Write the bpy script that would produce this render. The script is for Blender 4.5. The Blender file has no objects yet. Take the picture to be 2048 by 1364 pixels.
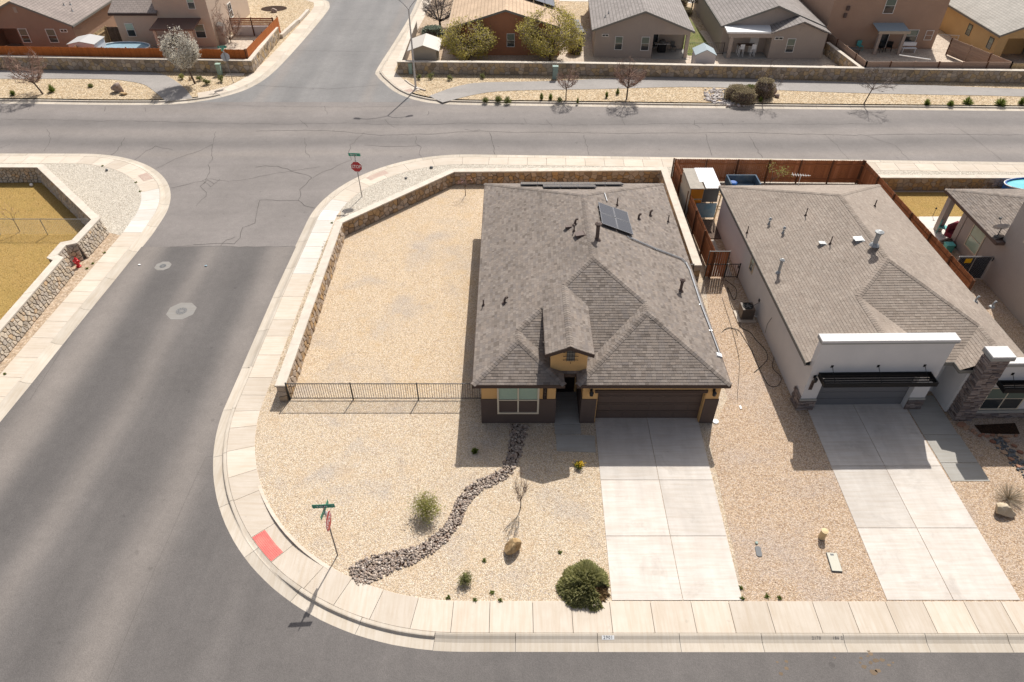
import bpy, math, random
from mathutils import Vector, Matrix
S = bpy.context.scene
COL = S.collection
R = random.Random(11)
rad = math.radians

# ---------------------------------------------------------------- camera, sky, sun, exposure
H = 25.0; FPX = 1365.0; TH = math.atan(1202 / 1365.0)
cd = bpy.data.cameras.new('camera'); cam = bpy.data.objects.new('camera', cd); COL.objects.link(cam)
cam.location = (0, 0, H); cam.rotation_euler = (math.pi / 2 - TH, 0, 0)
cd.sensor_width = 36; cd.lens = FPX / 2048 * 36; cd.clip_end = 2000
S.camera = cam
AZ, EL = rad(18), rad(49.5)                       # the sun stands far right of the view direction
SUN = Vector((math.sin(AZ) * math.cos(EL), math.cos(AZ) * math.cos(EL), math.sin(EL)))
w = bpy.data.worlds.new('World'); S.world = w; w.use_nodes = True
wn = w.node_tree; bg = wn.nodes['Background']
sky = wn.nodes.new('ShaderNodeTexSky'); sky.sky_type = 'NISHITA'; sky.sun_disc = False
sky.sun_elevation = EL; sky.sun_rotation = AZ
sky.air_density = .55; sky.dust_density = 5.0; sky.ozone_density = .6; sky.altitude = 800
hz = wn.nodes.new('ShaderNodeHueSaturation'); hz.inputs['Saturation'].default_value = .5      # whole sky desaturated to take the blue cast out of the shade
wn.links.new(sky.outputs[0], hz.inputs['Color']); wn.links.new(hz.outputs[0], bg.inputs[0]); bg.inputs[1].default_value = 0.135
sl = bpy.data.lights.new('sun', 'SUN'); so = bpy.data.objects.new('sun', sl); COL.objects.link(so)
sl.energy = 4.7; sl.angle = rad(0.53); sl.color = (1.0, 0.955, 0.885)
so.rotation_euler = (-SUN).to_track_quat('-Z', 'Y').to_euler(); so.location = (20, 40, 60)
S.view_settings.view_transform = 'Standard'; S.view_settings.look = 'None'
S.view_settings.exposure = 0.17; S.view_settings.gamma = 1.0

# ---------------------------------------------------------------- surveying: photo pixel -> place
CT, ST = math.cos(TH), math.sin(TH)
def ray(px, py):
    u = (px - 1024) / FPX; v = (682 - py) / FPX
    return Vector((u, CT + v * ST, -ST + v * CT))
def g(px, py, z=0.0):
    d = ray(px, py); t = (z - H) / d.z
    return Vector((d.x * t, d.y * t, z))
def gpl(px, py, p0, n):
    d = ray(px, py); o = Vector((0, 0, H)); t = (p0 - o).dot(n) / d.dot(n)
    return o + d * t

# ---------------------------------------------------------------- materials
class NB:
    def __init__(s, name):
        s.m = bpy.data.materials.new(name); s.m.use_nodes = True
        s.t = s.m.node_tree; s.b = s.t.nodes['Principled BSDF']
    def n(s, typ, props=None, **inp):
        nd = s.t.nodes.new('ShaderNode' + typ)
        for k, v in (props or {}).items(): setattr(nd, k, v)
        for k, v in inp.items():
            key = int(k[1:]) if k[0] == '_' and k[1:].isdigit() else k.replace('_', ' ')
            s.set(nd.inputs[key], v)
        return nd
    def set(s, sock, v):
        if isinstance(v, bpy.types.NodeSocket): s.t.links.new(v, sock)
        else:
            if sock.type == 'RGBA' and len(v) == 3: v = (*v, 1)
            sock.default_value = v
    def math(s, op, a, b=0.0, c=None):
        nd = s.n('Math', {'operation': op}, _0=a, _1=b)
        if c is not None: s.set(nd.inputs[2], c)
        return nd.outputs[0]
    def mix(s, f, a, b, mode='MIX'):
        nd = s.t.nodes.new('ShaderNodeMix'); nd.data_type = 'RGBA'; nd.blend_type = mode
        s.set(nd.inputs[0], f); s.set(nd.inputs[6], a); s.set(nd.inputs[7], b)
        return nd.outputs[2]
    def scale(s, c, f):
        nd = s.n('VectorMath', {'operation': 'SCALE'}, _0=c); s.set(nd.inputs[3], f); return nd.outputs[0]
    def ramp(s, f, stops, interp='LINEAR'):
        nd = s.t.nodes.new('ShaderNodeValToRGB'); cr = nd.color_ramp; cr.interpolation = interp
        while len(cr.elements) < len(stops): cr.elements.new(0.5)
        for e, (p, c) in zip(cr.elements, stops):
            e.position = p; e.color = (*c, 1) if len(c) == 3 else c
        s.set(nd.inputs[0], f); return nd.outputs[0]
    def pos(s): return s.n('NewGeometry').outputs['Position']
    def rnd(s):
        a = s.n('Attribute', {'attribute_name': 'rnd'}).outputs['Fac']
        o = s.n('ObjectInfo').outputs['Random']
        return s.math('FRACT', s.math('ADD', a, o))
    def noise(s, vec, scale, det=4, rough=.55, dist=0):
        return s.n('TexNoise', None, Vector=vec, Scale=scale, Detail=det, Roughness=rough, Distortion=dist).outputs['Fac']
    def mr(s, v, a, b, c, d):
        nd = s.n('MapRange', None, Value=v); 
        for i, x in enumerate((a, b, c, d)): nd.inputs[i + 1].default_value = x
        return nd.outputs[0]
    def bump(s, h, st, dist=.02):
        nd = s.n('Bump', None, Strength=st, Distance=dist, Height=h); s.t.links.new(nd.outputs[0], s.b.inputs['Normal'])
    def done(s, col, rough=.9, spec=.3, metal=0.0):
        s.set(s.b.inputs['Base Color'], col); s.set(s.b.inputs['Roughness'], rough)
        s.b.inputs['Specular IOR Level'].default_value = spec; s.b.inputs['Metallic'].default_value = metal
        return s.m

MATS = {}
def mk(name, c1, c2=None, sc=1.5, pal=None, rv=.12, grain=.1, gs=40, rough=.9, spec=.25, metal=0.0, bump=0.0, bs=60, bd=.01, det=5):
    b = NB(name); P = b.pos()
    if pal: col = b.ramp(b.rnd(), [(i / max(1, len(pal) - 1), c) for i, c in enumerate(pal)])
    else: col = b.mix(0.0, c1, c1)
    if c2: col = b.mix(b.mr(b.noise(P, sc, det), .35, .65, 0, 1), col, c2)
    if grain: col = b.scale(col, b.mr(b.noise(P, gs, 3, .7), .25, .75, 1 - grain, 1 + grain))
    if rv: col = b.scale(col, b.mr(b.rnd(), 0, 1, 1 - rv, 1 + rv))
    if name.startswith('shingle'): col = b.scale(b.scale(col, b.mr(b.noise(P, .45, 5, .65), .3, .7, .90, 1.10)), b.mr(b.noise(b.n('VectorMath', {'operation': 'MULTIPLY'}, _0=P, _1=(.9, .9, .25)).outputs[0], 1.6, 4, .6), .3, .7, .95, 1.05))
    if bump: b.bump(b.noise(P, bs, 4, .65), bump, bd)
    MATS[name] = b.done(col, rough, spec, metal); return MATS[name]

def gravel(name, pal, scale, patch, pscale=.35, psoft=(.5, .72), dark=.55, bump=.7, tint=None):
    b = NB(name); P = b.pos()
    Pd = b.n('VectorMath', {'operation': 'ADD'}, _0=P, _1=b.scale(b.n('TexNoise', None, Vector=P, Scale=scale * .6, Detail=2.0).outputs['Color'], .03)).outputs[0]
    v = b.n('TexVoronoi', {'feature': 'F1'}, Vector=Pd, Scale=scale, Randomness=1.0)
    cr = b.n('SeparateColor', None, Color=v.outputs['Color'])
    col = b.ramp(cr.outputs[0], [(i / (len(pal) - 1), c) for i, c in enumerate(pal)])
    pn = b.noise(P, pscale, 6, .6, .4)
    col = b.mix(b.math('MULTIPLY', b.mr(pn, psoft[0], psoft[1], 0, 1), .55), col, patch)
    if tint: col = b.mix(b.mr(b.noise(P, .9, 4), .52, .75, 0, .55), col, tint)
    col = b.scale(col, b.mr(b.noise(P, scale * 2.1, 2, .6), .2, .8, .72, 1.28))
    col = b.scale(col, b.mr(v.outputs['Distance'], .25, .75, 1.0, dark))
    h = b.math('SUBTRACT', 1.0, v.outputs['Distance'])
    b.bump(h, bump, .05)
    MATS[name] = b.done(col, .95, .15); return MATS[name]

def concrete(name, c1, c2, rv=.085, broom=None):
    b = NB(name); P = b.pos()
    st = b.n('VectorMath', {'operation': 'MULTIPLY'}, _0=P, _1=(.5, 7, 1) if broom != 'x' else (7, .5, 1)).outputs[0]
    n1 = b.noise(P, .8, 6, .62); n2 = b.noise(st, 1.2, 4, .6)
    col = b.mix(b.mr(n1, .3, .7, 0, 1), c1, c2)
    col = b.mix(b.mr(n2, .42, .7, 0, .55), col, (c2[0] * .9, c2[1] * .84, c2[2] * .76))
    col = b.scale(col, b.mr(b.noise(P, 60, 3, .7), .2, .8, .93, 1.07))
    col = b.scale(col, b.mr(b.rnd(), 0, 1, 1 - rv, 1 + rv))
    spots = b.mr(b.noise(P, 3.1, 3, .5), .68, .78, 1.0, .86)
    col = b.scale(col, spots)
    if name == 'drive_concrete': col = b.mix(b.mr(b.noise(P, .55, 5, .7, .6), .56, .74, 0, .5), col, (.33, .29, .255)); col = b.scale(col, b.mr(b.noise(b.n('VectorMath', {'operation': 'MULTIPLY'}, _0=P, _1=(2.2, .22, 1)).outputs[0], 1.0, 4, .6), .3, .7, .93, 1.05))
    b.bump(b.noise(P, 90, 3, .6), .12, .005)
    MATS[name] = b.done(col, .88, .2); return MATS[name]

def asphalt(name, c1, c2, axis, bands):
    """old asphalt: coarse chippings, dusty and worn lanes along the direction of travel"""
    b = NB(name); P = b.pos()
    sp = b.n('SeparateXYZ', None, Vector=P)
    wob = b.math('MULTIPLY', b.math('SUBTRACT', b.noise(P, .06, 2), .5), 2.2)
    t = b.math('ADD', sp.outputs[1 if axis == 'x' else 0], wob)
    st = b.n('VectorMath', {'operation': 'MULTIPLY'}, _0=P, _1=(.05, .55, 1) if axis == 'x' else (.55, .05, 1)).outputs[0]
    col = b.mix(b.mr(b.noise(st, 1.0, 5, .6, .5), .25, .75, 0, 1), c1, c2)
    for (c, wd, amt, cc) in bands:
        nd = b.n('MapRange', {'interpolation_type': 'SMOOTHSTEP'}, Value=b.math('ABSOLUTE', b.math('SUBTRACT', t, c)))
        for k, x in enumerate((0, wd, amt, 0)): nd.inputs[k + 1].default_value = x
        col = b.mix(nd.outputs[0], col, cc)
    col = b.scale(col, b.mr(b.noise(P, .22, 6, .65), .25, .75, .88, 1.12))
    col = b.scale(col, b.mr(b.noise(P, 2.3, 4, .65), .3, .7, .95, 1.05))
    v = b.n('TexVoronoi', {'feature': 'F1'}, Vector=P, Scale=34.0); cc = b.n('SeparateColor', None, Color=v.outputs['Color'])
    col = b.scale(col, b.mr(cc.outputs[0], 0, 1, .89, 1.11))
    col = b.scale(col, b.mr(b.noise(P, 14, 3, .8), .2, .8, .93, 1.07))
    col = b.scale(col, b.mr(b.noise(P, 1.6, 2, .4), .73, .78, 1.0, .80))
    b.bump(v.outputs['Distance'], .3, .01)
    MATS[name] = b.done(col, .85, .25); return MATS[name]

# ---------------------------------------------------------------- mesh building
WORLD = {}
class MB:
    def __init__(s): s.v = []; s.f = []; s.mi = []; s.r = []
    def add(s, vs, fs, mi=0, r=None):
        o = len(s.v); s.v.extend([tuple(p) for p in vs])
        rr = R.random() if r is None else r
        for f in fs: s.f.append(tuple(i + o for i in f)); s.mi.append(mi); s.r.append(rr)
        return s
    def box(s, x0, y0, z0, x1, y1, z1, mi=0, r=None):
        vs = [(x0, y0, z0), (x1, y0, z0), (x1, y1, z0), (x0, y1, z0), (x0, y0, z1), (x1, y0, z1), (x1, y1, z1), (x0, y1, z1)]
        return s.add(vs, [(3, 2, 1, 0), (4, 5, 6, 7), (0, 1, 5, 4), (1, 2, 6, 5), (2, 3, 7, 6), (3, 0, 4, 7)], mi, r)
    def obox(s, p, a, b, c, mi=0, r=None):
        p, a, b, c = Vector(p), Vector(a), Vector(b), Vector(c)
        vs = [p, p + a, p + a + b, p + b, p + c, p + a + c, p + a + b + c, p + b + c]
        fl = [(3, 2, 1, 0), (4, 5, 6, 7), (0, 1, 5, 4), (1, 2, 6, 5), (2, 3, 7, 6), (3, 0, 4, 7)]
        if a.cross(b).dot(c) < 0: fl = [f[::-1] for f in fl]
        return s.add(vs, fl, mi, r)
    def beam(s, p, q, w, h, mi=0, r=None, up=(0, 0, 1)):
        p, q = Vector(p), Vector(q); d = (q - p); side = d.cross(Vector(up))
        if side.length < 1e-6: side = d.cross(Vector((1, 0, 0)))
        side.normalize(); u = side.cross(d).normalized()
        return s.obox(p - side * w / 2 - u * h / 2, d, side * w, u * h, mi, r)
    def prism(s, poly, z0, z1, mi=0, r=None, zt=None):
        n = len(poly)
        a = sum(poly[i][0] * poly[(i + 1) % n][1] - poly[(i + 1) % n][0] * poly[i][1] for i in range(n))
        if a < 0: poly = poly[::-1]; zt = zt[::-1] if zt else None
        vs = [(p[0], p[1], z0) for p in poly] + [(p[0], p[1], zt[i] if zt else z1) for i, p in enumerate(poly)]
        fs = [tuple(range(n))[::-1], tuple(range(n, 2 * n))] + [(i, (i + 1) % n, n + (i + 1) % n, n + i) for i in range(n)]
        return s.add(vs, fs, mi, r)
    def poly(s, pts, mi=0, r=None): return s.add(pts, [tuple(range(len(pts)))], mi, r)
    def tube(s, p, q, r0, r1=None, n=6, mi=0, r=None, caps=True):
        p, q = Vector(p), Vector(q); r1 = r0 if r1 is None else r1
        d = (q - p); L = d.length
        if L < 1e-6: return s
        d /= L; a = d.orthogonal().normalized(); b = d.cross(a)
        vs = []
        for c, rr in ((p, r0), (q, r1)):
            for i in range(n):
                t = 2 * math.pi * i / n; vs.append(c + a * (rr * math.cos(t)) + b * (rr * math.sin(t)))
        fs = [(i, (i + 1) % n, n + (i + 1) % n, n + i) for i in range(n)]
        if caps: fs += [tuple(range(n))[::-1], tuple(range(n, 2 * n))]
        return s.add(vs, fs, mi, r)
    def path(s, pts, r0, n=5, mi=0, r=None):
        rr = R.random() if r is None else r
        for a, b in zip(pts, pts[1:]): s.tube(a, b, r0, r0, n, mi, rr)
        return s
    def lathe(s, c, prof, n=12, mi=0, r=None):
        c = Vector(c); vs = []
        for (rr, z) in prof:
            for i in range(n):
                t = 2 * math.pi * i / n; vs.append(c + Vector((rr * math.cos(t), rr * math.sin(t), z)))
        m = len(prof); fs = [(k * n + i, k * n + (i + 1) % n, (k + 1) * n + (i + 1) % n, (k + 1) * n + i) for k in range(m - 1) for i in range(n)]
        fs += [tuple(range(n))[::-1], tuple(range((m - 1) * n, m * n))]
        return s.add(vs, fs, mi, r)
    def build(s, name, mats, parent=None, smooth=False, kind=None, label=None, cat=None, group=None):
        me = bpy.data.meshes.new(name); me.from_pydata(s.v, [], s.f)
        if not isinstance(mats, (list, tuple)): mats = [mats]
        for m in mats: me.materials.append(MATS[m] if isinstance(m, str) else m)
        me.polygons.foreach_set('material_index', s.mi)
        at = me.attributes.new('rnd', 'FLOAT', 'FACE'); at.data.foreach_set('value', s.r)
        if smooth: me.polygons.foreach_set('use_smooth', [True] * len(s.f))
        me.update()
        return link(name, me, parent, kind, label, cat, group)
def link(name, me, parent=None, kind=None, label=None, cat=None, group=None):
    o = bpy.data.objects.new(name, me); COL.objects.link(o)
    if parent:
        o.parent = parent
        if parent.name in WORLD: o.matrix_parent_inverse = WORLD[parent.name]
    tag(o, label, cat, group, kind); return o
def tag(o, label=None, cat=None, group=None, kind=None):
    if label: o['label'] = label
    if cat: o['category'] = cat
    if group: o['group'] = group
    if kind: o['kind'] = kind
    return o
def thing(name, label, cat, loc=(0, 0, 0), rz=0.0, group=None, world=False):
    o = bpy.data.objects.new(name, None); COL.objects.link(o)
    o.location = loc; o.rotation_euler = (0, 0, rz); o.empty_display_size = .3
    tag(o, label, cat, group)
    if world: WORLD[o.name] = (Matrix.Translation(Vector(loc)) @ Matrix.Rotation(rz, 4, 'Z')).inverted()
    return o
def dup(root, loc, rz=0.0, label=None, scale=None):
    def cp(o, par):
        c = o.copy(); COL.objects.link(c); c.parent = par
        for ch in o.children: cp(ch, c)
        return c
    c = cp(root, None); c.location = loc; c.rotation_euler = (0, 0, rz)
    if label: c['label'] = label
    if scale: c.scale = (scale,) * 3 if not isinstance(scale, tuple) else scale
    return c
def text(name, body, size, mat, parent, M, depth=.004, align='CENTER', space=1.0):
    cu = bpy.data.curves.new(name, 'FONT'); cu.body = body; cu.size = size; cu.extrude = depth
    cu.align_x = align; cu.align_y = 'CENTER'; cu.space_character = space; cu.resolution_u = 2
    ob = bpy.data.objects.new('tmp', cu); me = bpy.data.meshes.new_from_object(ob)
    bpy.data.objects.remove(ob); bpy.data.curves.remove(cu)
    me.transform(M); me.materials.clear(); me.materials.append(MATS[mat])
    return link(name, me, parent)
FACE_S = Matrix.Rotation(math.pi / 2, 4, 'X')      # text in the XZ plane, read from the south (camera side)

def clip(poly, planes):
    for (a, b, c) in planes:                        # keep a*x+b*y<=c
        out = []; n = len(poly)
        for i in range(n):
            p, q = poly[i], poly[(i + 1) % n]
            dp, dq = a * p[0] + b * p[1] - c, a * q[0] + b * q[1] - c
            if dp <= 0: out.append(p)
            if (dp < 0 < dq) or (dq < 0 < dp):
                t = dp / (dp - dq); out.append((p[0] + t * (q[0] - p[0]), p[1] + t * (q[1] - p[1])))
        poly = out
        if len(poly) < 3: return []
    return poly
def area(p): return abs(sum(p[i][0] * p[(i + 1) % len(p)][1] - p[(i + 1) % len(p)][0] * p[i][1] for i in range(len(p)))) / 2
def inpoly(x, y, poly):
    c = False; n = len(poly)
    for i in range(n):
        x1, y1 = poly[i][:2]; x2, y2 = poly[(i + 1) % n][:2]
        if (y1 > y) != (y2 > y) and x < (x2 - x1) * (y - y1) / (y2 - y1) + x1: c = not c
    return c
def dedupe(p, e=.004):
    o = []
    for q in p:
        if not o or math.hypot(q[0] - o[-1][0], q[1] - o[-1][1]) > e: o.append(q)
    if len(o) > 1 and math.hypot(o[0][0] - o[-1][0], o[0][1] - o[-1][1]) <= e: o.pop()
    return o

# ---------------------------------------------------------------- material list
TAN = [(.42, .305, .205), (.57, .44, .30), (.64, .51, .36), (.70, .58, .435), (.77, .68, .55), (.58, .44, .30), (.51, .435, .38)]
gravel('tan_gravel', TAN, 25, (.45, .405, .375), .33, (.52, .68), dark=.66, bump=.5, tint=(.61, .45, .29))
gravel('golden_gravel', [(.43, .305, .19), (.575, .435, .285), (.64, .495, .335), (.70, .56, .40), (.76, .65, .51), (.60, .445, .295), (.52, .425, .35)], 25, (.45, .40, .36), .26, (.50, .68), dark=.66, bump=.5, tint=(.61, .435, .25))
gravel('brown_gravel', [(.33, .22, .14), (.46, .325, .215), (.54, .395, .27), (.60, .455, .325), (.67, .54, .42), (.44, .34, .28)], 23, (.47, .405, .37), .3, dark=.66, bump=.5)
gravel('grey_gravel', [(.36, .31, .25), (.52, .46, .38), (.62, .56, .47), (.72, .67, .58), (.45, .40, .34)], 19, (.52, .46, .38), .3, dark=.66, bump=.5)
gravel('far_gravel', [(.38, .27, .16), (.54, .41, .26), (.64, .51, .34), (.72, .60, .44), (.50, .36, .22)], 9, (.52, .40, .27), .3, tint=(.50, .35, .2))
gravel('dirt', [(.34, .25, .17), (.42, .31, .21), (.48, .37, .27), (.55, .44, .33)], 9, (.52, .44, .36), .25, dark=.8, bump=.3)
gravel('pale_dirt', [(.46, .37, .29), (.54, .44, .35), (.62, .53, .43), (.50, .42, .34)], 7, (.60, .52, .44), .4, dark=.85, bump=.3)
gravel('dry_lawn', [(.34, .205, .055), (.47, .30, .095), (.56, .375, .14), (.40, .255, .08), (.52, .36, .15)], 26, (.46, .32, .10), .35, dark=.6, tint=(.40, .28, .085))
gravel('green_grass', [(.10, .14, .03), (.16, .22, .05), (.2, .2, .07), (.30, .25, .12)], 16, (.34, .27, .16), .6, dark=.6)
gravel('mulch', [(.035, .02, .013), (.06, .033, .02), (.09, .05, .03)], 20, (.05, .03, .02), .5)
concrete('concrete', (.595, .53, .455), (.52, .45, .37))
concrete('concrete_x', (.595, .53, .455), (.52, .45, .37), broom='x')
concrete('white_concrete', (.635, .605, .565), (.58, .545, .495))
concrete('curb_concrete', (.54, .485, .415), (.46, .405, .335), broom='x')
concrete('drive_concrete', (.61, .57, .525), (.52, .475, .43))
concrete('grey_concrete', (.42, .405, .375), (.36, .345, .315))
GR = (.132, .121, .116); GB = (.235, .208, .188)
asphalt('far_asphalt', (.185, .167, .157), (.222, .20, .188), 'x', [(53.6, 1.5, .6, GR), (57.4, 1.5, .55, GR), (60.4, 1.2, .5, GB), (51.6, 1.0, .6, GB), (55.6, 1.2, .4, GB)])
asphalt('street_asphalt', (.113, .104, .10), (.146, .133, .126), 'y', [(-23.8, 1.8, .8, GB), (-19.6, 1.1, .45, GB), (-15.0, 1.6, .65, GB), (-21.8, 1.5, .5, (.092, .086, .084)), (-17.2, 1.5, .4, (.098, .091, .088))])
asphalt('north_asphalt', (.175, .170, .167), (.215, .207, .201), 'y', [(-20.6, 1.2, .4, (.15, .147, .146)), (-16.4, 1.2, .4, (.15, .147, .146)), (-13.4, 1.0, .5, GB), (-23.2, 1.0, .5, GB)])
asphalt('walk_asphalt', (.27, .25, .235), (.32, .297, .277), 'x', [])
concrete('collar_concrete', (.27, .258, .242), (.23, .22, .207))
mk('crack', (.085, .077, .072), rv=.2)
mk('seal', (.03, .03, .03), rv=.1)
mk('dark_iron', (.012, .012, .013), rough=.45, spec=.5, rv=0)
mk('galv', (.42, .43, .44), rough=.45, spec=.5, metal=.6, rv=.06)
mk('white_metal', (.75, .75, .74), rough=.5, rv=.04)
mk('white_paint', (.80, .80, .79), rough=.6, rv=.03)
mk('black', (.01, .01, .011), rough=.6, rv=0)
mk('sign_red', (.40, .008, .016), rough=.4, spec=.5, rv=0, grain=.02)
mk('sign_green', (.012, .26, .165), rough=.4, spec=.5, rv=0, grain=.02)
mk('sign_grey', (.45, .46, .47), rough=.5, rv=0)
mk('post_metal', (.23, .21, .20), rough=.55, metal=.3, rv=0)
mk('lamp_metal', (.52, .50, .48), rough=.5, metal=.3, rv=0)
mk('red_pad', (.56, .13, .12), (.62, .19, .16), 2, rough=.8, rv=.08)
mk('faded_pad', (.50, .37, .31), (.53, .42, .35), 2, rough=.85, rv=.05)
mk('hydrant_red', (.50, .008, .015), rough=.4, spec=.5, rv=0)
mk('manhole_iron', (.16, .155, .15), (.22, .21, .2), 20, rough=.6, rv=.1)
mk('shingle', None, pal=[(.150, .124, .106), (.222, .188, .162), (.196, .162, .138), (.248, .212, .184), (.172, .148, .134), (.230, .190, .160)], rv=.07, grain=.16, gs=55, bump=.25, bs=140)
mk('shingle_warm', None, pal=[(.25, .205, .168), (.29, .242, .203), (.275, .225, .187), (.315, .265, .222), (.262, .22, .187)], rv=.05, grain=.15, gs=55, bump=.25, bs=140)
mk('shingle_deck', (.06, .05, .045), rv=0)
mk('fascia', (.075, .052, .042), rv=.05)
mk('grey_fascia', (.20, .19, .17), rv=.05)
mk('tan_stucco', (.62, .385, .165), (.58, .355, .15), 1.2, rv=.02, grain=.05, gs=30, bump=.25, bs=70)
mk('brown_stucco', (.105, .078, .066), (.095, .070, .060), 1.2, rv=.02, grain=.06, gs=30, bump=.25, bs=70)
mk('white_stucco', (.64, .625, .61), (.60, .59, .58), 1, rv=.02, grain=.03, gs=30, bump=.2, bs=70)
mk('grey_trim', (.33, .325, .30), rv=.03)
mk('garage_brown', (.115, .082, .066), rough=.6, rv=.04, grain=.04)
mk('garage_grey', (.15, .15, .155), rough=.6, rv=.03, grain=.04)
mk('frame_cream', (.62, .55, .43), rough=.5, rv=.02, grain=0)
mk('frame_white', (.74, .72, .68), rough=.5, rv=.02, grain=0)
mk('blind', (.34, .45, .36), rough=.18, spec=.6, rv=.06, grain=.04, gs=8)
mk('glass', (.13, .17, .14), rough=.12, spec=.6, rv=.1, grain=0)
mk('dark_glass', (.035, .042, .045), rough=.05, spec=.8, rv=.1, grain=0)
mk('door_dark', (.02, .013, .01), rough=.5, rv=0)
mk('vent_brown', (.115, .082, .07), rough=.55, rv=.1)
mk('vent_light', (.50, .46, .41), rough=.5, rv=.06)
mk('vent_galv', (.36, .37, .37), rough=.45, metal=.3, rv=.06)
mk('solar', (.040, .040, .046), rough=.14, spec=.5, rv=.05, grain=0)
mk('solar_frame', (.22, .22, .23), rough=.4, metal=.5, rv=0)
mk('stack_stone', None, pal=[(.13, .10, .09), (.22, .175, .155), (.30, .25, .225), (.18, .155, .15), (.10, .085, .085)], rv=.12, grain=.2, gs=25, bump=.4)
mk('field_stone', None, pal=[(.26, .21, .155), (.42, .32, .205), (.50, .355, .19), (.34, .285, .235), (.44, .37, .295), (.30, .24, .185), (.55, .43, .29)], rv=.12, grain=.22, gs=18, bump=.5, bs=40, bd=.02)
mk('brown_stone', None, pal=[(.28, .205, .145), (.38, .265, .16), (.46, .30, .15), (.33, .27, .215), (.42, .33, .25), (.36, .30, .245)], rv=.12, grain=.2, gs=18, bump=.5, bs=40, bd=.02)
mk('pale_stone', None, pal=[(.42, .36, .29), (.52, .42, .30), (.47, .42, .355), (.58, .49, .38), (.38, .335, .285), (.52, .37, .225)], rv=.12, grain=.22, gs=18, bump=.5, bs=40, bd=.02)
mk('mortar', (.27, .225, .185), (.22, .18, .15), 4, rv=.03, grain=.15)
mk('coping', (.60, .54, .46), (.52, .46, .39), 2, rv=.05, grain=.08, bump=.15)
mk('river_stone', None, pal=[(.16, .13, .115), (.25, .205, .175), (.34, .27, .22), (.43, .365, .31), (.31, .225, .175), (.225, .195, .18), (.39, .31, .245), (.52, .46, .40)], rv=.1, grain=.12, gs=30)
mk('pale_river', None, pal=[(.36, .32, .31), (.50, .46, .44), (.60, .56, .53), (.42, .37, .34), (.54, .47, .42)], rv=.1, grain=.1, gs=30)
mk('red_flag', None, pal=[(.26, .11, .07), (.36, .20, .13), (.44, .30, .20), (.32, .15, .10)], rv=.1, grain=.15)
mk('cedar', None, pal=[(.30, .115, .05), (.35, .135, .058), (.26, .098, .044), (.38, .155, .075)], rv=.1, grain=.12, gs=14)
mk('orange_cedar', None, pal=[(.42, .13, .033), (.48, .15, .038), (.37, .112, .03)], rv=.08, grain=.1, gs=14)
mk('pale_wood', None, pal=[(.50, .36, .19), (.58, .43, .25), (.44, .31, .16)], rv=.08, grain=.1, gs=14)
mk('tan_board', None, pal=[(.34, .235, .175), (.38, .265, .20), (.31, .21, .16)], rv=.05, grain=.06, gs=10)
mk('post_brown', (.12, .055, .03), rv=.1)
mk('bark', (.10, .072, .055), (.15, .11, .085), 6, rv=.1)
mk('twig', None, pal=[(.20, .14, .11), (.27, .195, .155), (.17, .12, .095)], rv=.1, grain=0)
mk('grey_twig', None, pal=[(.16, .13, .12), (.22, .185, .165)], rv=.1, grain=0)
mk('red_twig', None, pal=[(.27, .17, .13), (.34, .225, .175), (.22, .145, .115)], rv=.1, grain=0)
mk('pale_twig', None, pal=[(.36, .31, .23), (.30, .25, .18), (.42, .36, .27)], rv=.1, grain=0)
def leafy(name, tr=.45):
    """thin leaves let part of the light through"""
    m = MATS[name]; t = m.node_tree; b = t.nodes['Principled BSDF']; o = t.nodes['Material Output']; tl = t.nodes.new('ShaderNodeBsdfTranslucent'); mx = t.nodes.new('ShaderNodeMixShader'); mx.inputs[0].default_value = tr
    src = b.inputs['Base Color'].links[0].from_socket; t.links.new(src, tl.inputs[0]); t.links.new(b.outputs[0], mx.inputs[1]); t.links.new(tl.outputs[0], mx.inputs[2]); t.links.new(mx.outputs[0], o.inputs[0])
mk('blossom', None, pal=[(.62, .58, .48), (.74, .71, .62), (.50, .45, .36), (.80, .78, .72)], rv=.06, grain=0)
mk('pink_blossom', None, pal=[(.50, .25, .27), (.6, .36, .36)], rv=.1, grain=0)
mk('olive_leaf', None, pal=[(.44, .38, .06), (.55, .48, .10), (.36, .33, .07), (.58, .50, .18), (.46, .40, .16)], rv=.15, grain=0)
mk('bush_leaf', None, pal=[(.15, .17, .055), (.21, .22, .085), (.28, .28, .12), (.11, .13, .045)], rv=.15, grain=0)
mk('juniper', None, pal=[(.36, .37, .16), (.45, .44, .21), (.54, .52, .27), (.28, .29, .12)], rv=.15, grain=0)
mk('bright_leaf', None, pal=[(.10, .135, .025), (.16, .20, .04), (.24, .27, .08)], rv=.15, grain=0)
mk('yellow_leaf', None, pal=[(.30, .30, .085), (.38, .36, .13), (.24, .26, .07)], rv=.12, grain=0)
mk('hedge_leaf', None, pal=[(.26, .21, .13), (.34, .28, .18), (.40, .335, .225), (.22, .19, .10)], rv=.12, grain=0)
mk('flower', (.72, .46, .02), rv=.2, grain=0)
mk('dead_leaf', None, pal=[(.34, .24, .13), (.26, .17, .09), (.42, .31, .18)], rv=.1, grain=0)
mk('sage_leaf', None, pal=[(.22, .26, .20), (.30, .34, .27), (.16, .20, .14)], rv=.12, grain=0)
for _n in ('blossom', 'olive_leaf', 'bush_leaf', 'juniper', 'bright_leaf', 'yellow_leaf', 'hedge_leaf', 'sage_leaf', 'dead_leaf'): leafy(_n)
mk('boulder', (.46, .34, .19), (.30, .185, .085), 3.5, rv=.1, grain=.25, gs=12, bump=.6, bs=14, bd=.04)
mk('pale_boulder', (.62, .53, .40), (.50, .40, .27), 3, rv=.1, grain=.2, gs=12, bump=.6, bs=14, bd=.04)
mk('brown_boulder', (.26, .19, .155), (.36, .29, .25), 3, rv=.1, grain=.25, gs=12, bump=.6, bs=14, bd=.04)
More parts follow.
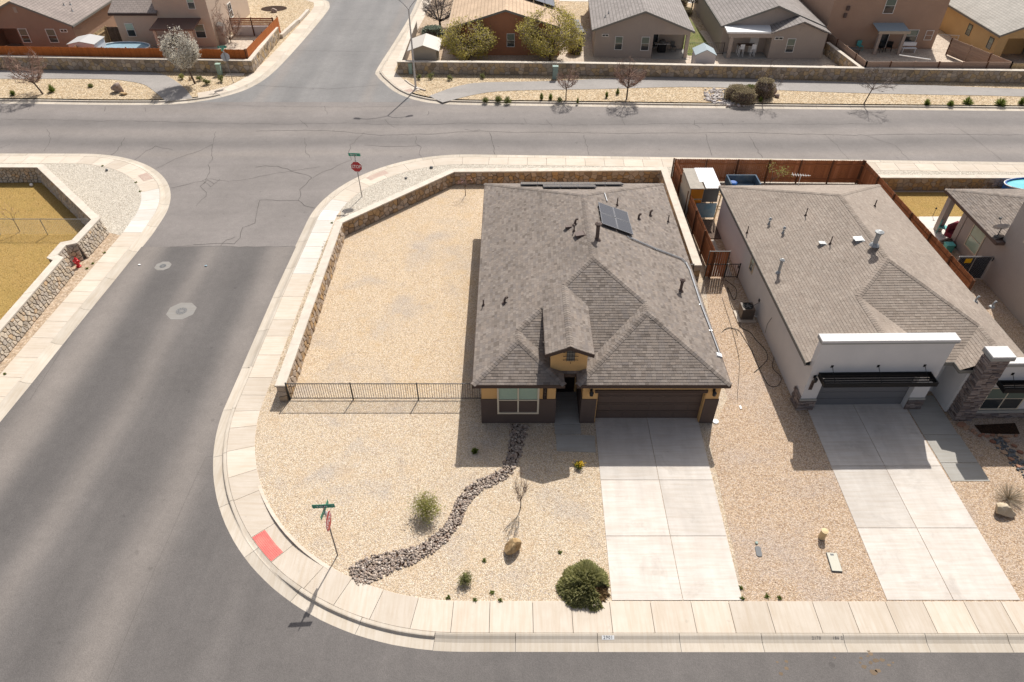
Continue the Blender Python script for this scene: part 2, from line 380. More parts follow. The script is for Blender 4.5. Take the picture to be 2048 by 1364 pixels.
mk('bollard_tan', (.60, .46, .26), rough=.6, rv=0)
mk('lid_cream', (.52, .50, .42), rough=.7, rv=0)
mk('lid_grey', (.14, .145, .15), rough=.6, rv=0)
mk('hose', (.03, .028, .028), rough=.6, rv=0)
mk('pool_cover', (.22, .33, .40), (.26, .37, .43), 2, rough=.5, rv=.03)
mk('pool_water', (.12, .48, .55), (.18, .56, .60), 1.5, rough=.08, spec=.6, rv=0)
mk('pool_blue', (.02, .10, .34), rough=.4, rv=0)
mk('box_green', (.30, .40, .33), rough=.6, rv=.03)
mk('sage_box', (.24, .32, .29), rough=.6, rv=.03)
mk('shed_tan', (.42, .36, .28), rv=.03); mk('shed_white', (.62, .58, .56), rv=.03)
mk('blue_grey_roof', (.33, .39, .42), rough=.5, rv=.04)
mk('teal', (.1, .4, .38), rough=.5, rv=0); mk('maroon', (.20, .03, .05), rv=.1); mk('yellow_sign', (.75, .45, .02), rough=.5, rv=0)
mk('blue_tarp', (.06, .10, .15), (.11, .14, .17), 2, rv=.05); mk('orange_ply', (.50, .20, .025), rv=.06); mk('blue_ply', (.12, .22, .30), (.2, .27, .32), 3, rv=.06)
mk('patio_brown', (.15, .092, .072), rv=.02)
mk('metal_roof', (.44, .43, .42), rough=.5, rv=.04)
mk('corrugated', (.62, .62, .64), rough=.45, rv=.04); mk('worn_ply', (.40, .36, .31), (.33, .30, .26), 3, rv=.05)
mk('house_brown', (.34, .225, .165), (.31, .205, .15), .8, rv=.02, grain=.05, gs=12, bump=.2, bs=30)
mk('house_cream', (.55, .43, .335), (.52, .41, .32), .8, rv=.02, grain=.05, gs=12, bump=.2, bs=30)
mk('house_rust', (.40, .185, .105), (.37, .17, .095), .8, rv=.02, grain=.05, gs=12, bump=.2, bs=30)
mk('house_taupe', (.40, .335, .285), (.375, .315, .27), .8, rv=.02, grain=.05, gs=12, bump=.2, bs=30)
mk('house_mocha', (.40, .27, .195), (.375, .25, .18), .8, rv=.02, grain=.05, gs=12, bump=.2, bs=30)
mk('house_gold', (.52, .36, .18), (.48, .33, .165), .8, rv=.02, grain=.05, gs=12, bump=.2, bs=30)
mk('house_grey', (.40, .365, .335), (.38, .345, .315), .8, rv=.02, grain=.05, gs=12, bump=.2, bs=30)
mk('car_silver', (.45, .48, .46), rough=.25, spec=.6, rv=0); mk('rubber', (.015, .015, .015), rv=0)
mk('bin_blue', (.015, .03, .10), rough=.5, rv=0); mk('bin_grey', (.09, .09, .09), rough=.5, rv=0)
mk('ac_brown', (.13, .10, .08), rough=.5, rv=0)
mk('red_plastic', (.4, .03, .04), rough=.5, rv=0)

def roofmat(name, pal, along):
    """small shingle pattern for roofs too far away to pick the tabs apart"""
    b = NB(name); P = b.pos(); sp = b.n('SeparateXYZ', None, Vector=P)
    vec = b.n('CombineXYZ', None, X=sp.outputs[1 if along == 'y' else 0], Y=b.math('MULTIPLY', sp.outputs[2], 2.6), Z=0.0)
    br = b.n('TexBrick', None, Vector=vec.outputs[0], Color1=pal[0], Color2=pal[1], Mortar=pal[2], Scale=1.0, Mortar_Size=.03, Brick_Width=.45, Row_Height=.30, Bias=0.0)
    col = b.scale(br.outputs[0], b.mr(b.noise(P, .5, 4), .3, .7, .9, 1.1))
    col = b.scale(col, b.mr(b.noise(P, 8, 3, .7), .2, .8, .8, 1.2))
    MATS[name] = b.done(col, .92, .2)
for nm, pal in {'grey': ((.25, .225, .21), (.31, .28, .265), (.16, .145, .135)), 'brown': ((.30, .255, .23), (.26, .22, .20), (.19, .16, .145)), 'pale': ((.37, .345, .31), (.42, .39, .35), (.29, .27, .24)), 'tan': ((.50, .37, .255), (.54, .405, .285), (.36, .26, .18))}.items():
    roofmat('roof_' + nm + '_y', pal, 'y'); roofmat('roof_' + nm + '_x', pal, 'x')
# ================================================================ SETTING
def arc(cx, cy, r, a0, a1, n=24): return [Vector((cx + r * math.cos(rad(a0 + (a1 - a0) * i / n)), cy + r * math.sin(rad(a0 + (a1 - a0) * i / n)), 0)) for i in range(n + 1)]
def V2(l): return [Vector((x, y, 0)) for x, y in l]
def catmull(p, n=8):
    out = []
    for i in range(len(p) - 1):
        a, b, c, d = p[max(i - 1, 0)], p[i], p[i + 1], p[min(i + 2, len(p) - 1)]
        for k in range(n):
            t = k / n
            out.append(.5 * ((2 * b) + (c - a) * t + (2 * a - 5 * b + 4 * c - d) * t * t + (3 * b - a - 3 * c + d) * t ** 3))
    return out + [p[-1]]
class Path:
    def __init__(s, pts, step=.4):
        s.L = [0.0]; q = [pts[0]]
        for a, b in zip(pts, pts[1:]):
            d = (b - a).length
            if d < 1e-4: continue
            m = max(1, int(d / step + .5))
            for k in range(1, m + 1): q.append(a + (b - a) * (k / m))
        s.p = q
        for a, b in zip(q, q[1:]): s.L.append(s.L[-1] + (b - a).length)
        nn = []
        for i in range(len(q)):
            d = (q[min(i + 1, len(q) - 1)] - q[max(i - 1, 0)]).normalized(); nn.append(Vector((-d.y, d.x, 0)))
        s.n = [sum((nn[min(max(i + k, 0), len(nn) - 1)] for k in (-1, 0, 1)), Vector()).normalized() for i in range(len(nn))]
    def at(s, t):
        t = min(max(t, 0), s.L[-1] - 1e-6); lo, hi = 0, len(s.L) - 1
        while hi - lo > 1:
            m = (lo + hi) // 2
            if s.L[m] <= t: lo = m
            else: hi = m
        f = (t - s.L[lo]) / max(1e-9, s.L[lo + 1] - s.L[lo])
        return s.p[lo].lerp(s.p[lo + 1], f), s.n[lo].lerp(s.n[lo + 1], f).normalized()
    def near(s, q):
        i = min(range(len(s.p)), key=lambda k: (s.p[k].x - q[0]) ** 2 + (s.p[k].y - q[1]) ** 2); 
        d = (s.p[min(i + 1, len(s.p) - 1)] - s.p[max(i - 1, 0)]).normalized()
        return s.L[i] + (Vector((q[0], q[1], 0)) - s.p[i]).dot(d)
    def off(s, o): return [(p + n * o) for p, n in zip(s.p, s.n)]
    def band(s, t0, t1, prof, zf=None, step=.5):
        """cross-section prof [(offset,z)] swept from t0 to t1"""
        m = max(1, int((t1 - t0) / step + .5)); rows = []
        for k in range(m + 1):
            t = t0 + (t1 - t0) * k / m; p, n = s.at(t)
            rows.append([tuple((p + n * o) + Vector((0, 0, (zf(t, o, z) if zf else z)))) for o, z in prof])
        vs = [v for r in rows for v in r]; w = len(prof)
        return vs, [(k * w + j, (k + 1) * w + j, (k + 1) * w + j + 1, k * w + j + 1)[::-1] for k in range(m) for j in range(w - 1)]

MB().add([(-500, -120, -.3), (500, -120, -.3), (500, 700, -.3), (-500, 700, -.3)], [(0, 1, 2, 3)]).build('ground', 'dirt', kind='structure')
road = MB().add([(-120, -30, -.138), (120, -30, -.138), (120, 125, -.138), (-120, 125, -.138)], [(0, 1, 2, 3)]).build('road', 'far_asphalt', kind='structure')
ys = g(300, 493, -.134).y
MB().add([(-60, -30, -.134), (90, -30, -.134), (90, ys - .15, -.134), (-60, ys, -.134)], [(0, 1, 2, 3)]).build('side_street', 'street_asphalt', kind='structure')

MB().add([(-34, 62.0, -.1345), (-9.5, 62.0, -.1345), (-9.5, 124, -.1345), (-34, 124, -.1345)], [(0, 1, 2, 3)]).build('north_street', 'north_asphalt', kind='structure')
PSE = Path([Vector((75, 48.95, 0)), Vector((40, 50.03, 0)), Vector((5, 51.12, 0))] + arc(-3.73, 40.83, 10.54, 88, 180) + V2([(-14.45, 33), (-14.48, 26)]) + arc(-1.96, 23.76, 12.55, 182, 270) + V2([(20, 11.18), (75, 11.18)]))
PSW = Path(V2([(-27.5, -10), (-26.0, 10), (-25.08, 22.4), (-24.95, 25), (-24.77, 29.9), (-24.58, 34), (-24.36, 39.5)]) + arc(-34.91, 41.01, 10.5, 0, 90) + V2([(-60, 51.6), (-110, 51.6)]))
PNW = Path(catmull(V2([(-110, 62.2), (-70, 61.9), (-47.16, 61.64), (-37.8, 61.35), (-31.88, 61.41), (-28.9, 62.11), (-26.96, 63.29), (-25.21, 65.37), (-24.05, 69.18), (-23.35, 77), (-22.77, 88.6), (-23.0, 92.8), (-24.6, 95.5), (-31, 98), (-60, 99)])))
PNE = Path(catmull(V2([(-11.9, 125), (-12.2, 100), (-12.45, 88.6), (-13.06, 79.4), (-13.8, 70.4), (-13.55, 68.6), (-12.66, 66.8), (-11.11, 64.3), (-9.02, 62.5), (-5.7, 61.45), (3.48, 61.07), (17.1, 60.62), (30.6, 60.28), (46.2, 59.95), (120, 58.2)])))
UP = [(0, -.137), (.46, -.118), (.50, -.105), (.54, -.012), (.58, 0), (.70, 0), (.70, -.1)]
ROLL = [(0, -.137), (.38, -.118), (.50, -.075), (.60, -.018), (.66, 0), (.70, 0), (.70, -.1)]
W0, W1 = .71, 1.97
def curbs(path, t0, t1, uprights, step=3.05, zf=None):
    cb = MB(); cb = bpy.data.objects.new('curb', None); COL.objects.link(cb); tag(cb, kind='structure')
    t = t0
    while t < t1 - .2:
        e = min(t + step, t1); mid = (t + e) / 2
        prof = UP if any(a <= mid <= b for a, b in uprights) else ROLL
        m = MB(); vs, fs = path.band(t, e - .018, prof, zf); m.add(vs, fs); n = len(prof); k = len(vs)
        m.build('curb_segment', 'curb_concrete', cb); t = e
    return cb
def walk(path, joints, mats, o0=W0, o1=W1, zf=None, thick=.11):
    sw = bpy.data.objects.new('sidewalk', None); COL.objects.link(sw); tag(sw, kind='structure')
    for i, (a, b) in enumerate(zip(joints, joints[1:])):
        mt = mats(i, a, b) if callable(mats) else mats
        m = MB(); gp = .010
        vs, fs = path.band(a + gp, b - gp, [(o0, -thick), (o0, -.006), (o0 + .012, 0), (o1 - .012, 0), (o1, -.006), (o1, -thick)], zf)
        n = 6; k = len(vs) - n
        m.add(vs, fs + [tuple(range(n)), tuple(range(k, k + n))[::-1]])
        m.build('slab', mt, sw)
    return sw
def joints_of(path, px, t0=None, t1=None, sp=1.52):
    js = sorted(path.near(g(x, y)) for x, y in px)
    if t0 is not None:
        while js[0] > t0: js.insert(0, js[0] - sp)
    if t1 is not None:
        while js[-1] < t1: js.append(js[-1] + sp)
    out = [js[0]]
    for j in js[1:]:
        gap = j - out[-1]
        if gap < .6: continue
        n = max(1, int(gap / 2.0 + .35)) if gap > 3.4 else 1
        out += [out[-1] + gap * (k + 1) / n for k in range(n)]
    return out
# --- our corner: the ramp dips to the gutter
RA = [PSE.near(g(x, y)) for x, y in ((462, 1004), (497, 1075), (535, 1127), (604, 1180))]
def dip(t):
    if t <= RA[0] or t >= RA[3]: return 0.0
    if t < RA[1]: return (t - RA[0]) / (RA[1] - RA[0])
    if t > RA[2]: return (RA[3] - t) / (RA[3] - RA[2])
    return 1.0
ss = lambda x: x * x * (3 - 2 * x)
zwalk = lambda t, o, z: z - .10 * dip(t) * (1 if o < 1.9 else 1)
zcurb = lambda t, o, z: z if z < -.1 and o < .52 else z - (z + .118) * min(1, 1.02 * dip(t)) if o < .69 else z - .1 * dip(t)
tA = PSE.near((1.2, 11.2)); tB = PSE.near((-14.4, 24.5))
curbs(PSE, 0, PSE.L[-1], [(tB - 1.2, PSE.near((-2.6, 11.2)))], zf=zcurb)
J1 = [(461.6, 856), (450.6, 904), (452, 957), (462, 1004), (497, 1075), (535, 1127), (604, 1180), (662, 1217), (736, 1244), (819, 1261), (900.7, 1266)]
JL = [(496, 755), (512, 709.6), (531, 672), (544.5, 638.4), (562, 593), (584, 547), (599, 516), (605, 492.7), (619, 465), (627, 440.6), (644.5, 418.6), (662, 398), (689, 377.6), (715, 362), (759, 344), (807.6, 329.6), (863, 317), (926, 312), (979, 312), (469, 822), (480, 790)]
JF = [(x, 1240) for x in (979, 1066, 1145, 1223, 1306, 1389, 1466, 1544, 1637, 1710, 1786, 1863, 1946, 2022)]
jo = joints_of(PSE, JL + J1 + JF, 2, PSE.L[-1] - 3)
wA, wB = PSE.near(g(584, 547)), PSE.near(g(662, 398))
def swm(i, a, b):
    if wB - .3 < a and b < wA + 2.2: return 'white_concrete'
    return 'concrete_x' if a > tA - 14 else 'concrete'
sidewalk = walk(PSE, [j for j in jo], swm, zf=lambda t, o, z: z - .10 * dip(t))
# low kerb behind the ramp, red warning pad on it
m = MB(); vs, fs = PSE.band(RA[0] - .3, RA[3] + .3, [(1.82, -.1), (1.82, .004), (1.96, .004), (1.96, -.05)]); m.add(vs, fs)
m.build('ramp_kerb', 'concrete', sidewalk)
def pad(path, t0, t1, o0, o1, zf, mat, parent):
    m = MB(); vs, fs = path.band(t0, t1, [(o0, -.04), (o0, .006), (o1, .006), (o1, -.04)], zf); m.add(vs, fs, 0, .5)
    n = int((t1 - t0) / .075)
    for i in range(n):
        for j in range(int((o1 - o0) / .075)):
            t = t0 + .04 + i * .075; o = o0 + .04 + j * .075; p, nn = path.at(t); c = p + nn * o; z = zf(t, o, .006) if zf else .006
            if t > t1 - .02: continue
            vs = [(c.x - .022, c.y - .022, z), (c.x + .022, c.y - .022, z), (c.x + .022, c.y + .022, z), (c.x - .022, c.y + .022, z), (c.x, c.y, z + .016)]
            m.add(vs, [(0, 1, 4), (1, 2, 4), (2, 3, 4), (3, 0, 4)], 0, .5)
    return m.build('warning_pad', mat, parent)
pad(PSE, RA[1] + .03, RA[2] - .03, .73, 1.30, lambda t, o, z: z - .10 * dip(t), 'red_pad', sidewalk)
ta, tb = PSE.near(g(762, 340)), PSE.near(g(735, 352)); pad(PSE, min(ta, tb) - .2, max(ta, tb) + .3, .8, 1.4, None, 'faded_pad', sidewalk)

curbs(PSW, PSW.near((-26, 10)), PSW.L[-1], [])
jw = joints_of(PSW, [(0, 793), (45, 755), (75, 715), (101, 676), (131, 643), (153, 606), (170, 583), (199, 561), (228, 526), (262, 494), (286, 465), (301, 440), (318, 417), (321, 397), (312, 378)], PSW.near((-26, 12)), PSW.L[-1] - 4)
v0, v1 = PSW.near(g(286, 465)), PSW.near(g(312, 378))
sw2 = walk(PSW, jw, lambda i, a, b: 'white_concrete' if v0 - .3 < a and b < v1 + .3 else 'concrete')
t0 = PSW.near(g(292, 353)); pad(PSW, t0 - .75, t0 + .65, .75, 1.45, None, 'faded_pad', sw2)
tn = PNW.near((-29.2, 62)); 
curbs(PNW, 10, PNW.L[-1] - 5, [(0, tn + 3)])
ja = [tn + .2 + 1.52 * k for k in range(30) if tn + 1.52 * k < PNW.L[-1] - 4]
walk(PNW, ja, 'concrete')
te = PNE.near((-9.6, 62.1)); ts = PNE.near((-12.2, 100))
curbs(PNE, ts, PNE.L[-1] - 3, [(PNE.near((-13.7, 69.5)), PNE.L[-1])])
sw4 = walk(PNE, [ts + 1.52 * k for k in range(int((te - ts) / 1.52) + 1)], 'concrete')
t0 = PNE.near(g(806, 187)); pad(PNE, t0 - .6, t0 + .3, .75, 1.5, None, 'faded_pad', sw4)
# low kerb along the gravel of the far corners
m = MB(); vs, fs = PNE.band(PNE.near((-12.3, 66)), te, [(1.98, -.1), (1.98, .08), (2.12, .08), (2.12, -.1)]); m.add(vs, fs)
m.build('ramp_kerb', 'concrete', sw4)

def sheet(name, pts, z, mat, label=None, kind='structure'):
    n = len(pts); m = MB(); m.add([(p[0], p[1], z) for p in pts], [tuple(range(n))])
    o = m.build(name, mat, kind=kind); 
    bm_tri(o.data); return o
import bmesh
def bm_tri(me):
    b = bmesh.new(); b.from_mesh(me); bmesh.ops.triangulate(b, faces=b.faces)
    for f in b.faces:
        if f.normal.z < 0: f.normal_flip()
    b.to_mesh(me); b.free()
sheet('gravel_yard', [tuple(p)[:2] for p in PSE.off(1.9)], -.016, 'tan_gravel')
sheet('side_gravel', [(-11.4, 23.95), (9.8, 23.95), (9.8, 46.4), (-4.3, 46.4), (-11.4, 39.2)], -.012, 'golden_gravel')
sheet('neighbour_gravel', [(11.4, 13.1), (75, 13.1), (75, 34.4), (11.95, 34.4), (11.3, 30), (10.9, 24), (9.4, 21.5), (9.0, 13.1)], -.010, 'brown_gravel')
def px(l, z=0): return [tuple(g(x, y, z))[:2] for x, y in l]
# grey gravel between the pavement and the stone wall on the far corner
inner = [tuple(p)[:2] for p, l in zip(PSE.off(1.93), PSE.L) if PSE.near(g(688, 420)) > l > PSE.near((40, 50))]
sheet('grey_gravel_strip', inner[::-1] + [(40, 46.2), (-4.2, 46.3), (-11.5, 39.0)][::1], -.011, 'grey_gravel')
sheet('back_yard', [(12.1, 34.4), (26.2, 34.4), (25.9, 45.2), (12.0, 45.3)], -.006, 'dirt')
sheet('neighbour_lawn', [(26.6, 41.6), (45, 41.4), (45, 44.9), (26.2, 45.0)], -.006, 'dry_lawn')
# left block
sheet('corner_ground', [tuple(p)[:2] for p in PSW.off(1.9)] + [(-110, -10)], -.016, 'dirt')
inn = [tuple(p)[:2] for p, l in zip(PSW.off(1.93), PSW.L) if PSW.near(g(240, 470)) < l]
sheet('grey_gravel_corner', inn + [(-110, 46.8), (-35, 46.9), (-27.5, 39.6)], -.011, 'grey_gravel')
sheet('lawn', [(-27.75, 12), (-28.1, 29), (-28.15, 34.6), (-27.75, 37), (-27.6, 39.5), (-35, 46.5), (-80, 46.6), (-80, 12)], -.006, 'dry_lawn')
# blocks beyond the far road
sheet('far_corner_ground', [tuple(p)[:2] for p in PNW.off(1.0)] + [(-110, 125)], -.016, 'far_gravel')
sheet('far_ground', [tuple(p)[:2] for p in PNE.off(1.0)] + [(120, 125)], -.016, 'far_gravel')
sheet('back_yards_far', [(-10.6, 70.2), (60, 67.4), (60, 80), (-10.6, 84)], -.008, 'pale_dirt')
sheet('side_yard', [(18.6, 74), (21.6, 74), (21.2, 92), (17.3, 92)], -.004, 'green_grass')
sheet('side_bed', [(-11.2, 71), (-7.3, 71), (-7.2, 96), (-10.6, 96)], -.004, 'dirt')
sheet('back_yards_corner', [(-60, 70.8), (-26.6, 70), (-26.4, 80.5), (-60, 82)], -.008, 'pale_dirt')
sheet('far_street', [(-10, 95), (60, 91), (60, 125), (-10, 125)], -.003, 'drive_concrete')
# winding asphalt footpaths
up = catmull([g(x, y) for x, y in ((-250, 141), (0, 140.5), (140, 139.5), (250, 143), (310, 145), (340, 155), (368, 175), (385, 196))], 6)
lo = catmull([g(x, y) for x, y in ((-250, 158), (0, 157.5), (200, 158), (260, 163), (290, 170), (310, 184), (332, 203))], 6)
def ribbon(name, a, b, z, mat):
    m = MB(); n = len(a); A = Path(a, 1); B = Path(b, 1); k = 60
    vs = []
    for i in range(k + 1):
        p = A.at(A.L[-1] * i / k)[0]; q = B.at(B.L[-1] * i / k)[0]; vs += [(p.x, p.y, z), (q.x, q.y, z)]
    m.add(vs, [(2 * i, 2 * i + 1, 2 * i + 3, 2 * i + 2) for i in range(k)]); o = m.build(name, mat, kind='structure'); bm_tri(o.data)
ribbon('footpath', up, lo, .004, 'walk_asphalt')
up = catmull([g(x, y) for x, y in ((858, 192), (905, 175), (960, 165), (1100, 162), (1300, 154), (1500, 157.5), (1800, 168), (2048, 178), (2400, 192))], 6)
lo = catmull([g(x, y) for x, y in ((885, 205), (960, 187), (1030, 181), (1200, 178), (1400, 174), (1650, 184), (1850, 189), (2048, 193), (2400, 208))], 6)
ribbon('footpath', up, lo, .004, 'walk_asphalt')

# cracks: sealed and open, following the photographed lines
CR = [[(20, 288), (0, 296)], [(95, 257), (102, 280), (88, 302)], [(66, 208), (56, 220)], [(212, 213), (209, 222)], [(290, 215), (291, 223)], [(222, 310), (243, 290), (250, 275)], [(266, 322), (310, 292), (345, 300)], [(313, 337), (350, 318), (375, 310), (400, 301), (425, 289), (432, 263)],
 [(425, 289), (423, 320), (416, 330), (420, 345), (412, 358), (402, 362), (342, 376)], [(412, 358), (470, 362), (520, 352), (640, 333)], [(412, 358), (404, 372), (412, 392), (392, 412)], [(404, 362), (425, 372), (440, 358)], [(406, 368), (416, 360), (428, 368)],
 [(340, 493), (420, 493), (520, 493), (592, 493)], [(388, 490), (432, 487), (470, 488), (480, 475), (484, 455), (510, 445), (517, 410), (520, 400)], [(440, 492), (452, 480), (470, 474)],
 [(512, 334), (530, 331), (555, 333), (590, 345), (612, 348), (624, 356), (600, 380), (598, 400), (610, 410), (629, 416)], [(624, 356), (650, 342), (703, 320)], [(703, 320), (697, 308), (700, 290), (718, 275), (728, 265)], [(598, 400), (560, 400), (520, 400)],
 [(512, 262), (570, 261), (632, 261), (680, 263), (760, 270), (860, 268), (960, 262), (1024, 265), (1100, 264), (1240, 267), (1350, 266), (1480, 265), (1600, 268), (1700, 270), (1880, 268), (2048, 270)],
 [(0, 238), (120, 240), (300, 243), (420, 246), (560, 248), (700, 246), (820, 250), (930, 246), (1024, 247), (1130, 250), (1300, 248), (1440, 247), (1640, 248), (1760, 248)],
 [(609, 276), (612, 300), (620, 315)], [(832, 272), (830, 285), (842, 295), (838, 308), (842, 314)], [(980, 265), (986, 290), (990, 309)], [(1168, 270), (1172, 290), (1178, 310)], [(1410, 268), (1418, 290), (1424, 311)], [(1496, 272), (1510, 290), (1525, 315)], [(1648, 268), (1668, 285), (1697, 318)], [(1735, 272), (1790, 290), (1818, 320)], [(1910, 252), (1960, 285), (2003, 320)],
 [(730, 290), (760, 293), (830, 292), (840, 291)], [(1245, 238), (1250, 250)], [(1390, 240), (1390, 250), (1400, 255)], [(1092, 240), (1105, 255)], [(1050, 236), (1053, 246)], [(655, 228), (648, 212)], [(770, 240), (790, 255)], [(856, 222), (855, 230)], [(600, 240), (616, 255)],
 [(213, 1364), (288, 1187), (371, 1000), (411, 915), (424, 912)], [(60, 800), (185, 600)], [(930, 258), (945, 262), (960, 259)], [(1445, 245), (1447, 252)], [(1310, 225), (1290, 210)][:0], [(1480, 205), (1470, 215)][:0], [(505, 170), (655, 178), (760, 170)], [(570, 100), (760, 104)], [(655, 40), (800, 38)], [(310, 206), (420, 208), (512, 212), (700, 214), (840, 212)]]
m = MB()
for pl in CR:
    if len(pl) < 2: continue
    pts = []
    for a, b in zip(pl, pl[1:]):
        A, B = g(a[0], a[1], -.13), g(b[0], b[1], -.13); n = max(2, int((B - A).length / .45))
        for k in range(n):
            q = A.lerp(B, k / n); jt = .006 if pl[0][1] > 600 else .05; q.x += R.gauss(0, jt); q.y += R.gauss(0, jt); pts.append(q)
    pts.append(g(*pl[-1], -.13)); wd = R.uniform(.009, .019) * (.45 if pl[0][1] > 600 else 1)
    rr = R.random()
    for a, b in zip(pts, pts[1:]):
        d = (b - a); d.z = 0
        if d.length < 1e-4: continue
        n = Vector((-d.y, d.x, 0)).normalized() * wd * R.uniform(.7, 1.3); e = d.normalized() * .01
        z = Vector((0, 0, -.1295 - .13))
        m.add([(p.x, p.y, -.130) for p in (a - n - e, b - n + e, b + n + e, a + n - e)], [(0, 1, 2, 3)], 0, rr)
m.build('crack_line', 'crack', road, kind='stuff')
# oil and water marks on the street near the second drive
m = MB()
for (x, y, r_) in ((1722, 1316, .06), (1735, 1312, .05), (1741, 1325, .09), (1752, 1321, .12), (1765, 1320, .1), (1748, 1344, .14), (1756, 1341, .11), (1728, 1333, .11), (1778, 1330, .08), (1720, 1325, .05), (1786, 1325, .05), (1669, 1315, .05), (1573, 1323, .07), (1573, 1337, .09), (1562, 1347, .09), (1555, 1324, .05), (1736, 1300, .09), (1742, 1308, .11)):
    c = g(x, y, -.13); n = 9
    m.add([(c.x + r_ * R.uniform(.7, 1.2) * math.cos(k * 2 * math.pi / n), c.y + r_ * R.uniform(.5, .9) * math.sin(k * 2 * math.pi / n), -.1308) for k in range(n)], [tuple(range(n))])
mk('oil_mark', (.17, .125, .085), rv=.15); m.build('oil_mark', 'oil_mark', road, kind='stuff')

# driveways and walks
def slabset(name, rects, mat, z=.008, gp=.012, mats=None):
    o = bpy.data.objects.new(name, None); COL.objects.link(o); tag(o, kind='structure')
    for i, q in enumerate(rects):
        cx = sum(p[0] for p in q) / len(q); cy = sum(p[1] for p in q) / len(q)
        poly = []
        for p in q:
            d = Vector((p[0] - cx, p[1] - cy)); 
            poly.append((p[0] - gp * (1 if d.x > 0 else -1), p[1] - gp * (1 if d.y > 0 else -1)))
        MB().prism(poly, -.1, z).build('slab', mats[i] if mats else mat, o)
    return o
y = [22.72] + [g(1310, v).y for v in (960, 1072)] + [13.19]
xl = lambda v: 3.86 + (v - 13.2) * .0205; xr = lambda v: 8.93 + (v - 13.2) * .0205; xm_ = lambda v: 6.62 + (v - 13.2) * .0
slabset('driveway', [[(a(y[i]), y[i]), (b(y[i]), y[i]), (b(y[i + 1]), y[i + 1]), (a(y[i + 1]), y[i + 1])] for i in range(3) for a, b in ((xl, xm_), (xm_, xr))], 'drive_concrete')
y = [23.7] + [g(1700, v).y for v in (932, 1056)] + [13.2]
xl = lambda v: 14.52 + (v - 13.2) * .018; xm2 = lambda v: 17.1; xr = lambda v: 19.70 - (v - 13.2) * .004
slabset('neighbour_driveway', [[(a(y[i]), y[i]), (b(y[i]), y[i]), (b(y[i + 1]), y[i + 1]), (a(y[i + 1]), y[i + 1])] for i in range(3) for a, b in ((xl, xm2), (xm2, xr))], 'drive_concrete')
slabset('front_walk', [[(2.05, 25), (3.34, 25), (3.34, 22.25), (2.05, 22.25)], [(2.05, 22.25), (3.34, 22.25), (3.34, 21.62), (2.05, 21.62)], px([(1111, 867), (1190, 871), (1192, 905), (1113, 902)])], 'grey_concrete')
slabset('neighbour_walk', [[(19.71, 24.2), (21.4, 24.2), (21.4, 21.6), (19.71, 21.6)], [(19.71, 21.6), (21.45, 21.6), (21.5, 19.9), (19.73, 19.9)], [(19.73, 19.9), (21.5, 19.9), (21.5, 18.85), (19.74, 18.85)]], 'grey_concrete')
slabset('side_walk', [[(12.35, 38.6), (13.5, 38.6), (13.5, 37.1), (12.35, 37.1)], [(12.35, 37.1), (13.6, 37.1), (13.6, 35.6), (12.35, 35.6)], [(12.2, 35.6), (13.7, 35.6), (13.7, 34.5), (12.2, 34.5)]], 'grey_concrete')
slabset('neighbour_patio', [px([(1838, 433), (1936, 433), (1936, 458), (1836, 458)]), px([(1836, 458), (1936, 458), (1936, 500), (1850, 500)]), px([(1936, 433), (2010, 433), (2010, 458), (1936, 458)])], 'white_concrete')
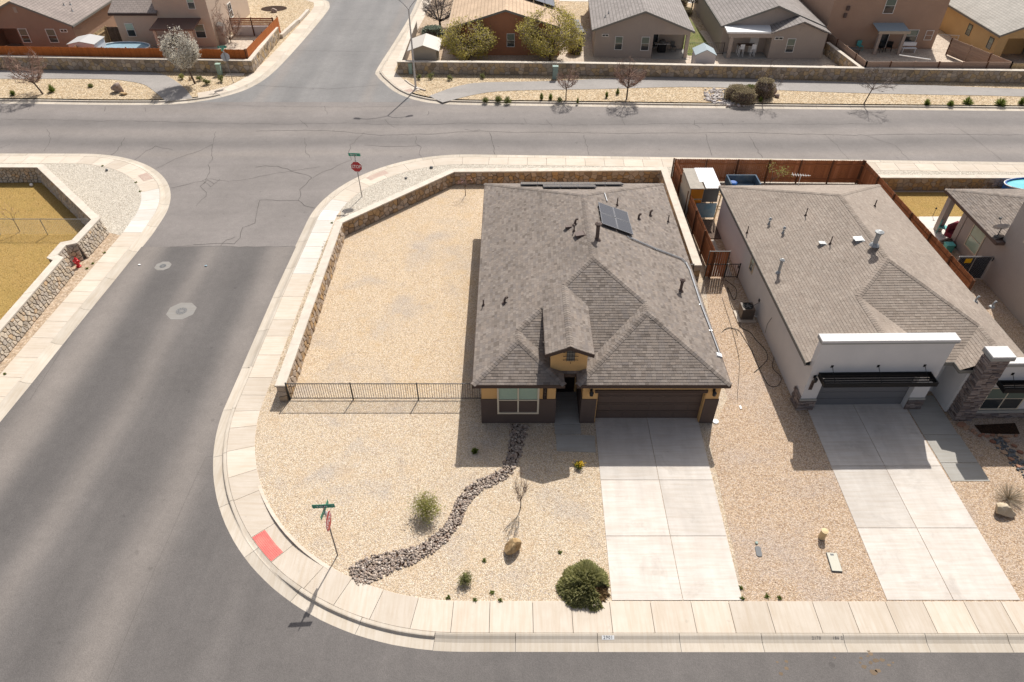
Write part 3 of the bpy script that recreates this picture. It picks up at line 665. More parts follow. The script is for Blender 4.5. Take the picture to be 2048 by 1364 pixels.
# ================================================================ HOUSES NEAR
def roof_build(parent, faces, fmat, shmat, segs, singles=(), limit=300, expo=.145, eaves=(), ze=2.9, soffit=None, fh=.2):
    """faces: list of 3D polygons; real shingle tabs laid course by course on each"""
    deck = MB()
    for f in faces: deck.poly(f, 0)
    roof = deck.build('roof', 'shingle_deck', parent)
    field = MB(); count = 0; norms = []
    for fi, f in enumerate(faces):
        P = [Vector(p) for p in f]
        n = Vector()
        for i in range(len(P)): a, b = P[i], P[(i + 1) % len(P)]; n += a.cross(b)
        n.normalize()
        if n.z < 0: n = -n
        norms.append(n)
        u = Vector((0, 0, 1)).cross(n).normalized(); v = n.cross(u)
        if v.z < 0: v = -v; u = -u
        o = min(P, key=lambda p: p.z)
        Q = [((p - o).dot(u), (p - o).dot(v)) for p in P]
        us = [q[0] for q in Q]; vs = [q[1] for q in Q]
        rows = int(max(vs) / expo) + 1
        for k in range(rows):
            v0 = k * expo - .012; x = min(us) - R.uniform(0, .4)
            while x < max(us):
                wd = R.choice((.12, .16, .2, .25, .3)); x1 = x + wd
                c = dedupe(clip(Q, [(-1, 0, -x - .002), (1, 0, x1 - .003), (0, -1, -v0), (0, 1, v0 + expo)]), .003)
                x = x1
                if len(c) < 3 or area(c) < 6e-4: continue
                ca = sum(c[i][0] * c[(i + 1) % len(c)][1] - c[(i + 1) % len(c)][0] * c[i][1] for i in range(len(c)))
                if ca < 0: c = c[::-1]
                th = .011 + R.choice((0, 0, .004)); N = len(c)
                top = [o + u * q[0] + v * q[1] + n * (.005 + th * (1 - (q[1] - v0) / expo)) for q in c]
                bot = [o + u * q[0] + v * q[1] + n * .001 for q in c]
                if u.cross(v).dot(n) < 0: fl = lambda t: t[::-1]
                else: fl = lambda t: t
                fs = [fl(tuple(range(N)))] + [fl((N + i, N + (i + 1) % N, (i + 1) % N, i)) for i in range(N)]
                rr = (R.random() * .85 + .15 * ((k * .37) % 1)) % 1.0
                if fi in singles and count < limit:
                    MB().add(top + bot, fs, 0, rr).build('shingle', shmat, roof); count += 1
                else: field.add(top + bot, fs, 0, rr)
    field.build('shingle_field', shmat, roof, kind='stuff')
    cap = MB()
    for (a, b, i, j) in segs:
        a, b = Vector(a), Vector(b); d = (b - a); L = d.length; d.normalize()
        ss = []
        for n in (norms[i], norms[j]):
            s = n.cross(d).normalized()
            if s.z > 0: s = -s
            ss.append(s)
        up = (norms[i] + norms[j]).normalized(); k = int(L / .16)
        for q in range(k + 1):
            p0 = a + d * (q * .16); p1 = a + d * min(L, q * .16 + .21)
            if (p1 - p0).length < .03: continue
            h0, h1 = .030, .017
            row = lambda p, h: [p + ss[0] * .15 + norms[i] * h, p + up * (h + .012), p + ss[1] * .15 + norms[j] * h]
            lowr = [x - up * .03 for x in row(p0, h0)]
            vsx = row(p0, h0) + row(p1, h1) + lowr
            cap.add(vsx, [(0, 1, 4, 3), (1, 2, 5, 4), (6, 7, 1, 0), (7, 8, 2, 1)])
    cap.build('ridge_cap', shmat, roof, kind='stuff')
    m = MB()
    for (p, q) in eaves:
        p, q = Vector(p), Vector(q); d = (q - p).normalized(); nn = d.cross(Vector((0, 0, 1))).normalized()
        m.obox(p - d * .015 + Vector((0, 0, -fh + .005)), (q - p) + d * .03, nn * .03, Vector((0, 0, fh)))
    m.build('fascia', fmat, parent)
    if soffit: MB().add([(x, y, ze - fh + .02) for x, y in soffit], [tuple(range(len(soffit)))]).build('soffit', fmat, parent)
    return roof, norms
def window(parent, x0, x1, z0, z1, y, axis='y', frame='frame_cream', top='blind', bot='glass', cols=1, rows=2, fw=.06, sgn=-1, dep=.05):
    """framed window on a wall; sgn gives the side it faces along the axis"""
    fr = MB(); e = sgn * dep
    def bx(mb, a, b, c, d, o0, o1):
        lo, hi = sorted((y + o0, y + o1))
        if axis == 'y': mb.box(a, lo, b, c, hi, d)
        else: mb.box(lo, a, b, hi, c, d)
    bx(fr, x0, z0, x0 + fw, z1, 0, e); bx(fr, x1 - fw, z0, x1, z1, 0, e)
    bx(fr, x0 + fw, z0, x1 - fw, z0 + fw, 0, e); bx(fr, x0 + fw, z1 - fw, x1 - fw, z1, 0, e)
    cw = (x1 - x0 - 2 * fw) / cols; rh = (z1 - z0 - 2 * fw) / rows
    for i in range(1, cols): bx(fr, x0 + fw + cw * i - fw * .4, z0 + fw, x0 + fw + cw * i + fw * .4, z1 - fw, 0, e * .9)
    for j in range(1, rows): bx(fr, x0 + fw, z0 + fw + rh * j - fw * .3, x1 - fw, z0 + fw + rh * j + fw * .3, 0, e * .8)
    f = fr.build('window', frame, parent)
    for i in range(cols):
        for j in range(rows):
            m = MB(); bx(m, x0 + fw + cw * i, z0 + fw + rh * j, x0 + fw + cw * (i + 1), z0 + fw + rh * (j + 1), e * .06, e * .3)
            m.build('pane', top if j == rows - 1 and rows > 1 else bot, f)
    return f
def sconce(parent, x, z, y, name='wall_lamp'):
    m = MB(); m.box(x - .06, y - .04, z - .02, x + .06, y, z + .14); m.beam((x, y - .04, z + .1), (x, y - .14, z + .1), .03, .03)
    m.lathe((x, y - .17, z - .16), [(.05, 0), (.085, .03), (.105, .2), (.02, .30)], 8)
    return m.build(name, 'dark_iron', parent)
def pipe_vent(parent, p, h, r=.035, mat='vent_brown', name='vent_pipe'):
    m = MB(); m.tube(p, p + Vector((0, 0, h)), r, r, 8); m.lathe(p + Vector((0, 0, -.03)), [(r * 3, 0), (r * 2.2, .07), (r * 1.3, .14)], 8)
    return m.build(name, mat, parent)
def flue(parent, p, h, r=.09, mat='vent_brown'):
    m = MB(); m.lathe(p + Vector((0, 0, -.05)), [(r * 2.2, 0), (r * 1.6, .1), (r, .16), (r, h - .15), (r * 1.15, h - .15), (r * 1.15, h - .1)], 10)
    m.lathe(p + Vector((0, 0, h - .07)), [(r * 1.9, 0), (r * 1.9, .05), (r * .5, .13)], 10)
    for k in range(4): a = k * math.pi / 2; m.tube(p + Vector((r * math.cos(a), r * math.sin(a), h - .18)), p + Vector((r * 1.5 * math.cos(a), r * 1.5 * math.sin(a), h - .05)), .01, .01, 4)
    return m.build('flue', mat, parent)
def gooseneck(parent, p, ang=.6, r=.06, mat='vent_brown'):
    m = MB(); d = Vector((math.cos(ang), math.sin(ang), 0)); pts = [p, p + Vector((0, 0, .16))]
    for k in range(1, 5): a = k * math.pi / 5; pts.append(p + Vector((0, 0, .16)) + d * (.12 * (1 - math.cos(a))) + Vector((0, 0, .12 * math.sin(a))))
    m.path(pts, r, 8); m.lathe(p + Vector((0, 0, -.03)), [(.15, 0), (.13, .05), (.07, .08)], 8)
    return m.build('gooseneck_vent', mat, parent)
def boxvent(parent, p, n, up, s=.4, mat='vent_brown'):
    up = (up - n * up.dot(n)).normalized(); sd = up.cross(n)
    m = MB(); a = p - sd * s / 2 - up * s * .45
    m.obox(a, sd * s, up * s * .9, n * .03); 
    b = p - sd * s * .4 - up * s * .35; v = [b, b + sd * s * .8, b + sd * s * .8 + up * s * .7, b + up * s * .7]
    t = [x + n * (.2 if i < 2 else .05) - up * (.06 if i < 2 else 0) for i, x in enumerate(v)]
    m.add(v + t, [(4, 5, 6, 7), (0, 1, 5, 4), (1, 2, 6, 5), (2, 3, 7, 6), (3, 0, 4, 7)])
    return m.build('box_vent', mat, parent)

# ---------------------------------------------------------------- our house
m_ = .42; ze = 2.9; xl, xr, Yf, Yb, y0 = -1.8, 10.0, 22.06, 40.9, 22.8
Wd = (xr - xl) / 2; xm = xl + Wd; Zr = ze + m_ * Wd; Yd = 22.6
LZ = lambda x: ze + m_ * (x - xl); RZ = lambda x: ze + m_ * (xr - x); FZ = lambda y: ze + m_ * (y - y0); BZ = lambda y: ze + m_ * (Yb - y)
house = thing('brown_house', 'brown shingle roofed corner house with tan upper walls and dark brown lower walls', 'house', (4, 30, 0), world=True)
a1 = (xl + 2.1, Yf + 2.1, LZ(xl + 2.1)); j1 = (xl + 2.1, y0 + 2.1, LZ(xl + 2.1)); xw = xl + 4.2
xg = xr - 7.0; a2 = (xr - 3.5, Yf + 3.5, RZ(xr - 3.5)); j2 = (xr - 3.5, y0 + 3.5, a2[2])
ap = (xm, y0 + Wd, Zr); bk = (xm, Yb - Wd, Zr)
xd0, xdr, xd1 = xl + 3.3, xl + 4.4, xl + 5.5; zdr = LZ(xdr); zd1 = zdr - m_ * 1.1
faces = [
    [(xl, Yf, ze), a1, j1, (xd0, y0 + 3.3, LZ(xd0)), (xd0, Yd, LZ(xd0)), (xdr, Yd, zdr), (xdr, y0 + 4.4, zdr), ap, bk, (xl, Yb, ze)],      # left
    [(xw, Yf, ze), (xw, y0, ze), j1, a1],
    [(xl, Yf, ze), (xw, Yf, ze), a1],
    [(xw, y0, ze), (xg, y0, ze), j2, ap, j1],
    [(xg, Yf, ze), a2, j2, (xg, y0, ze)],
    [(xg, Yf, ze), (xr, Yf, ze), a2],
    [(xr, Yf, ze), (xr, Yb, ze), bk, ap, j2, a2],
    [(xr, Yb, ze), (xl, Yb, ze), bk],
    [(xdr, Yd, zdr), (xd1, Yd, zd1), (xd1, y0 + (zd1 - ze) / m_, zd1), (xdr, y0 + 4.4, zdr)]]
segs = [((xl, Yf, ze), a1, 0, 2), (a1, j1, 0, 1), (j1, (xd0, y0 + 3.3, LZ(xd0)), 0, 3), ((xdr, y0 + 4.4, zdr), ap, 0, 3), (ap, bk, 0, 6), ((xl, Yb, ze), bk, 0, 7), ((xr, Yb, ze), bk, 6, 7),
        ((xw, Yf, ze), a1, 2, 1), ((xg, Yf, ze), a2, 5, 4), ((xr, Yf, ze), a2, 5, 6), (a2, j2, 4, 6), (j2, ap, 3, 6), ((xdr, Yd, zdr), (xdr, y0 + 4.4, zdr), 0, 8)]
soff = [(xl, Yf), (xw, Yf), (xw, y0), (xg, y0), (xg, Yf), (xr, Yf), (xr, Yb), (xl, Yb)]
ev = [((a[0], a[1], ze), (b[0], b[1], ze)) for a, b in zip(soff, soff[1:] + soff[:1])]
roof1, N1 = roof_build(house, faces, 'fascia', 'shingle', segs, singles=(2, 5), eaves=ev, soffit=soff)
# barge boards and gable of the entrance tower
m = MB()
for xa, za in ((xd0, LZ(xd0)), (xd1, zd1)):
    m.obox((xa, Yd - .03, za - .19), Vector((xdr - xa, 0, zdr - za)), Vector((0, .03, 0)), Vector((0, 0, .19)))
    m.obox((xa - (.02 if xa < xdr else -.02), Yd, za - .19), Vector((0, 3.2, 0)), Vector((.02 if xa < xdr else -.02, 0, 0)), Vector((0, 0, .185)))
m.build('barge_board', 'fascia', house)
m = MB()
tx0, tx1, ty = 1.78, 3.46, 22.92
gz = lambda x: zdr - .06 - m_ * abs(x - xdr)
m.add([(tx0, ty, 2.76), (tx1, ty, 2.76), (tx1, ty, gz(tx1)), (xdr, ty, gz(xdr)), (tx0, ty, gz(tx0)), (tx0, ty + .2, 2.76), (tx1, ty + .2, 2.76), (tx1, ty + .2, gz(tx1)), (xdr, ty + .2, gz(xdr)), (tx0, ty + .2, gz(tx0))], [(0, 1, 2, 3, 4), (0, 5, 6, 1), (5, 9, 8, 7, 6)])
m.box(tx0 - .001, ty + .001, 2.9, tx0 + .15, 27, gz(tx0) - .05); m.box(tx1 - .15, ty + .001, 2.9, tx1 + .001, 26.3, gz(tx1) - .05)
m.build('gable_wall', 'tan_stucco', house)
m = MB(); m.box(2.50, ty - .02, 3.62, 2.86, ty + .03, 4.38); m.build('gable_niche', 'grey_fascia', house)
m = MB()
for z in (3.72, 3.95, 4.18): m.tube((2.38, ty - .07, z), (2.98, ty - .07, z), .014, None, 5); [m.lathe((x, ty - .07, z - .025), [(.005, 0), (.03, .02), (.005, .05)], 6) for x in (2.36, 3.0)]
for x in (2.50, 2.62, 2.74, 2.86): m.tube((x, ty - .06, 3.62), (x, ty - .06, 4.36), .012, None, 4)
m.tube((2.68, ty - .07, 3.5), (2.68, ty - .07, 3.64), .02, .004, 5); m.build('iron_grille', 'dark_iron', house)
# walls
m = MB(); zt = 2.74
for (a, b, c, d) in ((-1.44, 22.37, 2.05, 22.57), (-1.44, 22.57, -1.24, 40.5), (1.85, 22.57, 2.05, 24.7), (2.05, 24.5, 3.32, 24.7), (3.32, 22.37, 3.52, 24.7), (3.52, 22.37, 4.0, 22.72), (9.12, 22.37, 9.74, 22.72), (9.54, 22.72, 9.74, 40.5), (-1.24, 40.3, 9.54, 40.5)): m.box(a, b, 0, c, d, zt)
m.box(4.0, 22.37, 2.16, 9.12, 22.72, zt); m.build('wall', 'tan_stucco', house)
m = MB(); zw = 1.66; e = .035
m.box(-1.44 - e, 22.37 - e, 0, 2.05 + e, 22.37, zw); m.box(-1.44 - e, 22.37, 0, -1.44, 40.5, zw); m.box(2.05, 22.37, 0, 2.05 + e, 24.5, zw)
m.box(3.32 - e, 22.37, 0, 3.32, 24.5, zw); m.box(3.32 - e, 22.37 - e, 0, 4.0, 22.37, zw); m.box(9.12, 22.37 - e, 0, 9.74 + e, 22.37, zw); m.box(9.74, 22.37, 0, 9.74 + e, 40.5, zw)
m.build('wainscot', 'brown_stucco', house)
m = MB(); m.box(3.88, 22.31, 2.10, 9.14, 22.369, 2.28); m.build('garage_lintel', 'fascia', house)
gd = bpy.data.objects.new('garage_door', None); COL.objects.link(gd); gd.parent = house; gd.matrix_parent_inverse = WORLD[house.name]
MB().box(4.0, 22.69, 0, 9.12, 22.71, 2.16).build('door_leaf', 'garage_brown', gd)
for r_ in range(4):
    z0, z1 = .0 + r_ * .54, .52 + r_ * .54
    m = MB(); m.box(4.02, 22.665, z0 + .008, 9.10, 22.69, z1); 
    for k in range(8):
        xa = 4.10 + k * .626; m.box(xa + .03, 22.652, z0 + .10, xa + .57, 22.665, z1 - .09)
    m.build('door_panel', 'garage_brown', gd)
m = MB(); m.box(9.08, 22.40, 0, 9.118, 22.70, 2.15); m.box(4.002, 22.40, 0, 4.04, 22.70, 2.15); m.build('door_jamb', 'tan_stucco', house)
window(house, -.70, 1.28, .70, 2.56, 22.37, cols=2, rows=2, fw=.085, dep=.085)
fd = MB().box(2.2, 24.46, 0, 3.15, 24.5, 2.1).build('front_door', 'door_dark', house)
MB().lathe((2.3, 24.42, 1.0), [(.03, 0), (.03, .05)], 6).build('handle', 'galv', fd)
sconce(house, 3.70, 2.2, 22.37); sconce(house, 9.42, 2.2, 22.37)
np_ = MB().box(1.45, 22.335, 1.69, 1.64, 22.369, 2.40).build('number_plate', 'door_dark', house)
for i, ch in enumerate('2901'): text('digit', ch, .2, 'vent_brown', np_, Matrix.Translation((1.545, 22.33, 2.30 - i * .17)) @ FACE_S)
# vents on the roof
PL = (Vector((xl, 0, ze)), Vector((-m_, 0, 1)).normalized()); PR = (Vector((xr, 0, ze)), Vector((m_, 0, 1)).normalized()); PB = (Vector((0, Yb, ze)), Vector((0, m_, 1)).normalized())
r_ = roof1
boxvent(r_, gpl(1138, 455, *PL), PL[1], Vector((1, .4, 0)), .34); pipe_vent(r_, gpl(1148, 463, *PL), .42); gooseneck(r_, gpl(1150, 449, *PL), .9); boxvent(r_, gpl(1161, 470, *PL), PL[1], Vector((1, .2, 0)), .55)
pipe_vent(r_, gpl(967, 611, *PL), .4); gooseneck(r_, gpl(1009, 606, *PL), .8)
flue(r_, gpl(1194, 479, *PR), 1.0, .1); pipe_vent(r_, gpl(1234, 411, *PR), .5); gooseneck(r_, gpl(1277, 438, *PR), .9); gooseneck(r_, gpl(1300, 431, *PR), .9); pipe_vent(r_, gpl(1336, 444, *PR), .5); flue(r_, gpl(1361, 582, *PR), .75, .08)
# roof conduit
m = MB()
def lift(p, n, h=.07): return p + n * h
c1 = [lift(gpl(x, y, *PR), PR[1]) for x, y in ((1253, 474), (1259, 478), (1310, 500), (1360, 519), (1370, 527), (1378, 542), (1400, 610), (1420, 662), (1437, 708))]
c2 = [lift(gpl(x, y, *PR), PR[1]) for x, y in ((1208, 388), (1213, 404))]
m.path(c1, .026, 6); m.path([p + Vector((.05, .07, 0)) for p in c1[1:-1]], .018, 5); m.path(c2, .028, 6)
for k in (2, 4, 6, 7): m.obox(c1[k] + Vector((-.08, -.03, -.06)), (.16, 0, 0), (0, .06, 0), (0, 0, .05))
m.build('conduit', 'galv', roof1)
p = lift(gpl(1437, 711, *PR), PR[1], .0); m = MB(); t = Vector((1, 0, -m_)).normalized(); m.obox(p - t * .14 + Vector((0, -.12, 0)), t * .28, Vector((0, .24, 0)), PR[1] * .08); m.build('junction_box', 'white_metal', roof1)
# solar arrays resting on rails above the roof
def solar(label, quads, n, lift_):
    o = thing('solar_array', label, 'solar panels', tuple(quads[0][0]), world=True, group='solar panels on the brown roof')
    for q in quads:
        q = [p + n * lift_ for p in q]; a, b = q[1] - q[0], q[3] - q[0]
        pn = MB().obox(q[0], a, b, n * .035).build('solar_panel', 'solar', o)
        f = MB(); ea, eb = a.normalized(), b.normalized(); t_ = .03
        for (p0, d, w_) in ((q[0], a, eb), (q[3] - eb * t_, a, eb), (q[0] + eb * t_, b - eb * 2 * t_, ea), (q[1] - ea * t_ + eb * t_, b - eb * 2 * t_, ea)): f.obox(p0 - n * .003, d, w_ * t_, n * .042)
        f.build('frame', 'solar_frame' if lift_ < .3 else 'solar_frame', pn)
    m = MB()
    for f_ in (.25, .75):
        for q in quads:
            a, b = q[1] - q[0], q[3] - q[0]; p = q[0] + b * f_ + n * (lift_ - .05); m.beam(p - a * .02, p + a * 1.02, .04, .045, up=tuple(n))
            m.tube(q[0] + b * f_ + a * .5, q[0] + b * f_ + a * .5 + n * (lift_ - .05), .025, None, 5)
    m.build('rail', 'galv', o); return o
tl, tr, br_, bl = [gpl(x, y, PR[0] + PR[1] * .16, PR[1]) - PR[1] * .16 for x, y in ((1196, 404), (1254, 424), (1267, 470), (1204, 447))]
gpx = .006
def quad4(u0, u1, v0, v1):
    f = lambda u, v: (bl.lerp(br_, u)).lerp(tl.lerp(tr, u), v); return [f(u0, v0), f(u1, v0), f(u1, v1), f(u0, v1)]
solar('square array of four black solar panels on the right roof slope', [quad4(a + gpx, a + .5 - gpx, b + gpx, b + .5 - gpx) for a in (0, .5) for b in (0, .5)], PR[1], .14)
up_ = Vector((0, -1, m_)).normalized()
yr1, yr2 = 39.9, 38.35; q_ = []
for (xs, n_, y_) in ((.58, 6, 40.35), (1.95, 3, 38.95)):
    for k in range(n_):
        x0 = xs + k * 1.09; p0 = Vector((x0, y_, BZ(y_)))
        q_.append([p0 + Vector((1.06, 0, 0)), p0, p0 + up_ * 1.42, p0 + Vector((1.06, 0, 0)) + up_ * 1.42][::1])
solar('two stepped rows of glary solar panels along the back eave', [[q[1], q[0], q[3], q[2]] for q in q_], PB[1], .13)

# ---------------------------------------------------------------- white neighbour house
def house_two():
    xl, W, m_, y0, Yb, ze, Y0 = 13.92, 5.3, .43, 23.5, 40.6, 2.9, 23.55
    xr = xl + 2 * W; P = lambda x, y, z: (x, y, z)
    H_ = thing('white_house', 'white stucco house with warm grey shingle roof, tall garage parapet and stone pillar', 'house', (13.92, 23.5, 0), rad(.75), world=False)
    off = Vector((13.92, 23.5, 0)); 
    inv = Matrix.Translation(-off); WORLD[H_.name] = inv       # parts are written in street coordinates, the whole turns with its base
    LZ = lambda x: ze + m_ * (x - xl); RZ = lambda x: ze + m_ * (xr - x)
    a, b = xl + 3.3, xl + 6.6; jl = (a, y0 + 3.3, LZ(a)); fr = (a, Y0, LZ(a)); ap = (xl + W, y0 + W, ze + m_ * W); bk = (xl + W, Yb - W, ap[2])
    xw = 20.95; xk = (xw + xr) / 2; t = xr - xk; jr = (xk, y0 + t, RZ(xk)); fk = (xk, 22.95, RZ(xk))
    faces = [[(xl, Y0, ze), fr, jl, ap, bk, (xl, Yb, ze)], [fr, (b, Y0, ze), (b, y0 + .001, ze), jl], [(b, y0, ze), (xw, y0, ze), jr, ap, jl],
             [(xw, 22.95, ze), fk, jr, (xw, y0, ze)], [(xr, 22.95, ze), (xr, Yb, ze), bk, ap, jr, fk], [(xr, Yb, ze), (xl, Yb, ze), bk]]
    segs = [(fr, jl, 0, 1), (jl, ap, 0, 2), (ap, bk, 0, 4), ((xl, Yb, ze), bk, 0, 5), ((xr, Yb, ze), bk, 4, 5), (jr, ap, 4, 2), (fk, jr, 3, 4)]
    so_ = [(xl, Y0), (b, Y0), (b, y0), (xw, y0), (xw, 22.95), (xr, 22.95), (xr, Yb), (xl, Yb)]
    ev = [((p[0], p[1], ze), (q[0], q[1], ze)) for p, q in zip(so_, so_[1:] + so_[:1]) if not (p[1] == Y0 and q[1] == Y0)]
    rf, N = roof_build(H_, faces, 'grey_fascia', 'shingle_warm', segs, singles=(2,), eaves=ev, soffit=so_)
    m = MB(); zt = 2.74
    for (p, q, r, s) in ((14.18, 23.6, 14.36, 40.2), (21.45, 23.0, 21.65, 24.6), (19.9, 24.4, 21.45, 24.6), (24.0, 22.9, 24.18, 40.2), (14.36, 40.0, 24.0, 40.2), (19.72, 23.6, 19.9, 24.6)): m.box(p, q, 0, r, s, zt)
    m.build('wall', 'white_stucco', H_)
    m = MB()                                           # garage front with its parapet
    m.box(14.15, 23.25, 0, 14.92, 23.62, 2.3); m.box(19.5, 23.25, 0, 20.28, 23.62, 2.3); m.box(14.15, 23.25, 2.3, 20.28, 23.62, 4.38); m.build('parapet_wall', 'white_stucco', H_)
    m = MB(); m.box(14.06, 23.17, 4.381, 20.37, 23.70, 4.58); m.build('parapet_cap', 'white_stucco', H_)
    m = MB(); m.box(14.08, 23.165, 4.37, 20.35, 23.169, 4.45); m.box(14.055, 23.17, 4.37, 14.059, 23.70, 4.5)
    m.box(14.1, 23.19, .64, 14.94, 23.249, .76); m.box(19.49, 23.19, .64, 20.3, 23.249, .76); m.build('trim_band', 'grey_trim', H_)
    st = MB()
    def stack(x0, x1, z0, z1, y, axis='y', sgn=-1, hgt=.085):
        z = z0; 
        while z < z1 - .02:
            h = R.uniform(.06, .11); h = min(h, z1 - z); x = x0
            while x < x1 - .02:
                w_ = min(R.uniform(.15, .48), x1 - x); d = R.uniform(.02, .07) * sgn
                if x1 - x - w_ < .08: w_ = x1 - x
                lo, hi = sorted((y, y + d)); g_ = .005
                if axis == 'y': yield MB().box(x + g_, lo, z + g_, x + w_ - g_, hi, z + h - g_)
                else: yield MB().box(lo, x + g_, z + g_, hi, x + w_ - g_, z + h - g_)
                x += w_
            z += h
    def put(parent, gens, cap=300):
        fill = MB(); k = 0
        for gnr in gens:
            for b_ in gnr:
                if k < cap: b_.build('stone', 'stack_stone', parent); k += 1
                else: fill.v and None; fill.add(b_.v, b_.f, 0, b_.r[0])
        if fill.v: fill.build('stone_facing', 'stack_stone', parent, kind='stuff')
    wz = MB(); wz.box(14.12, 23.22, 0, 14.92, 23.249, .64); wz.box(14.12, 23.25, 0, 14.149, 24.0, .9); wz.box(19.5, 23.22, 0, 20.3, 23.249, .64); w_ = wz.build('stone_base', 'mortar', H_)
    put(w_, [stack(14.08, 14.93, 0, .64, 23.22), stack(19.49, 20.32, 0, .64, 23.22), stack(23.22, 24.0, 0, .9, 14.12, 'x', -1)])
    pz = MB(); pz.box(21.62, 22.42, 0, 22.42, 23.0, 4.05); w_ = pz.build('stone_pillar', 'mortar', H_)
    put(w_, [stack(21.57, 22.46, 0, 4.05, 22.42), stack(22.40, 23.0, 0, 4.05, 21.62, 'x', -1), stack(22.4, 23.0, 2.9, 4.05, 22.42, 'x', 1)])
    m = MB(); m.box(21.5, 22.3, 4.051, 22.55, 23.05, 4.30); m.build('pillar_cap', 'white_stucco', H_)
    m = MB(); m.box(21.49, 22.29, 4.051, 22.56, 22.30, 4.22); m.box(21.485, 22.3, 4.051, 21.499, 23.05, 4.22); m.build('pillar_band', 'grey_trim', H_)
    m = MB(); m.box(22.43, 22.62, 0, 27.0, 22.9, 3.5); m.build('wing_wall', 'white_stucco', H_)
    m = MB(); m.box(22.50, 22.55, 3.501, 27.0, 22.95, 3.68); m.build('wing_cap', 'white_stucco', H_)
    m = MB(); m.box(22.5, 22.54, 3.45, 27, 22.549, 3.6); m.build('wing_band', 'grey_trim', H_); MB().box(22.47, 22.5, .40, 27, 22.619, .56).build('sill_band', 'grey_trim', H_)
    wb = MB(); wb.box(22.5, 22.58, 0, 27, 22.62, .4); w_ = wb.build('stone_wainscot', 'mortar', H_)
    put(w_, [stack(22.47, 27, 0, .4, 22.58)])
    window(H_, 22.62, 24.55, .58, 2.05, 22.62, cols=2, rows=2, fw=.05, top='glass', bot='dark_glass')
    gd = MB().box(14.92, 23.56, 0, 19.5, 23.59, 2.3).build('garage_door', 'garage_grey', H_)
    for k in range(5): MB().box(14.95, 23.54, k * .45 + .01, 19.47, 23.56, k * .45 + .44).build('door_panel', 'garage_grey', gd)
    def awning(x0, x1, y, z, dep):
        o = bpy.data.objects.new('awning', None); COL.objects.link(o); o.parent = H_; o.matrix_parent_inverse = WORLD[H_.name]
        m = MB(); m.box(x0, y - dep, z - .12, x1, y - dep + .05, z + .12); m.box(x0, y - dep + .05, z - .12, x0 + .05, y - .01, z + .12); m.box(x1 - .05, y - dep + .05, z - .12, x1, y - .01, z + .12); m.box(x0 + .05, y - .06, z - .12, x1 - .05, y - .01, z + .12); m.build('awning_frame', 'black', o)
        for k in range(4): yy = y - dep + .1 + k * (dep - .14) / 4; MB().box(x0 + .05, yy, z - .06, x1 - .05, yy + .07, z - .03).build('slat', 'black', o)
        return o
    aw = awning(14.52, 19.86, 23.249, 2.42, .78)
    m = MB()
    for x in (15.03, 17.21, 19.40): m.tube((x, 23.2, 2.93), (x, 22.52, 2.5), .012, None, 4); m.box(x - .06, 23.235, 2.85, x + .06, 23.249, 3.0)
    m.build('awning_rod', 'black', aw)
    aw = awning(22.72, 26.9, 22.619, 2.42, .62); m = MB(); m.tube((23.2, 22.6, 2.95), (23.2, 22.05, 2.5), .012, None, 4); m.box(23.14, 22.6, 2.87, 23.26, 22.619, 3.02); m.build('awning_rod', 'black', aw)
    sconce(H_, 14.40, 2.22, 23.25); sconce(H_, 19.95, 2.22, 23.25)
    np_ = MB().box(14.34, 23.215, 1.40, 14.50, 23.249, 2.02).build('number_plate', 'vent_brown', H_)
    for i, ch in enumerate('2905'): text('digit', ch, .17, 'black', np_, Matrix.Translation((14.42, 23.21, 1.94 - i * .15)) @ FACE_S)
    window(H_, 32.6, 33.2, 1.5, 2.65, 14.18, axis='x', frame='frame_cream', top='blind', bot='dark_glass', fw=.06)
    # roof vents
    T = Matrix.Translation(off) @ Matrix.Rotation(rad(.75), 4, 'Z') @ Matrix.Translation(-off); Ti = T.inverted()
    PLp, PLn = T @ Vector((xl, 30, ze)), T.to_3x3() @ Vector((-m_, 0, 1)).normalized(); PRp, PRn = T @ Vector((xr, 30, ze)), T.to_3x3() @ Vector((m_, 0, 1)).normalized()
    L = lambda x, y: Ti @ gpl(x, y, PLp, PLn); Rr = lambda x, y: Ti @ gpl(x, y, PRp, PRn)
    for x, y in ((1494, 466), (1611, 431), (1660, 488)): pipe_vent(rf, L(x, y), .5, .03, 'vent_brown')
    for x, y in ((1538, 448), (1566, 466)): flue(rf, L(x, y), .38, .05, 'vent_galv')
    flue(rf, L(1557, 545), .85, .075, 'vent_galv'); boxvent(rf, L(1646, 488), Vector((-m_, 0, 1)).normalized(), Vector((1, 0, 0)), .34, 'vent_galv'); boxvent(rf, L(1718, 480), Vector((-m_, 0, 1)).normalized(), Vector((1, 0, 0)), .5, 'vent_galv')
    flue(rf, Rr(1749, 489), .8, .12, 'vent_galv'); pipe_vent(rf, Rr(1749, 413), .45); gooseneck(rf, Rr(1950, 603), .5, .05, 'vent_galv'); gooseneck(rf, Rr(1984, 613), .5, .05, 'vent_galv')
    m = MB(); p = Vector((19.2, 40.75, 2.85)); m.tube(p, p + Vector((0, 0, .75)), .02, None, 5); q = p + Vector((0, 0, .7)); m.beam(q + Vector((-.6, .1, 0)), q + Vector((.6, -.1, .02)), .02, .02)
    for k in range(7): c = q + Vector((-.5 + k * .16, .08 - k * .025, .02)); m.beam(c + Vector((-.03, -.25 + k * .02, 0)), c + Vector((.03, .25 - k * .02, 0)), .012, .012)
    m.build('aerial', 'white_metal', H_)
    m = MB()
    for (y_, z_) in ((34.6, .5), (30.6, 1.0)): m.box(14.12, y_, z_, 14.18, y_ + .12, z_ + .16)
    m.path([(14.15, 28.6, 1.5), (14.12, 28.8, .9), (14.1, 28.7, .3)], .012, 4); m.build('wall_outlet', 'bin_grey', H_)
house_two()

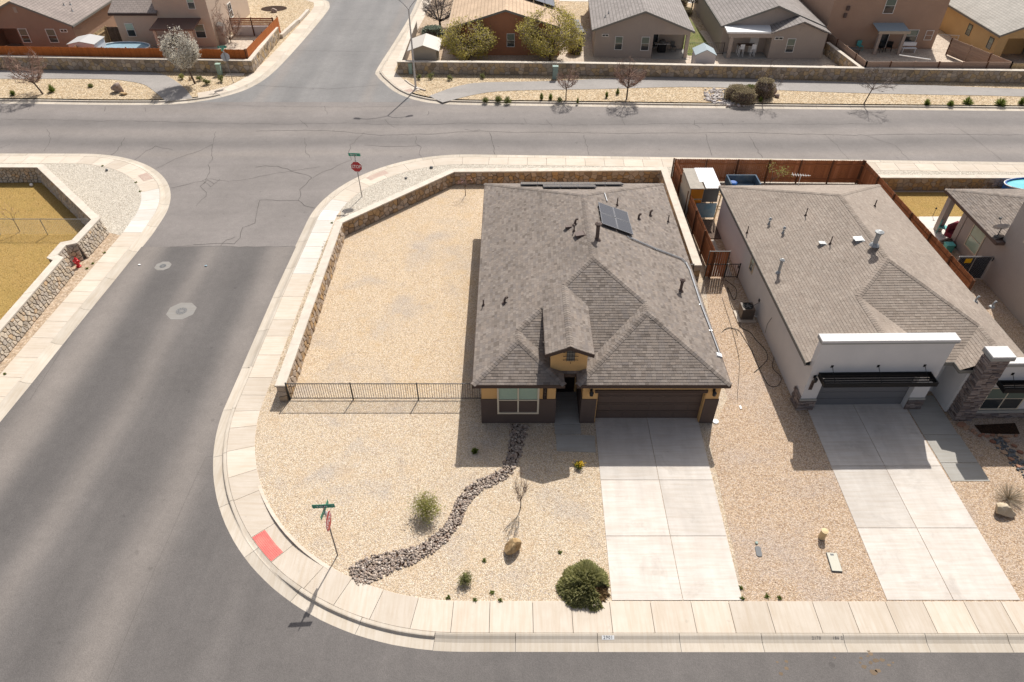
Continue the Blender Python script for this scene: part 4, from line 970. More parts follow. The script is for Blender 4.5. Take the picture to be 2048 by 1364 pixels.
# ---------------------------------------------------------------- grey house at the right edge
def house_three():
    o = thing('grey_house', 'grey stucco two storey house with low shingle roofed rear wing and satellite dish', 'house', (32, 33, 0), world=True)
    m = MB(); m.box(29.05, 18.5, 0, 46, 34.3, 6.2); m.build('tower_wall', 'house_grey', o)
    m = MB(); m.box(29.05, 34.3, 0, 44, 37.9, 2.65); m.build('wall', 'house_grey', o)
    xe, ye, z_ = 28.55, 40.35, 2.8; s = .36; f = [[(xe, 34.3, z_), (xe + 4.5, 34.3, z_ + s * 4.5), (xe + 4.5, ye - 2.1, z_ + s * 4.5), (xe + 2.1 * 0, ye, z_)][:0] or [(xe, 34.29, z_), (xe + 6, 34.29, z_ + s * 6), (xe + 6, ye - 5.9, z_ + s * 6), (xe, ye, z_)],
                                             [(xe, ye, z_), (xe + 6, ye - 5.9, z_ + s * 6), (44, ye - 5.9, z_ + s * 6), (44, ye, z_)]]
    roof_build(o, f, 'vent_brown', 'shingle', [(f[0][3], f[0][2], 0, 1)], eaves=[((xe, ye, z_), (xe, 34.0, z_)), ((44, ye, z_), (xe, ye, z_))], ze=z_, soffit=[(xe, 34.3), (44, 34.3), (44, ye), (xe, ye)])
    MB().box(28.52, 33.95, 2.62, 29.04, 34.29, 2.82).build('eave_return', 'vent_brown', o)
    m = MB(); p = g(1873, 458); m.box(28.72, 39.6, 0, 29.1, 40.0, 2.64); m.build('porch_post', 'house_grey', o)
    m = MB(); m.box(29.0, 37.9, 0, 29.2, 38.35, 2.64); m.build('wall_return', 'house_grey', o)
    window(o, 35.6, 37.0, .7, 2.3, 29.05, axis='x', frame='frame_cream', top='blind', bot='blind', fw=.07, rows=2)
    window(o, 31.6, 32.8, 3.6, 4.6, 29.05, axis='x', frame='frame_cream', top='dark_glass', bot='dark_glass', fw=.06)
    window(o, 26.0, 27.4, 3.6, 4.9, 29.05, axis='x', frame='frame_cream', top='dark_glass', bot='dark_glass', fw=.06)
    m = MB(); m.box(28.98, 34.15, 1.35, 29.05, 34.3, 1.6); m.build('wall_lamp', 'dark_iron', o)
    # dish
    pr_ = gpl(1994, 473, Vector((xe, 36, z_)), Vector((-s, 0, 1)).normalized()); d = bpy.data.objects.new('satellite_dish', None); COL.objects.link(d); d.parent = o; d.matrix_parent_inverse = WORLD[o.name]
    m = MB(); c = pr_ + Vector((0, 0, .55)); m.tube(pr_, c, .03, None, 6); m.box(pr_.x - .12, pr_.y - .12, pr_.z - .05, pr_.x + .12, pr_.y + .12, pr_.z + .04); m.tube(c, c + Vector((.05, .55, .35)), .015, None, 5); m.box(c.x, c.y + .5, c.z + .3, c.x + .12, c.y + .6, c.z + .42); m.build('dish_mast', 'bin_grey', d)
    m = MB(); ax = Vector((.15, .75, .6)).normalized(); u = ax.orthogonal().normalized(); v = ax.cross(u); rows = []
    for r_, h in ((.01, 0), (.18, .02), (.34, .07), (.44, .125)): rows.append([c + u * (r_ * math.cos(k * math.pi / 8)) + v * (r_ * math.sin(k * math.pi / 8)) + ax * h for k in range(16)])
    m.add([p for r_ in rows for p in r_], [(k * 16 + i, k * 16 + (i + 1) % 16, (k + 1) * 16 + (i + 1) % 16, (k + 1) * 16 + i) for k in range(3) for i in range(16)]); m.build('dish', 'sign_grey', d, smooth=True)
house_three()
# ================================================================ WALLS AND FENCES
def voronoi_face(L, h, sx, sz, gap):
    nx, nz = max(1, int(L / sx)), max(1, int(h / sz)); seeds = []
    for i in range(nx):
        for j in range(nz): seeds.append(((i + .5 + R.uniform(-.42, .42)) * L / nx, (j + .5 + R.uniform(-.42, .42)) * h / nz, i, j))
    grid = {}
    for s in seeds: grid.setdefault((s[2], s[3]), []).append(s)
    for (x, z, i, j) in seeds:
        poly = [(max(0, x - 2 * sx), 0), (min(L, x + 2 * sx), 0), (min(L, x + 2 * sx), h), (max(0, x - 2 * sx), h)]; pl = []
        for di in (-2, -1, 0, 1, 2):
            for dj in (-2, -1, 0, 1, 2):
                for o in grid.get((i + di, j + dj), ()):
                    if o[0] == x and o[1] == z: continue
                    a, b = o[0] - x, o[1] - z; pl.append((a, b, a * (o[0] + x) / 2 + b * (o[1] + z) / 2))
        c = dedupe(clip(poly, pl), .01)
        if len(c) < 3: continue
        cx = sum(p[0] for p in c) / len(c); cz = sum(p[1] for p in c) / len(c); r = math.sqrt(area(c) / math.pi)
        if r < .04: continue
        k = max(.3, 1 - gap / r); yield [(cx + (p[0] - cx) * k, cz + (p[1] - cz) * k) for p in c]
def stone_wall(label, pts, t, h, mat, faces, name='stone_wall', sx=.36, sz=.26, gap=.014, cop=(.09, .04), limit=300, group=None, ends=(), batter=0.0, z0=0.0, copmat='coping'):
    """wall along pts; faces: which sides of which stretches carry visible stone: (i, side, rank)"""
    o = thing(name, label, 'wall', tuple(pts[0]) + (0,), world=True, group=group)
    P = [Vector((p[0], p[1], 0)) for p in pts]; n = len(P)
    nr = []
    for i in range(n):
        ds = []
        if i > 0: ds.append((P[i] - P[i - 1]).normalized())
        if i < n - 1: ds.append((P[i + 1] - P[i]).normalized())
        ns = [Vector((-d.y, d.x, 0)) for d in ds]; s = sum(ns, Vector()).normalized(); nr.append(s / max(.5, s.dot(ns[0])))
    l = [P[i] + nr[i] * t / 2 for i in range(n)]; r = [P[i] - nr[i] * t / 2 for i in range(n)]
    core = MB()
    for i in range(n - 1): core.prism([(q.x, q.y) for q in (r[i], r[i + 1], l[i + 1], l[i])], -.05, h)
    core.build('wall_core', 'mortar', o)
    e = cop[1]
    for i in range(n - 1):
        a = [P[k] + nr[k] * sd * (t / 2 + e) for k, sd in ((i, -1), (i + 1, -1), (i + 1, 1), (i, 1))]
        seg = (P[i + 1] - P[i]).length; k = max(1, int(seg / 3.0))
        for q in range(k):
            f0, f1 = q / k, (q + 1) / k; g_ = .004 / seg
            pp = [a[0].lerp(a[1], f0 + g_), a[0].lerp(a[1], f1 - g_), a[3].lerp(a[2], f1 - g_), a[3].lerp(a[2], f0 + g_)]
            if i == 0 and q == 0: d = (P[1] - P[0]).normalized() * e; pp[0] -= d; pp[3] -= d
            MB().prism([(x.x, x.y) for x in pp], h, h + cop[0] + R.uniform(-.004, .004)).build('coping', copmat, o)
    fill = MB(); cnt = 0
    def lay(a, b, out):
        nonlocal cnt
        d = (b - a); L = d.length; d.normalize()
        for c in voronoi_face(L, h - z0, sx, sz, gap):
            N = len(c); dp = R.uniform(.02, .06); cx = sum(p[0] for p in c) / N; cz = sum(p[1] for p in c) / N
            bt = lambda z: batter * (1 - z / h)
            base = [a + d * p[0] + Vector((0, 0, z0 + p[1])) + out * (-.03 + bt(p[1]) * .9) for p in c]
            top = [a + d * (cx + (p[0] - cx) * .80) + Vector((0, 0, z0 + cz + (p[1] - cz) * .80)) + out * (dp + bt(p[1]) + R.uniform(-.008, .008)) for p in c]
            mid = [a + d * (cx + (p[0] - cx) * .97) + Vector((0, 0, z0 + cz + (p[1] - cz) * .97)) + out * (dp * .45 + bt(p[1])) for p in c]
            fs = [tuple(range(2 * N, 3 * N))] + [(i + k * N, (i + 1) % N + k * N, N + (i + 1) % N + k * N, N + i + k * N) for k in (0, 1) for i in range(N)]
            if d.cross(Vector((0, 0, 1))).dot(out) < 0: fs = [f[::-1] for f in fs]
            rr = R.random()
            if cnt < limit: MB().add(base + mid + top, fs, 0, rr).build('stone', mat, o); cnt += 1
            else: fill.add(base + mid + top, fs, 0, rr)
    for (i, side) in faces:
        q = (l if side > 0 else r); out = (P[i + 1] - P[i]).normalized(); out = Vector((-out.y, out.x, 0)) * side; lay(q[i], q[i + 1], out)
    for (i, sgn) in ends:
        d = (P[1] - P[0]).normalized() if i == 0 else (P[-2] - P[-1]).normalized(); lay(l[i], r[i], -d)
    if fill.v: fill.build('stone_facing', mat, o, kind='stuff')
    return o
stone_wall('pale capped stone wall wrapping the tan gravel yard of the brown house', [(-11.5, 23.95), (-11.5, 39.25), (-4.4, 46.5), (11.35, 46.75), (11.32, 34.25)], .44, .90, 'brown_stone', [(0, -1), (1, -1), (2, -1), (3, -1)], ends=((0, 1), (4, 1)), batter=.1, sx=.40, sz=.28)
stone_wall('stone wall with notch behind the red hydrant, round the dry lawn', [(-27.75, 14), (-27.78, 34.7), (-28.3, 34.95), (-28.3, 36.35), (-27.72, 36.6), (-27.62, 39.35), (-35.2, 46.85), (-80, 46.95)][::-1], .42, 1.08, 'pale_stone', [(6, 1), (5, 1), (4, 1), (3, 1), (2, 1), (1, -1), (0, -1)], batter=.22, sx=.27, sz=.19, gap=.018)
stone_wall('long stone wall under the orange board fence at the far left', [(-26.05, 79.5), (-26.05, 69.2), (-39, 69.72), (-52, 70.4), (-75, 71.4)], .40, 1.13, 'field_stone', [(1, 1), (0, 1), (2, 1), (3, 1)], sx=.46, sz=.34, cop=(.07, .03))
stone_wall('long far stone wall behind the footpath right of the side street', [(-11.0, 82), (-11.15, 69.0), (-1.2, 68.75), (6.3, 68.6), (23.4, 67.7), (37.9, 67.0), (49.7, 66.5), (80, 65.2)], .40, 1.1, 'field_stone', [(3, -1), (4, -1), (2, -1), (1, -1), (5, -1), (6, -1)], sx=.46, sz=.34, cop=(.07, .03))
stone_wall('small stone side wall between the two taupe houses and the mocha house', [(33.2, 74.6), (33.9, 67.25)], .3, 1.1, 'field_stone', [(0, -1)], sx=.42, sz=.3, cop=(.07, .03), limit=60)
stone_wall('stone wall behind the golden lawn right of the cedar fence', [(26.1, 45.5), (38, 45.4), (60, 44.6)], .4, .95, 'brown_stone', [(0, -1), (1, -1)], sx=.38, sz=.27, limit=120)
o = thing('low_wall', 'low concrete kerb wall running between the two taupe houses', 'wall', (20.6, 71, 0), world=True)
m = MB(); m.beam((20.35, 76, .12), (20.75, 68.2, .12), .3, .3); m.build('wall_core', 'coping', o)
o = thing('low_wall', 'low stepped concrete wall along the far left side street', 'wall', (-25.4, 84, 0), world=True)
m = MB(); m.beam((-25.75, 79.6, .2), (-25.2, 85, .2), .35, .4); m.beam((-25.15, 85.2, .15), (-24.95, 89.5, .15), .35, .3); m.build('wall_core', 'coping', o)

def picket_fence(label, runs, mat, h, w=.14, z0=.05, limit=300, posts=True, rails_side=1, group=None, postmat='post_brown', dog=True, name='board_fence'):
    o = thing(name, label, 'fence', tuple(runs[0][0]) + (0,), world=True, group=group)
    cnt = 0; fill = MB()
    for (a, b) in runs:
        A, B = Vector((a[0], a[1], 0)), Vector((b[0], b[1], 0)); d = B - A; L = d.length; d.normalize(); nn = Vector((-d.y, d.x, 0)); k = int(L / w)
        for i in range(k):
            p = A + d * (i * L / k + .006); ww = L / k - .008; hh = h + R.uniform(-.012, .012); c = .03 if dog else .0
            vs = []
            for off in (-.009, .009):
                q = p + nn * off
                vs += [q + Vector((0, 0, z0)), q + d * ww + Vector((0, 0, z0)), q + d * ww + Vector((0, 0, hh - c)), q + d * (ww - c) + Vector((0, 0, hh)), q + d * c + Vector((0, 0, hh)), q + Vector((0, 0, hh - c))]
            fs = [(0, 1, 2, 3, 4, 5), (11, 10, 9, 8, 7, 6)] + [(j, (j + 6), (j + 1) % 6 + 6, (j + 1) % 6) for j in range(6)]
            rr = R.random()
            if cnt < limit: MB().add(vs, fs, 0, rr).build('picket', mat, o); cnt += 1
            else: fill.add(vs, fs, 0, rr)
        for z in (.35, h - .35):
            m = MB(); m.beam(A + nn * .04 * rails_side + Vector((0, 0, z)), B + nn * .04 * rails_side + Vector((0, 0, z)), .04, .09); m.build('rail', mat, o)
        if posts:
            kp = max(1, int(L / 2.4 + .5))
            for i in range(kp + 1):
                p = A + d * (L * i / kp) + nn * .10 * rails_side; MB().box(p.x - .045, p.y - .045, 0, p.x + .045, p.y + .045, h + .05).build('post', postmat, o)
    if fill.v: fill.build('picket_run', mat, o, kind='stuff')
    return o
picket_fence('dark red cedar board fence around the back yard of the white house', [((12.05, 46.6), (25.9, 46.3)), ((12.05, 46.6), (12.3, 34.3)), ((25.9, 46.3), (26.45, 31.5))], 'cedar', 1.85, rails_side=-1)
picket_fence('orange stained board fence on top of the far left stone wall', [((-75, 71.8), (-26.4, 69.85)), ((-26.4, 69.85), (-26.0, 80.6))], 'orange_cedar', 1.98, rails_side=1, w=.16)
picket_fence('pale raw timber fence beside the covered pool, posts showing', [((-44.1, 71.2), (-43.9, 77.6))], 'pale_wood', 1.85, rails_side=-1, postmat='pale_wood')
picket_fence('dark weathered fence between the brown and cream houses', [((-43.9, 77.6), (-41.9, 77.6))], 'bark', 1.8, postmat='bark')
picket_fence('yellow brown board fence at the far right edge', [((48.4, 67.2), (62, 66.6))], 'pale_wood', 1.55)
def panel_fence(label, runs, h):
    o = thing('panel_fence', label, 'fence', tuple(runs[0][0]) + (0,), world=True)
    for (a, b) in runs:
        A, B = Vector((a[0], a[1], 0)), Vector((b[0], b[1], 0)); L = (B - A).length; d = (B - A).normalized(); k = int(L / 2.3 + .5)
        for i in range(k + 1):
            p = A + d * (L * i / k); MB().box(p.x - .06, p.y - .06, 0, p.x + .06, p.y + .06, h + .03).build('post', 'post_brown' if i % 2 else 'tan_board', o)
        for i in range(k):
            for j in range(6): q0, q1 = A + d * (L * i / k + .06), A + d * (L * (i + 1) / k - .06); z = .08 + j * (h - .1) / 6; zz = z + (h - .1) / 12; MB().beam(q0 + Vector((0, 0, zz)), q1 + Vector((0, 0, zz)), .04, (h - .1) / 6 - .012).build('board', 'tan_board', o)
    return o
panel_fence('brown plank panel fence boxing in the yard of the mocha house', [((34.3, 67.3), (48.3, 67.2)), ((34.3, 67.3), (33.7, 76)), ((48.3, 67.2), (45.9, 74.2))], 1.7)
def iron_fence(label, pts, h, name='iron_fence', pitch=.115, cat='fence', boards=None, posts=True, rails=(.08, 1.0)):
    o = thing(name, label, cat, tuple(pts[0]) + (0,), world=True)
    for (a, b) in zip(pts, pts[1:]):
        A, B = Vector((a[0], a[1], 0)), Vector((b[0], b[1], 0)); d = (B - A); L = d.length; d.normalize(); k = int(L / pitch)
        for z in (.10, h - .02): MB().beam(A + Vector((0, 0, z)), B + Vector((0, 0, z)), .035, .035).build('rail', 'dark_iron', o)
        for i in range(1, k):
            p = A + d * (L * i / k); MB().box(p.x - .0085, p.y - .0085, .118, p.x + .0085, p.y + .0085, h - .038).build('bar', 'dark_iron', o)
    for p in pts: MB().box(p[0] - .03, p[1] - .03, 0, p[0] + .03, p[1] + .03, h + .04).build('post', 'dark_iron', o)
    return o
iron_fence('black iron bar fence joining the stone wall end to the brown house', [(-11.2, 23.92), (-8.01, 23.92), (-4.72, 23.92), (-1.5, 23.92)], 1.14)
iron_fence('low black iron gate with plain bars against the white house wall', [(13.12, 34.29), (13.92, 34.29)], 1.06, name='iron_gate', cat='gate')
iron_fence('short black iron fence panel between brown house and stone wall', [(10.0, 34.2), (11.05, 34.2)], 1.1, name='iron_gate', cat='gate')
iron_fence('black iron fence behind the blue roofed shed', [(18.3, 74.3), (22.3, 74.3)], 1.2, pitch=.2)
o = thing('wood_gate', 'tall red wooden gate in black frame beside the low iron gate', 'gate', (12.45, 34.3, 0), world=True)
for i in range(8): MB().box(11.93 + i * .145, 34.32, .08, 11.93 + i * .145 + .12, 34.345, 1.93).build('board', 'cedar', o)
m = MB(); m.box(11.88, 34.28, 0, 11.92, 34.35, 1.98); m.box(13.08, 34.28, 0, 13.12, 34.35, 1.98); m.box(11.92, 34.28, 1.94, 13.08, 34.318, 1.98); m.box(11.92, 34.28, 1.0, 13.08, 34.318, 1.04); m.build('frame', 'dark_iron', o)
def chain_link(label, a, b, h, name='chain_link_fence', k=None, gate=False, dx=.16):
    o = thing(name, label, 'gate' if gate else 'fence', tuple(a) + (0,), world=True); A, B = Vector((a[0], a[1], 0)), Vector((b[0], b[1], 0)); L = (B - A).length; d = (B - A).normalized()
    k = k or max(1, int(L / 3.2 + .5))
    for i in range(k + 1): p = A + d * (L * i / k); MB().tube(p, p + Vector((0, 0, h)), .028, None, 6).build('post', 'galv', o)
    MB().tube(A + Vector((0, 0, h)), B + Vector((0, 0, h)), .022, None, 6).build('top_rail', 'galv', o)
    m = MB(); n = int((L + h) / dx)
    for i in range(n + 1):
        for sg in (1, -1):
            s0 = i * dx - (h if sg > 0 else 0); s1 = s0 + sg * h; 
            za, zb = 0.05, h
            if sg < 0: s0 = i * dx; s1 = s0 - h
            lo, hi = max(0, min(s0, s1)), min(L, max(s0, s1))
            if hi - lo < .02: continue
            f = lambda s_: za + (zb - za) * (s_ - s0) / (s1 - s0)
            m.tube(A + d * lo + Vector((0, 0, f(lo))), A + d * hi + Vector((0, 0, f(hi))), .0035, None, 3, caps=False)
    m.build('wire_mesh', 'galv', o, kind='stuff'); return o
chain_link('galvanised chain link fence crossing the dry lawn', (-60, 39.3), (-28.05, 39.2), 1.22)
g1 = chain_link('double chain link gate with black screen and yellow sign by the grey house', (26.9, 34.15), (28.95, 34.15), 1.7, name='chain_link_gate', k=2, gate=True, dx=.1)
m = MB(); m.box(27.0, 34.18, .08, 28.9, 34.2, 1.62); m.build('privacy_screen', 'black', g1); MB().box(27.35, 34.12, 1.25, 27.75, 34.135, 1.55).build('warning_sign', 'yellow_sign', g1)
chain_link('chain link side gate beside the mocha house', (45.4, 76.4), (47.6, 76.0), 1.4, k=1, gate=True, name='chain_link_gate')

# ================================================================ FAR HOUSES
def gable_house(label, x0, x1, yf, yb, ze, ms, wall, rmat, rz=0, ov=.35, trim='grey_fascia', patio=None, peak_drop=0.0, name='house'):
    cx = (x0 + x1) / 2; o = thing(name, label, 'house', (cx, yf, 0), rz, world=False); WORLD[o.name] = Matrix.Translation((-cx, -yf, 0))
    hw = (x1 - x0) / 2; zp = ze + ms * (hw + ov); zb = lambda x: ze + ms * (hw + ov - abs(x - cx)) - .14
    m = MB(); lo = 2.35
    if patio:
        pa, pb, dep = patio
        m.add([(x0, yf, lo), (x1, yf, lo), (x1, yf, zb(x1)), (cx, yf, zb(cx)), (x0, yf, zb(x0))], [(0, 1, 2, 3, 4)])
        if pa > x0: m.box(x0, yf, 0, pa, yf + .2, lo); m.box(pa - .2, yf + .2, 0, pa, yf + dep, lo)
        m.box(pa, yf + dep, 0, pb, yf + dep + .2, lo); m.box(pa, yf + .001, lo, pb, yf + dep, lo + .05)
        if pb < x1: m.box(pb, yf, 0, x1, yf + .2, lo)
        else: m.box(x1 - .35, yf, 0, x1, yf + .35, lo)
        m.box(x0, yf + .2, 0, x0 + .2, yb, zb(x0)); m.box(x1 - .2, yf + (dep if pb >= x1 else .2), 0, x1, yb, zb(x1)); m.box(x1 - .2, yf + .2, lo, x1, yf + dep, zb(x1))
    else:
        m.add([(x0, yf, 0), (x1, yf, 0), (x1, yf, zb(x1)), (cx, yf, zb(cx)), (x0, yf, zb(x0))], [(0, 1, 2, 3, 4)]); m.box(x0, yf + .001, 0, x0 + .2, yb, zb(x0)); m.box(x1 - .2, yf + .001, 0, x1, yb, zb(x1))
    m.build('wall', wall, o)
    rf = MB(); a = yf - ov
    for s in (-1, 1):
        e = Vector((cx + s * (hw + ov), a, ze)); rdg = Vector((cx, a, zp)); t = Vector((0, yb - a, 0))
        rf.obox(e - Vector((0, 0, .14)), rdg - e, t, Vector((0, 0, .14)))
    r_ = rf.build('roof', rmat, o)
    tm = MB()
    for s in (-1, 1):
        e = Vector((cx + s * (hw + ov), a - .03, ze - .2)); tm.obox(e, Vector((-s * (hw + ov), 0, zp - ze)), (0, .03, 0), (0, 0, .205)); tm.obox(e + Vector((s * .002, .03, 0)), (s * .025, 0, 0), (0, yb - a, 0), (0, 0, .19))
    tm.build('barge_board', trim, o)
    return o, r_, zb
def fwin(o, x0, x1, z0, z1, y, **k): return window(o, x0, x1, z0, z1, y, frame=k.get('frame', 'frame_white'), top=k.get('top', 'glass'), bot=k.get('bot', 'dark_glass'), fw=.05, rows=k.get('rows', 2), cols=k.get('cols', 1), dep=.06)
def gvent(o, x, z, y): m = MB(); m.box(x - .17, y - .03, z, x + .17, y, z + .55); m.box(x - .12, y - .045, z + .06, x + .12, y - .03, z + .49); m.build('gable_vent', 'house_taupe', o)
# A: brown house, far left
o, r_, zb = gable_house('brown gabled house with grey roof at the far left corner', -56.2, -46.0, 75.2, 92, 2.75, .43, 'house_brown', 'roof_brown_y', patio=(-56.2 + 1, -51.9, 2.6))
fwin(o, -51.75, -50.85, .94, 2.35, 75.2); fwin(o, -48.9, -47.95, .94, 2.32, 75.2); fwin(o, -47.35, -46.6, 1.98, 2.3, 75.2, rows=1, cols=2); gvent(o, -51.1, 3.9, 75.2)
for x, y in ((-47.9, 78.5), (-47.6, 79.2), (-46.9, 77.9)): pipe_vent(r_, Vector((x, y, 2.75 + .43 * (-45.65 - x))), .3, .04, 'vent_galv')
# B: cream two storey
o = thing('house', 'cream stucco two storey house with brown patio cover and pool yard', 'house', (-35, 76.8, 0), world=True)
m = MB(); m.box(-37.55, 76.8, 0, -31.95, 89, 6.3); m.build('tower_wall', 'house_cream', o)
m = MB(); m.box(-42.1, 76.8, 0, -37.56, 88, 3.45); m.build('wall', 'house_cream', o)
m = MB(); m.obox((-42.4, 76.45, 3.42), (4.84 + .25, 0, 0), (0, 4.5, 1.9), (0, 0, .12)); m.build('roof', 'roof_brown_x', o)
m = MB(); m.box(-42.42, 76.40, 3.26, -37.3, 76.45, 3.46); m.box(-42.45, 76.45, 3.3, -42.4, 81, 3.46); m.build('fascia', 'fascia', o)
m = MB(); m.obox((-37.45, 74.1, 2.45), (4.5, 0, 0), (0, 2.69, .35), (0, 0, .14)); m.build('patio_roof', 'patio_brown', o)
for x in (-37.1, -33.4): MB().box(x - .13, 74.25, 0, x + .13, 74.5, 2.44).build('patio_post', 'house_cream', o)
fwin(o, -41.25, -40.35, 1.05, 2.42, 76.8, top='blind'); fwin(o, -33.95, -32.85, .9, 2.32, 76.8); fwin(o, -33.92, -33.15, 3.8, 5.1, 76.8, top='blind')
window(o, 82.2, 83.4, 1.2, 2.8, -31.95, axis='x', frame='frame_white', top='dark_glass', bot='dark_glass', fw=.08, sgn=1, cols=2)
window(o, 79.8, 80.8, 3.9, 5.0, -31.95, axis='x', frame='frame_white', top='dark_glass', bot='dark_glass', fw=.08, sgn=1)
# C, D taupe
o, r_, zb = gable_house('taupe gabled house with corner patio and barbecue, beside the olive tree', 8.55, 18.25, 73.35, 90, 2.8, .36, 'house_taupe', 'roof_grey_y', rz=-.05, patio=(14.55, 18.25, 2.8))
fwin(o, 10.65, 11.45, .76, 2.11, 73.35); fwin(o, 13.35, 14.2, .72, 2.11, 73.35); fwin(o, 9.25, 9.95, 2.05, 2.32, 73.35, rows=1, cols=2); gvent(o, 13.4, 3.75, 73.35); fwin(o, 14.7, 15.5, .2, 2.1, 76.15, rows=1)
for x, y in ((9.6, 75.5), (10.0, 76.4)): pipe_vent(r_, Vector((x, y, 2.8 + .36 * (x - 8.2))), .3, .04, 'vent_galv')
m = MB(); m.box(14.6, 73.0, -.02, 18.3, 76.1, .03); m.build('patio_floor', 'grey_concrete', o)
o, r_, zb = gable_house('taupe house with white flat patio roof and two gables', 22.1, 32.2, 74.9, 91, 2.75, .37, 'house_taupe', 'roof_grey_y', rz=-.03)
MB().obox((22.05, 72.95, 2.5), (4.72, 0, 0), (0, 1.94, .12), (0, 0, .16)).build('patio_roof', 'white_paint', o)
m = MB(); m.box(22.3, 73.0, 2.1, 26.75, 73.2, 2.5); m.build('patio_beam', 'house_taupe', o); MB().box(22.5, 73.0, 0, 22.82, 73.3, 2.1).build('patio_post', 'house_taupe', o)
gx0, gx1, gy = 26.75, 32.25, 73.05; gc = (gx0 + gx1) / 2; gz_ = lambda x: 2.55 + .37 * (2.95 - abs(x - gc)) - .1
m = MB(); m.add([(gx0, gy, 0), (gx1, gy, 0), (gx1, gy, gz_(gx1)), (gc, gy, gz_(gc)), (gx0, gy, gz_(gx0))], [(0, 1, 2, 3, 4)]); m.box(gx0, gy + .001, 0, gx0 + .2, 74.89, 2.6); m.box(gx1 - .2, gy + .001, 0, gx1, 74.89, 2.6); m.build('gable_wall', 'house_taupe', o)
m = MB()
for s in (-1, 1): e = Vector((gc + s * 3.0, gy - .3, 2.53)); m.obox(e, Vector((-s * 3.0, 0, 1.11)), (0, 3.2, 0), (0, 0, .13))
m.build('gable_roof', 'roof_grey_y', o)
fwin(o, 28.35, 29.2, .66, 2.05, gy); fwin(o, 27.0, 27.85, 1.9, 2.2, gy, rows=1, cols=2); gvent(o, 29.5, 2.75, gy); gvent(o, 27.15, 3.85, 74.9)
fwin(o, 23.0, 24.3, 1.5, 2.1, 74.9, rows=1, cols=2); MB().box(25.1, 74.84, 0, 26.0, 74.899, 2.05).build('patio_door', 'frame_white', o)
m = MB(); m.box(22.3, 72.9, -.02, 26.7, 74.88, .04); m.build('patio_floor', 'grey_concrete', o)
# E: rust house with tan ribbed roof
o, r_, zb = gable_house('rust stucco house with tan ribbed roof behind the olive trees', -6.3, 5.0, 74.1, 95, 2.8, .30, 'house_rust', 'roof_tan_y', trim='grey_fascia')
fwin(o, -.55, .28, .85, 2.2, 74.1)
m = MB()
for k in range(3): p = Vector((1.3 + k * 1.15, 79.5, 4.75 - .3 * (1.3 + k * 1.15 + .65) + .12)); m.obox(p, (1.1, 0, -.33), (0, 3.6, 0), (0, 0, .05))
m.build('solar_panel', 'solar', o)
# H mocha two storey, I gold
o = thing('house', 'mocha stucco two storey house with small patio cover', 'house', (39, 76.1, 0), world=True)
m = MB(); m.box(33.3, 76.1, 0, 45.25, 90, 6.2); m.build('wall', 'house_mocha', o)
MB().obox((38.0, 74.25, 2.30), (3.25, 0, 0), (0, 1.84, .3), (0, 0, .05)).build('patio_roof', 'blue_grey_roof', o)
m = MB(); m.box(38.0, 74.1, 2.12, 41.27, 74.25, 2.38); m.build('patio_fascia', 'shed_tan', o)
for x in (38.35, 40.9): MB().box(x - .15, 74.3, 0, x + .15, 74.6, 2.28).build('patio_post', 'house_taupe', o)
fwin(o, 38.66, 39.75, 3.55, 5.1, 76.1, top='glass'); fwin(o, 41.75, 43.2, .7, 1.97, 76.1, top='glass'); fwin(o, 44.0, 44.8, .9, 1.9, 76.1, top='house_brown', bot='house_brown'); fwin(o, 39.3, 40.2, .1, 2.05, 76.1, rows=1); fwin(o, 42.9, 43.9, 4.9, 5.6, 76.1, cols=2)
for z in (3.2, 3.9): MB().lathe((34.5 + z * .1, 75.98, z), [(.18, 0), (.18, .4)], 8).build('wall_light', 'vent_brown', o)
o, r_, zb = gable_house('gold stucco house with pale roof at the far right edge', 49.3, 60, 72.0, 92, 2.75, .40, 'house_gold', 'roof_pale_y', patio=(50.2, 54, 2.5))
for (y0_, z0_, h_) in ((77, 1.0, 1.1), (72.7, 1.0, 1.1)): window(o, y0_, y0_ + .8, z0_, z0_ + h_, 49.3, axis='x', frame='dark_glass', top='glass', bot='dark_glass', fw=.05)
# ================================================================ PLANTS
def rv(s=1.0): return Vector((R.gauss(0, s), R.gauss(0, s), R.gauss(0, s)))
def rot_about(v, ax, a): return Matrix.Rotation(a, 3, ax) @ v
def grow(tr, tw, p, d, L, r, lev, mx, k, spread, up, lf=None, droop=0.0, tips=None):
    segs = 2 if lev < 3 else 1; q = p; dd = d
    for s in range(segs):
        dd = (dd + rv(.10) + Vector((0, 0, up * .08 - droop * lev * .05))).normalized(); e = q + dd * (L / segs)
        (tr if lev <= 1 else tw).tube(q, e, r * (1 - .35 * s / segs), r * (1 - .35 * (s + 1) / segs), 6 if lev <= 1 else 3, caps=False)
        q = e
    if tips is not None and lev >= mx - 1: tips.append((q, dd))
    if lev >= mx: return
    n = k[min(lev, len(k) - 1)]
    for i in range(n):
        ax = dd.orthogonal().normalized(); ax = rot_about(ax, dd, 2 * math.pi * (i + R.random() * .7) / n)
        nd = rot_about(dd, ax, rad(spread[min(lev, len(spread) - 1)]) * R.uniform(.6, 1.25))
        nd = (nd + Vector((0, 0, up * .2))).normalized()
        grow(tr, tw, q if i or lev == 0 else q, nd, L * R.uniform(.62, .86), r * .58, lev + 1, mx, k, spread, up, lf, droop, tips)
def leafq(m, c, s, rr=None):
    a = rv().normalized(); b = a.orthogonal().normalized(); b = rot_about(b, a, R.uniform(0, 6.28)); c2 = a.cross(b)
    m.add([c - b * s - c2 * s * .35, c + c2 * s * .0 - c2 * s * .6, c + b * s, c + c2 * s * .6], [(0, 1, 2, 3)], 0, rr)
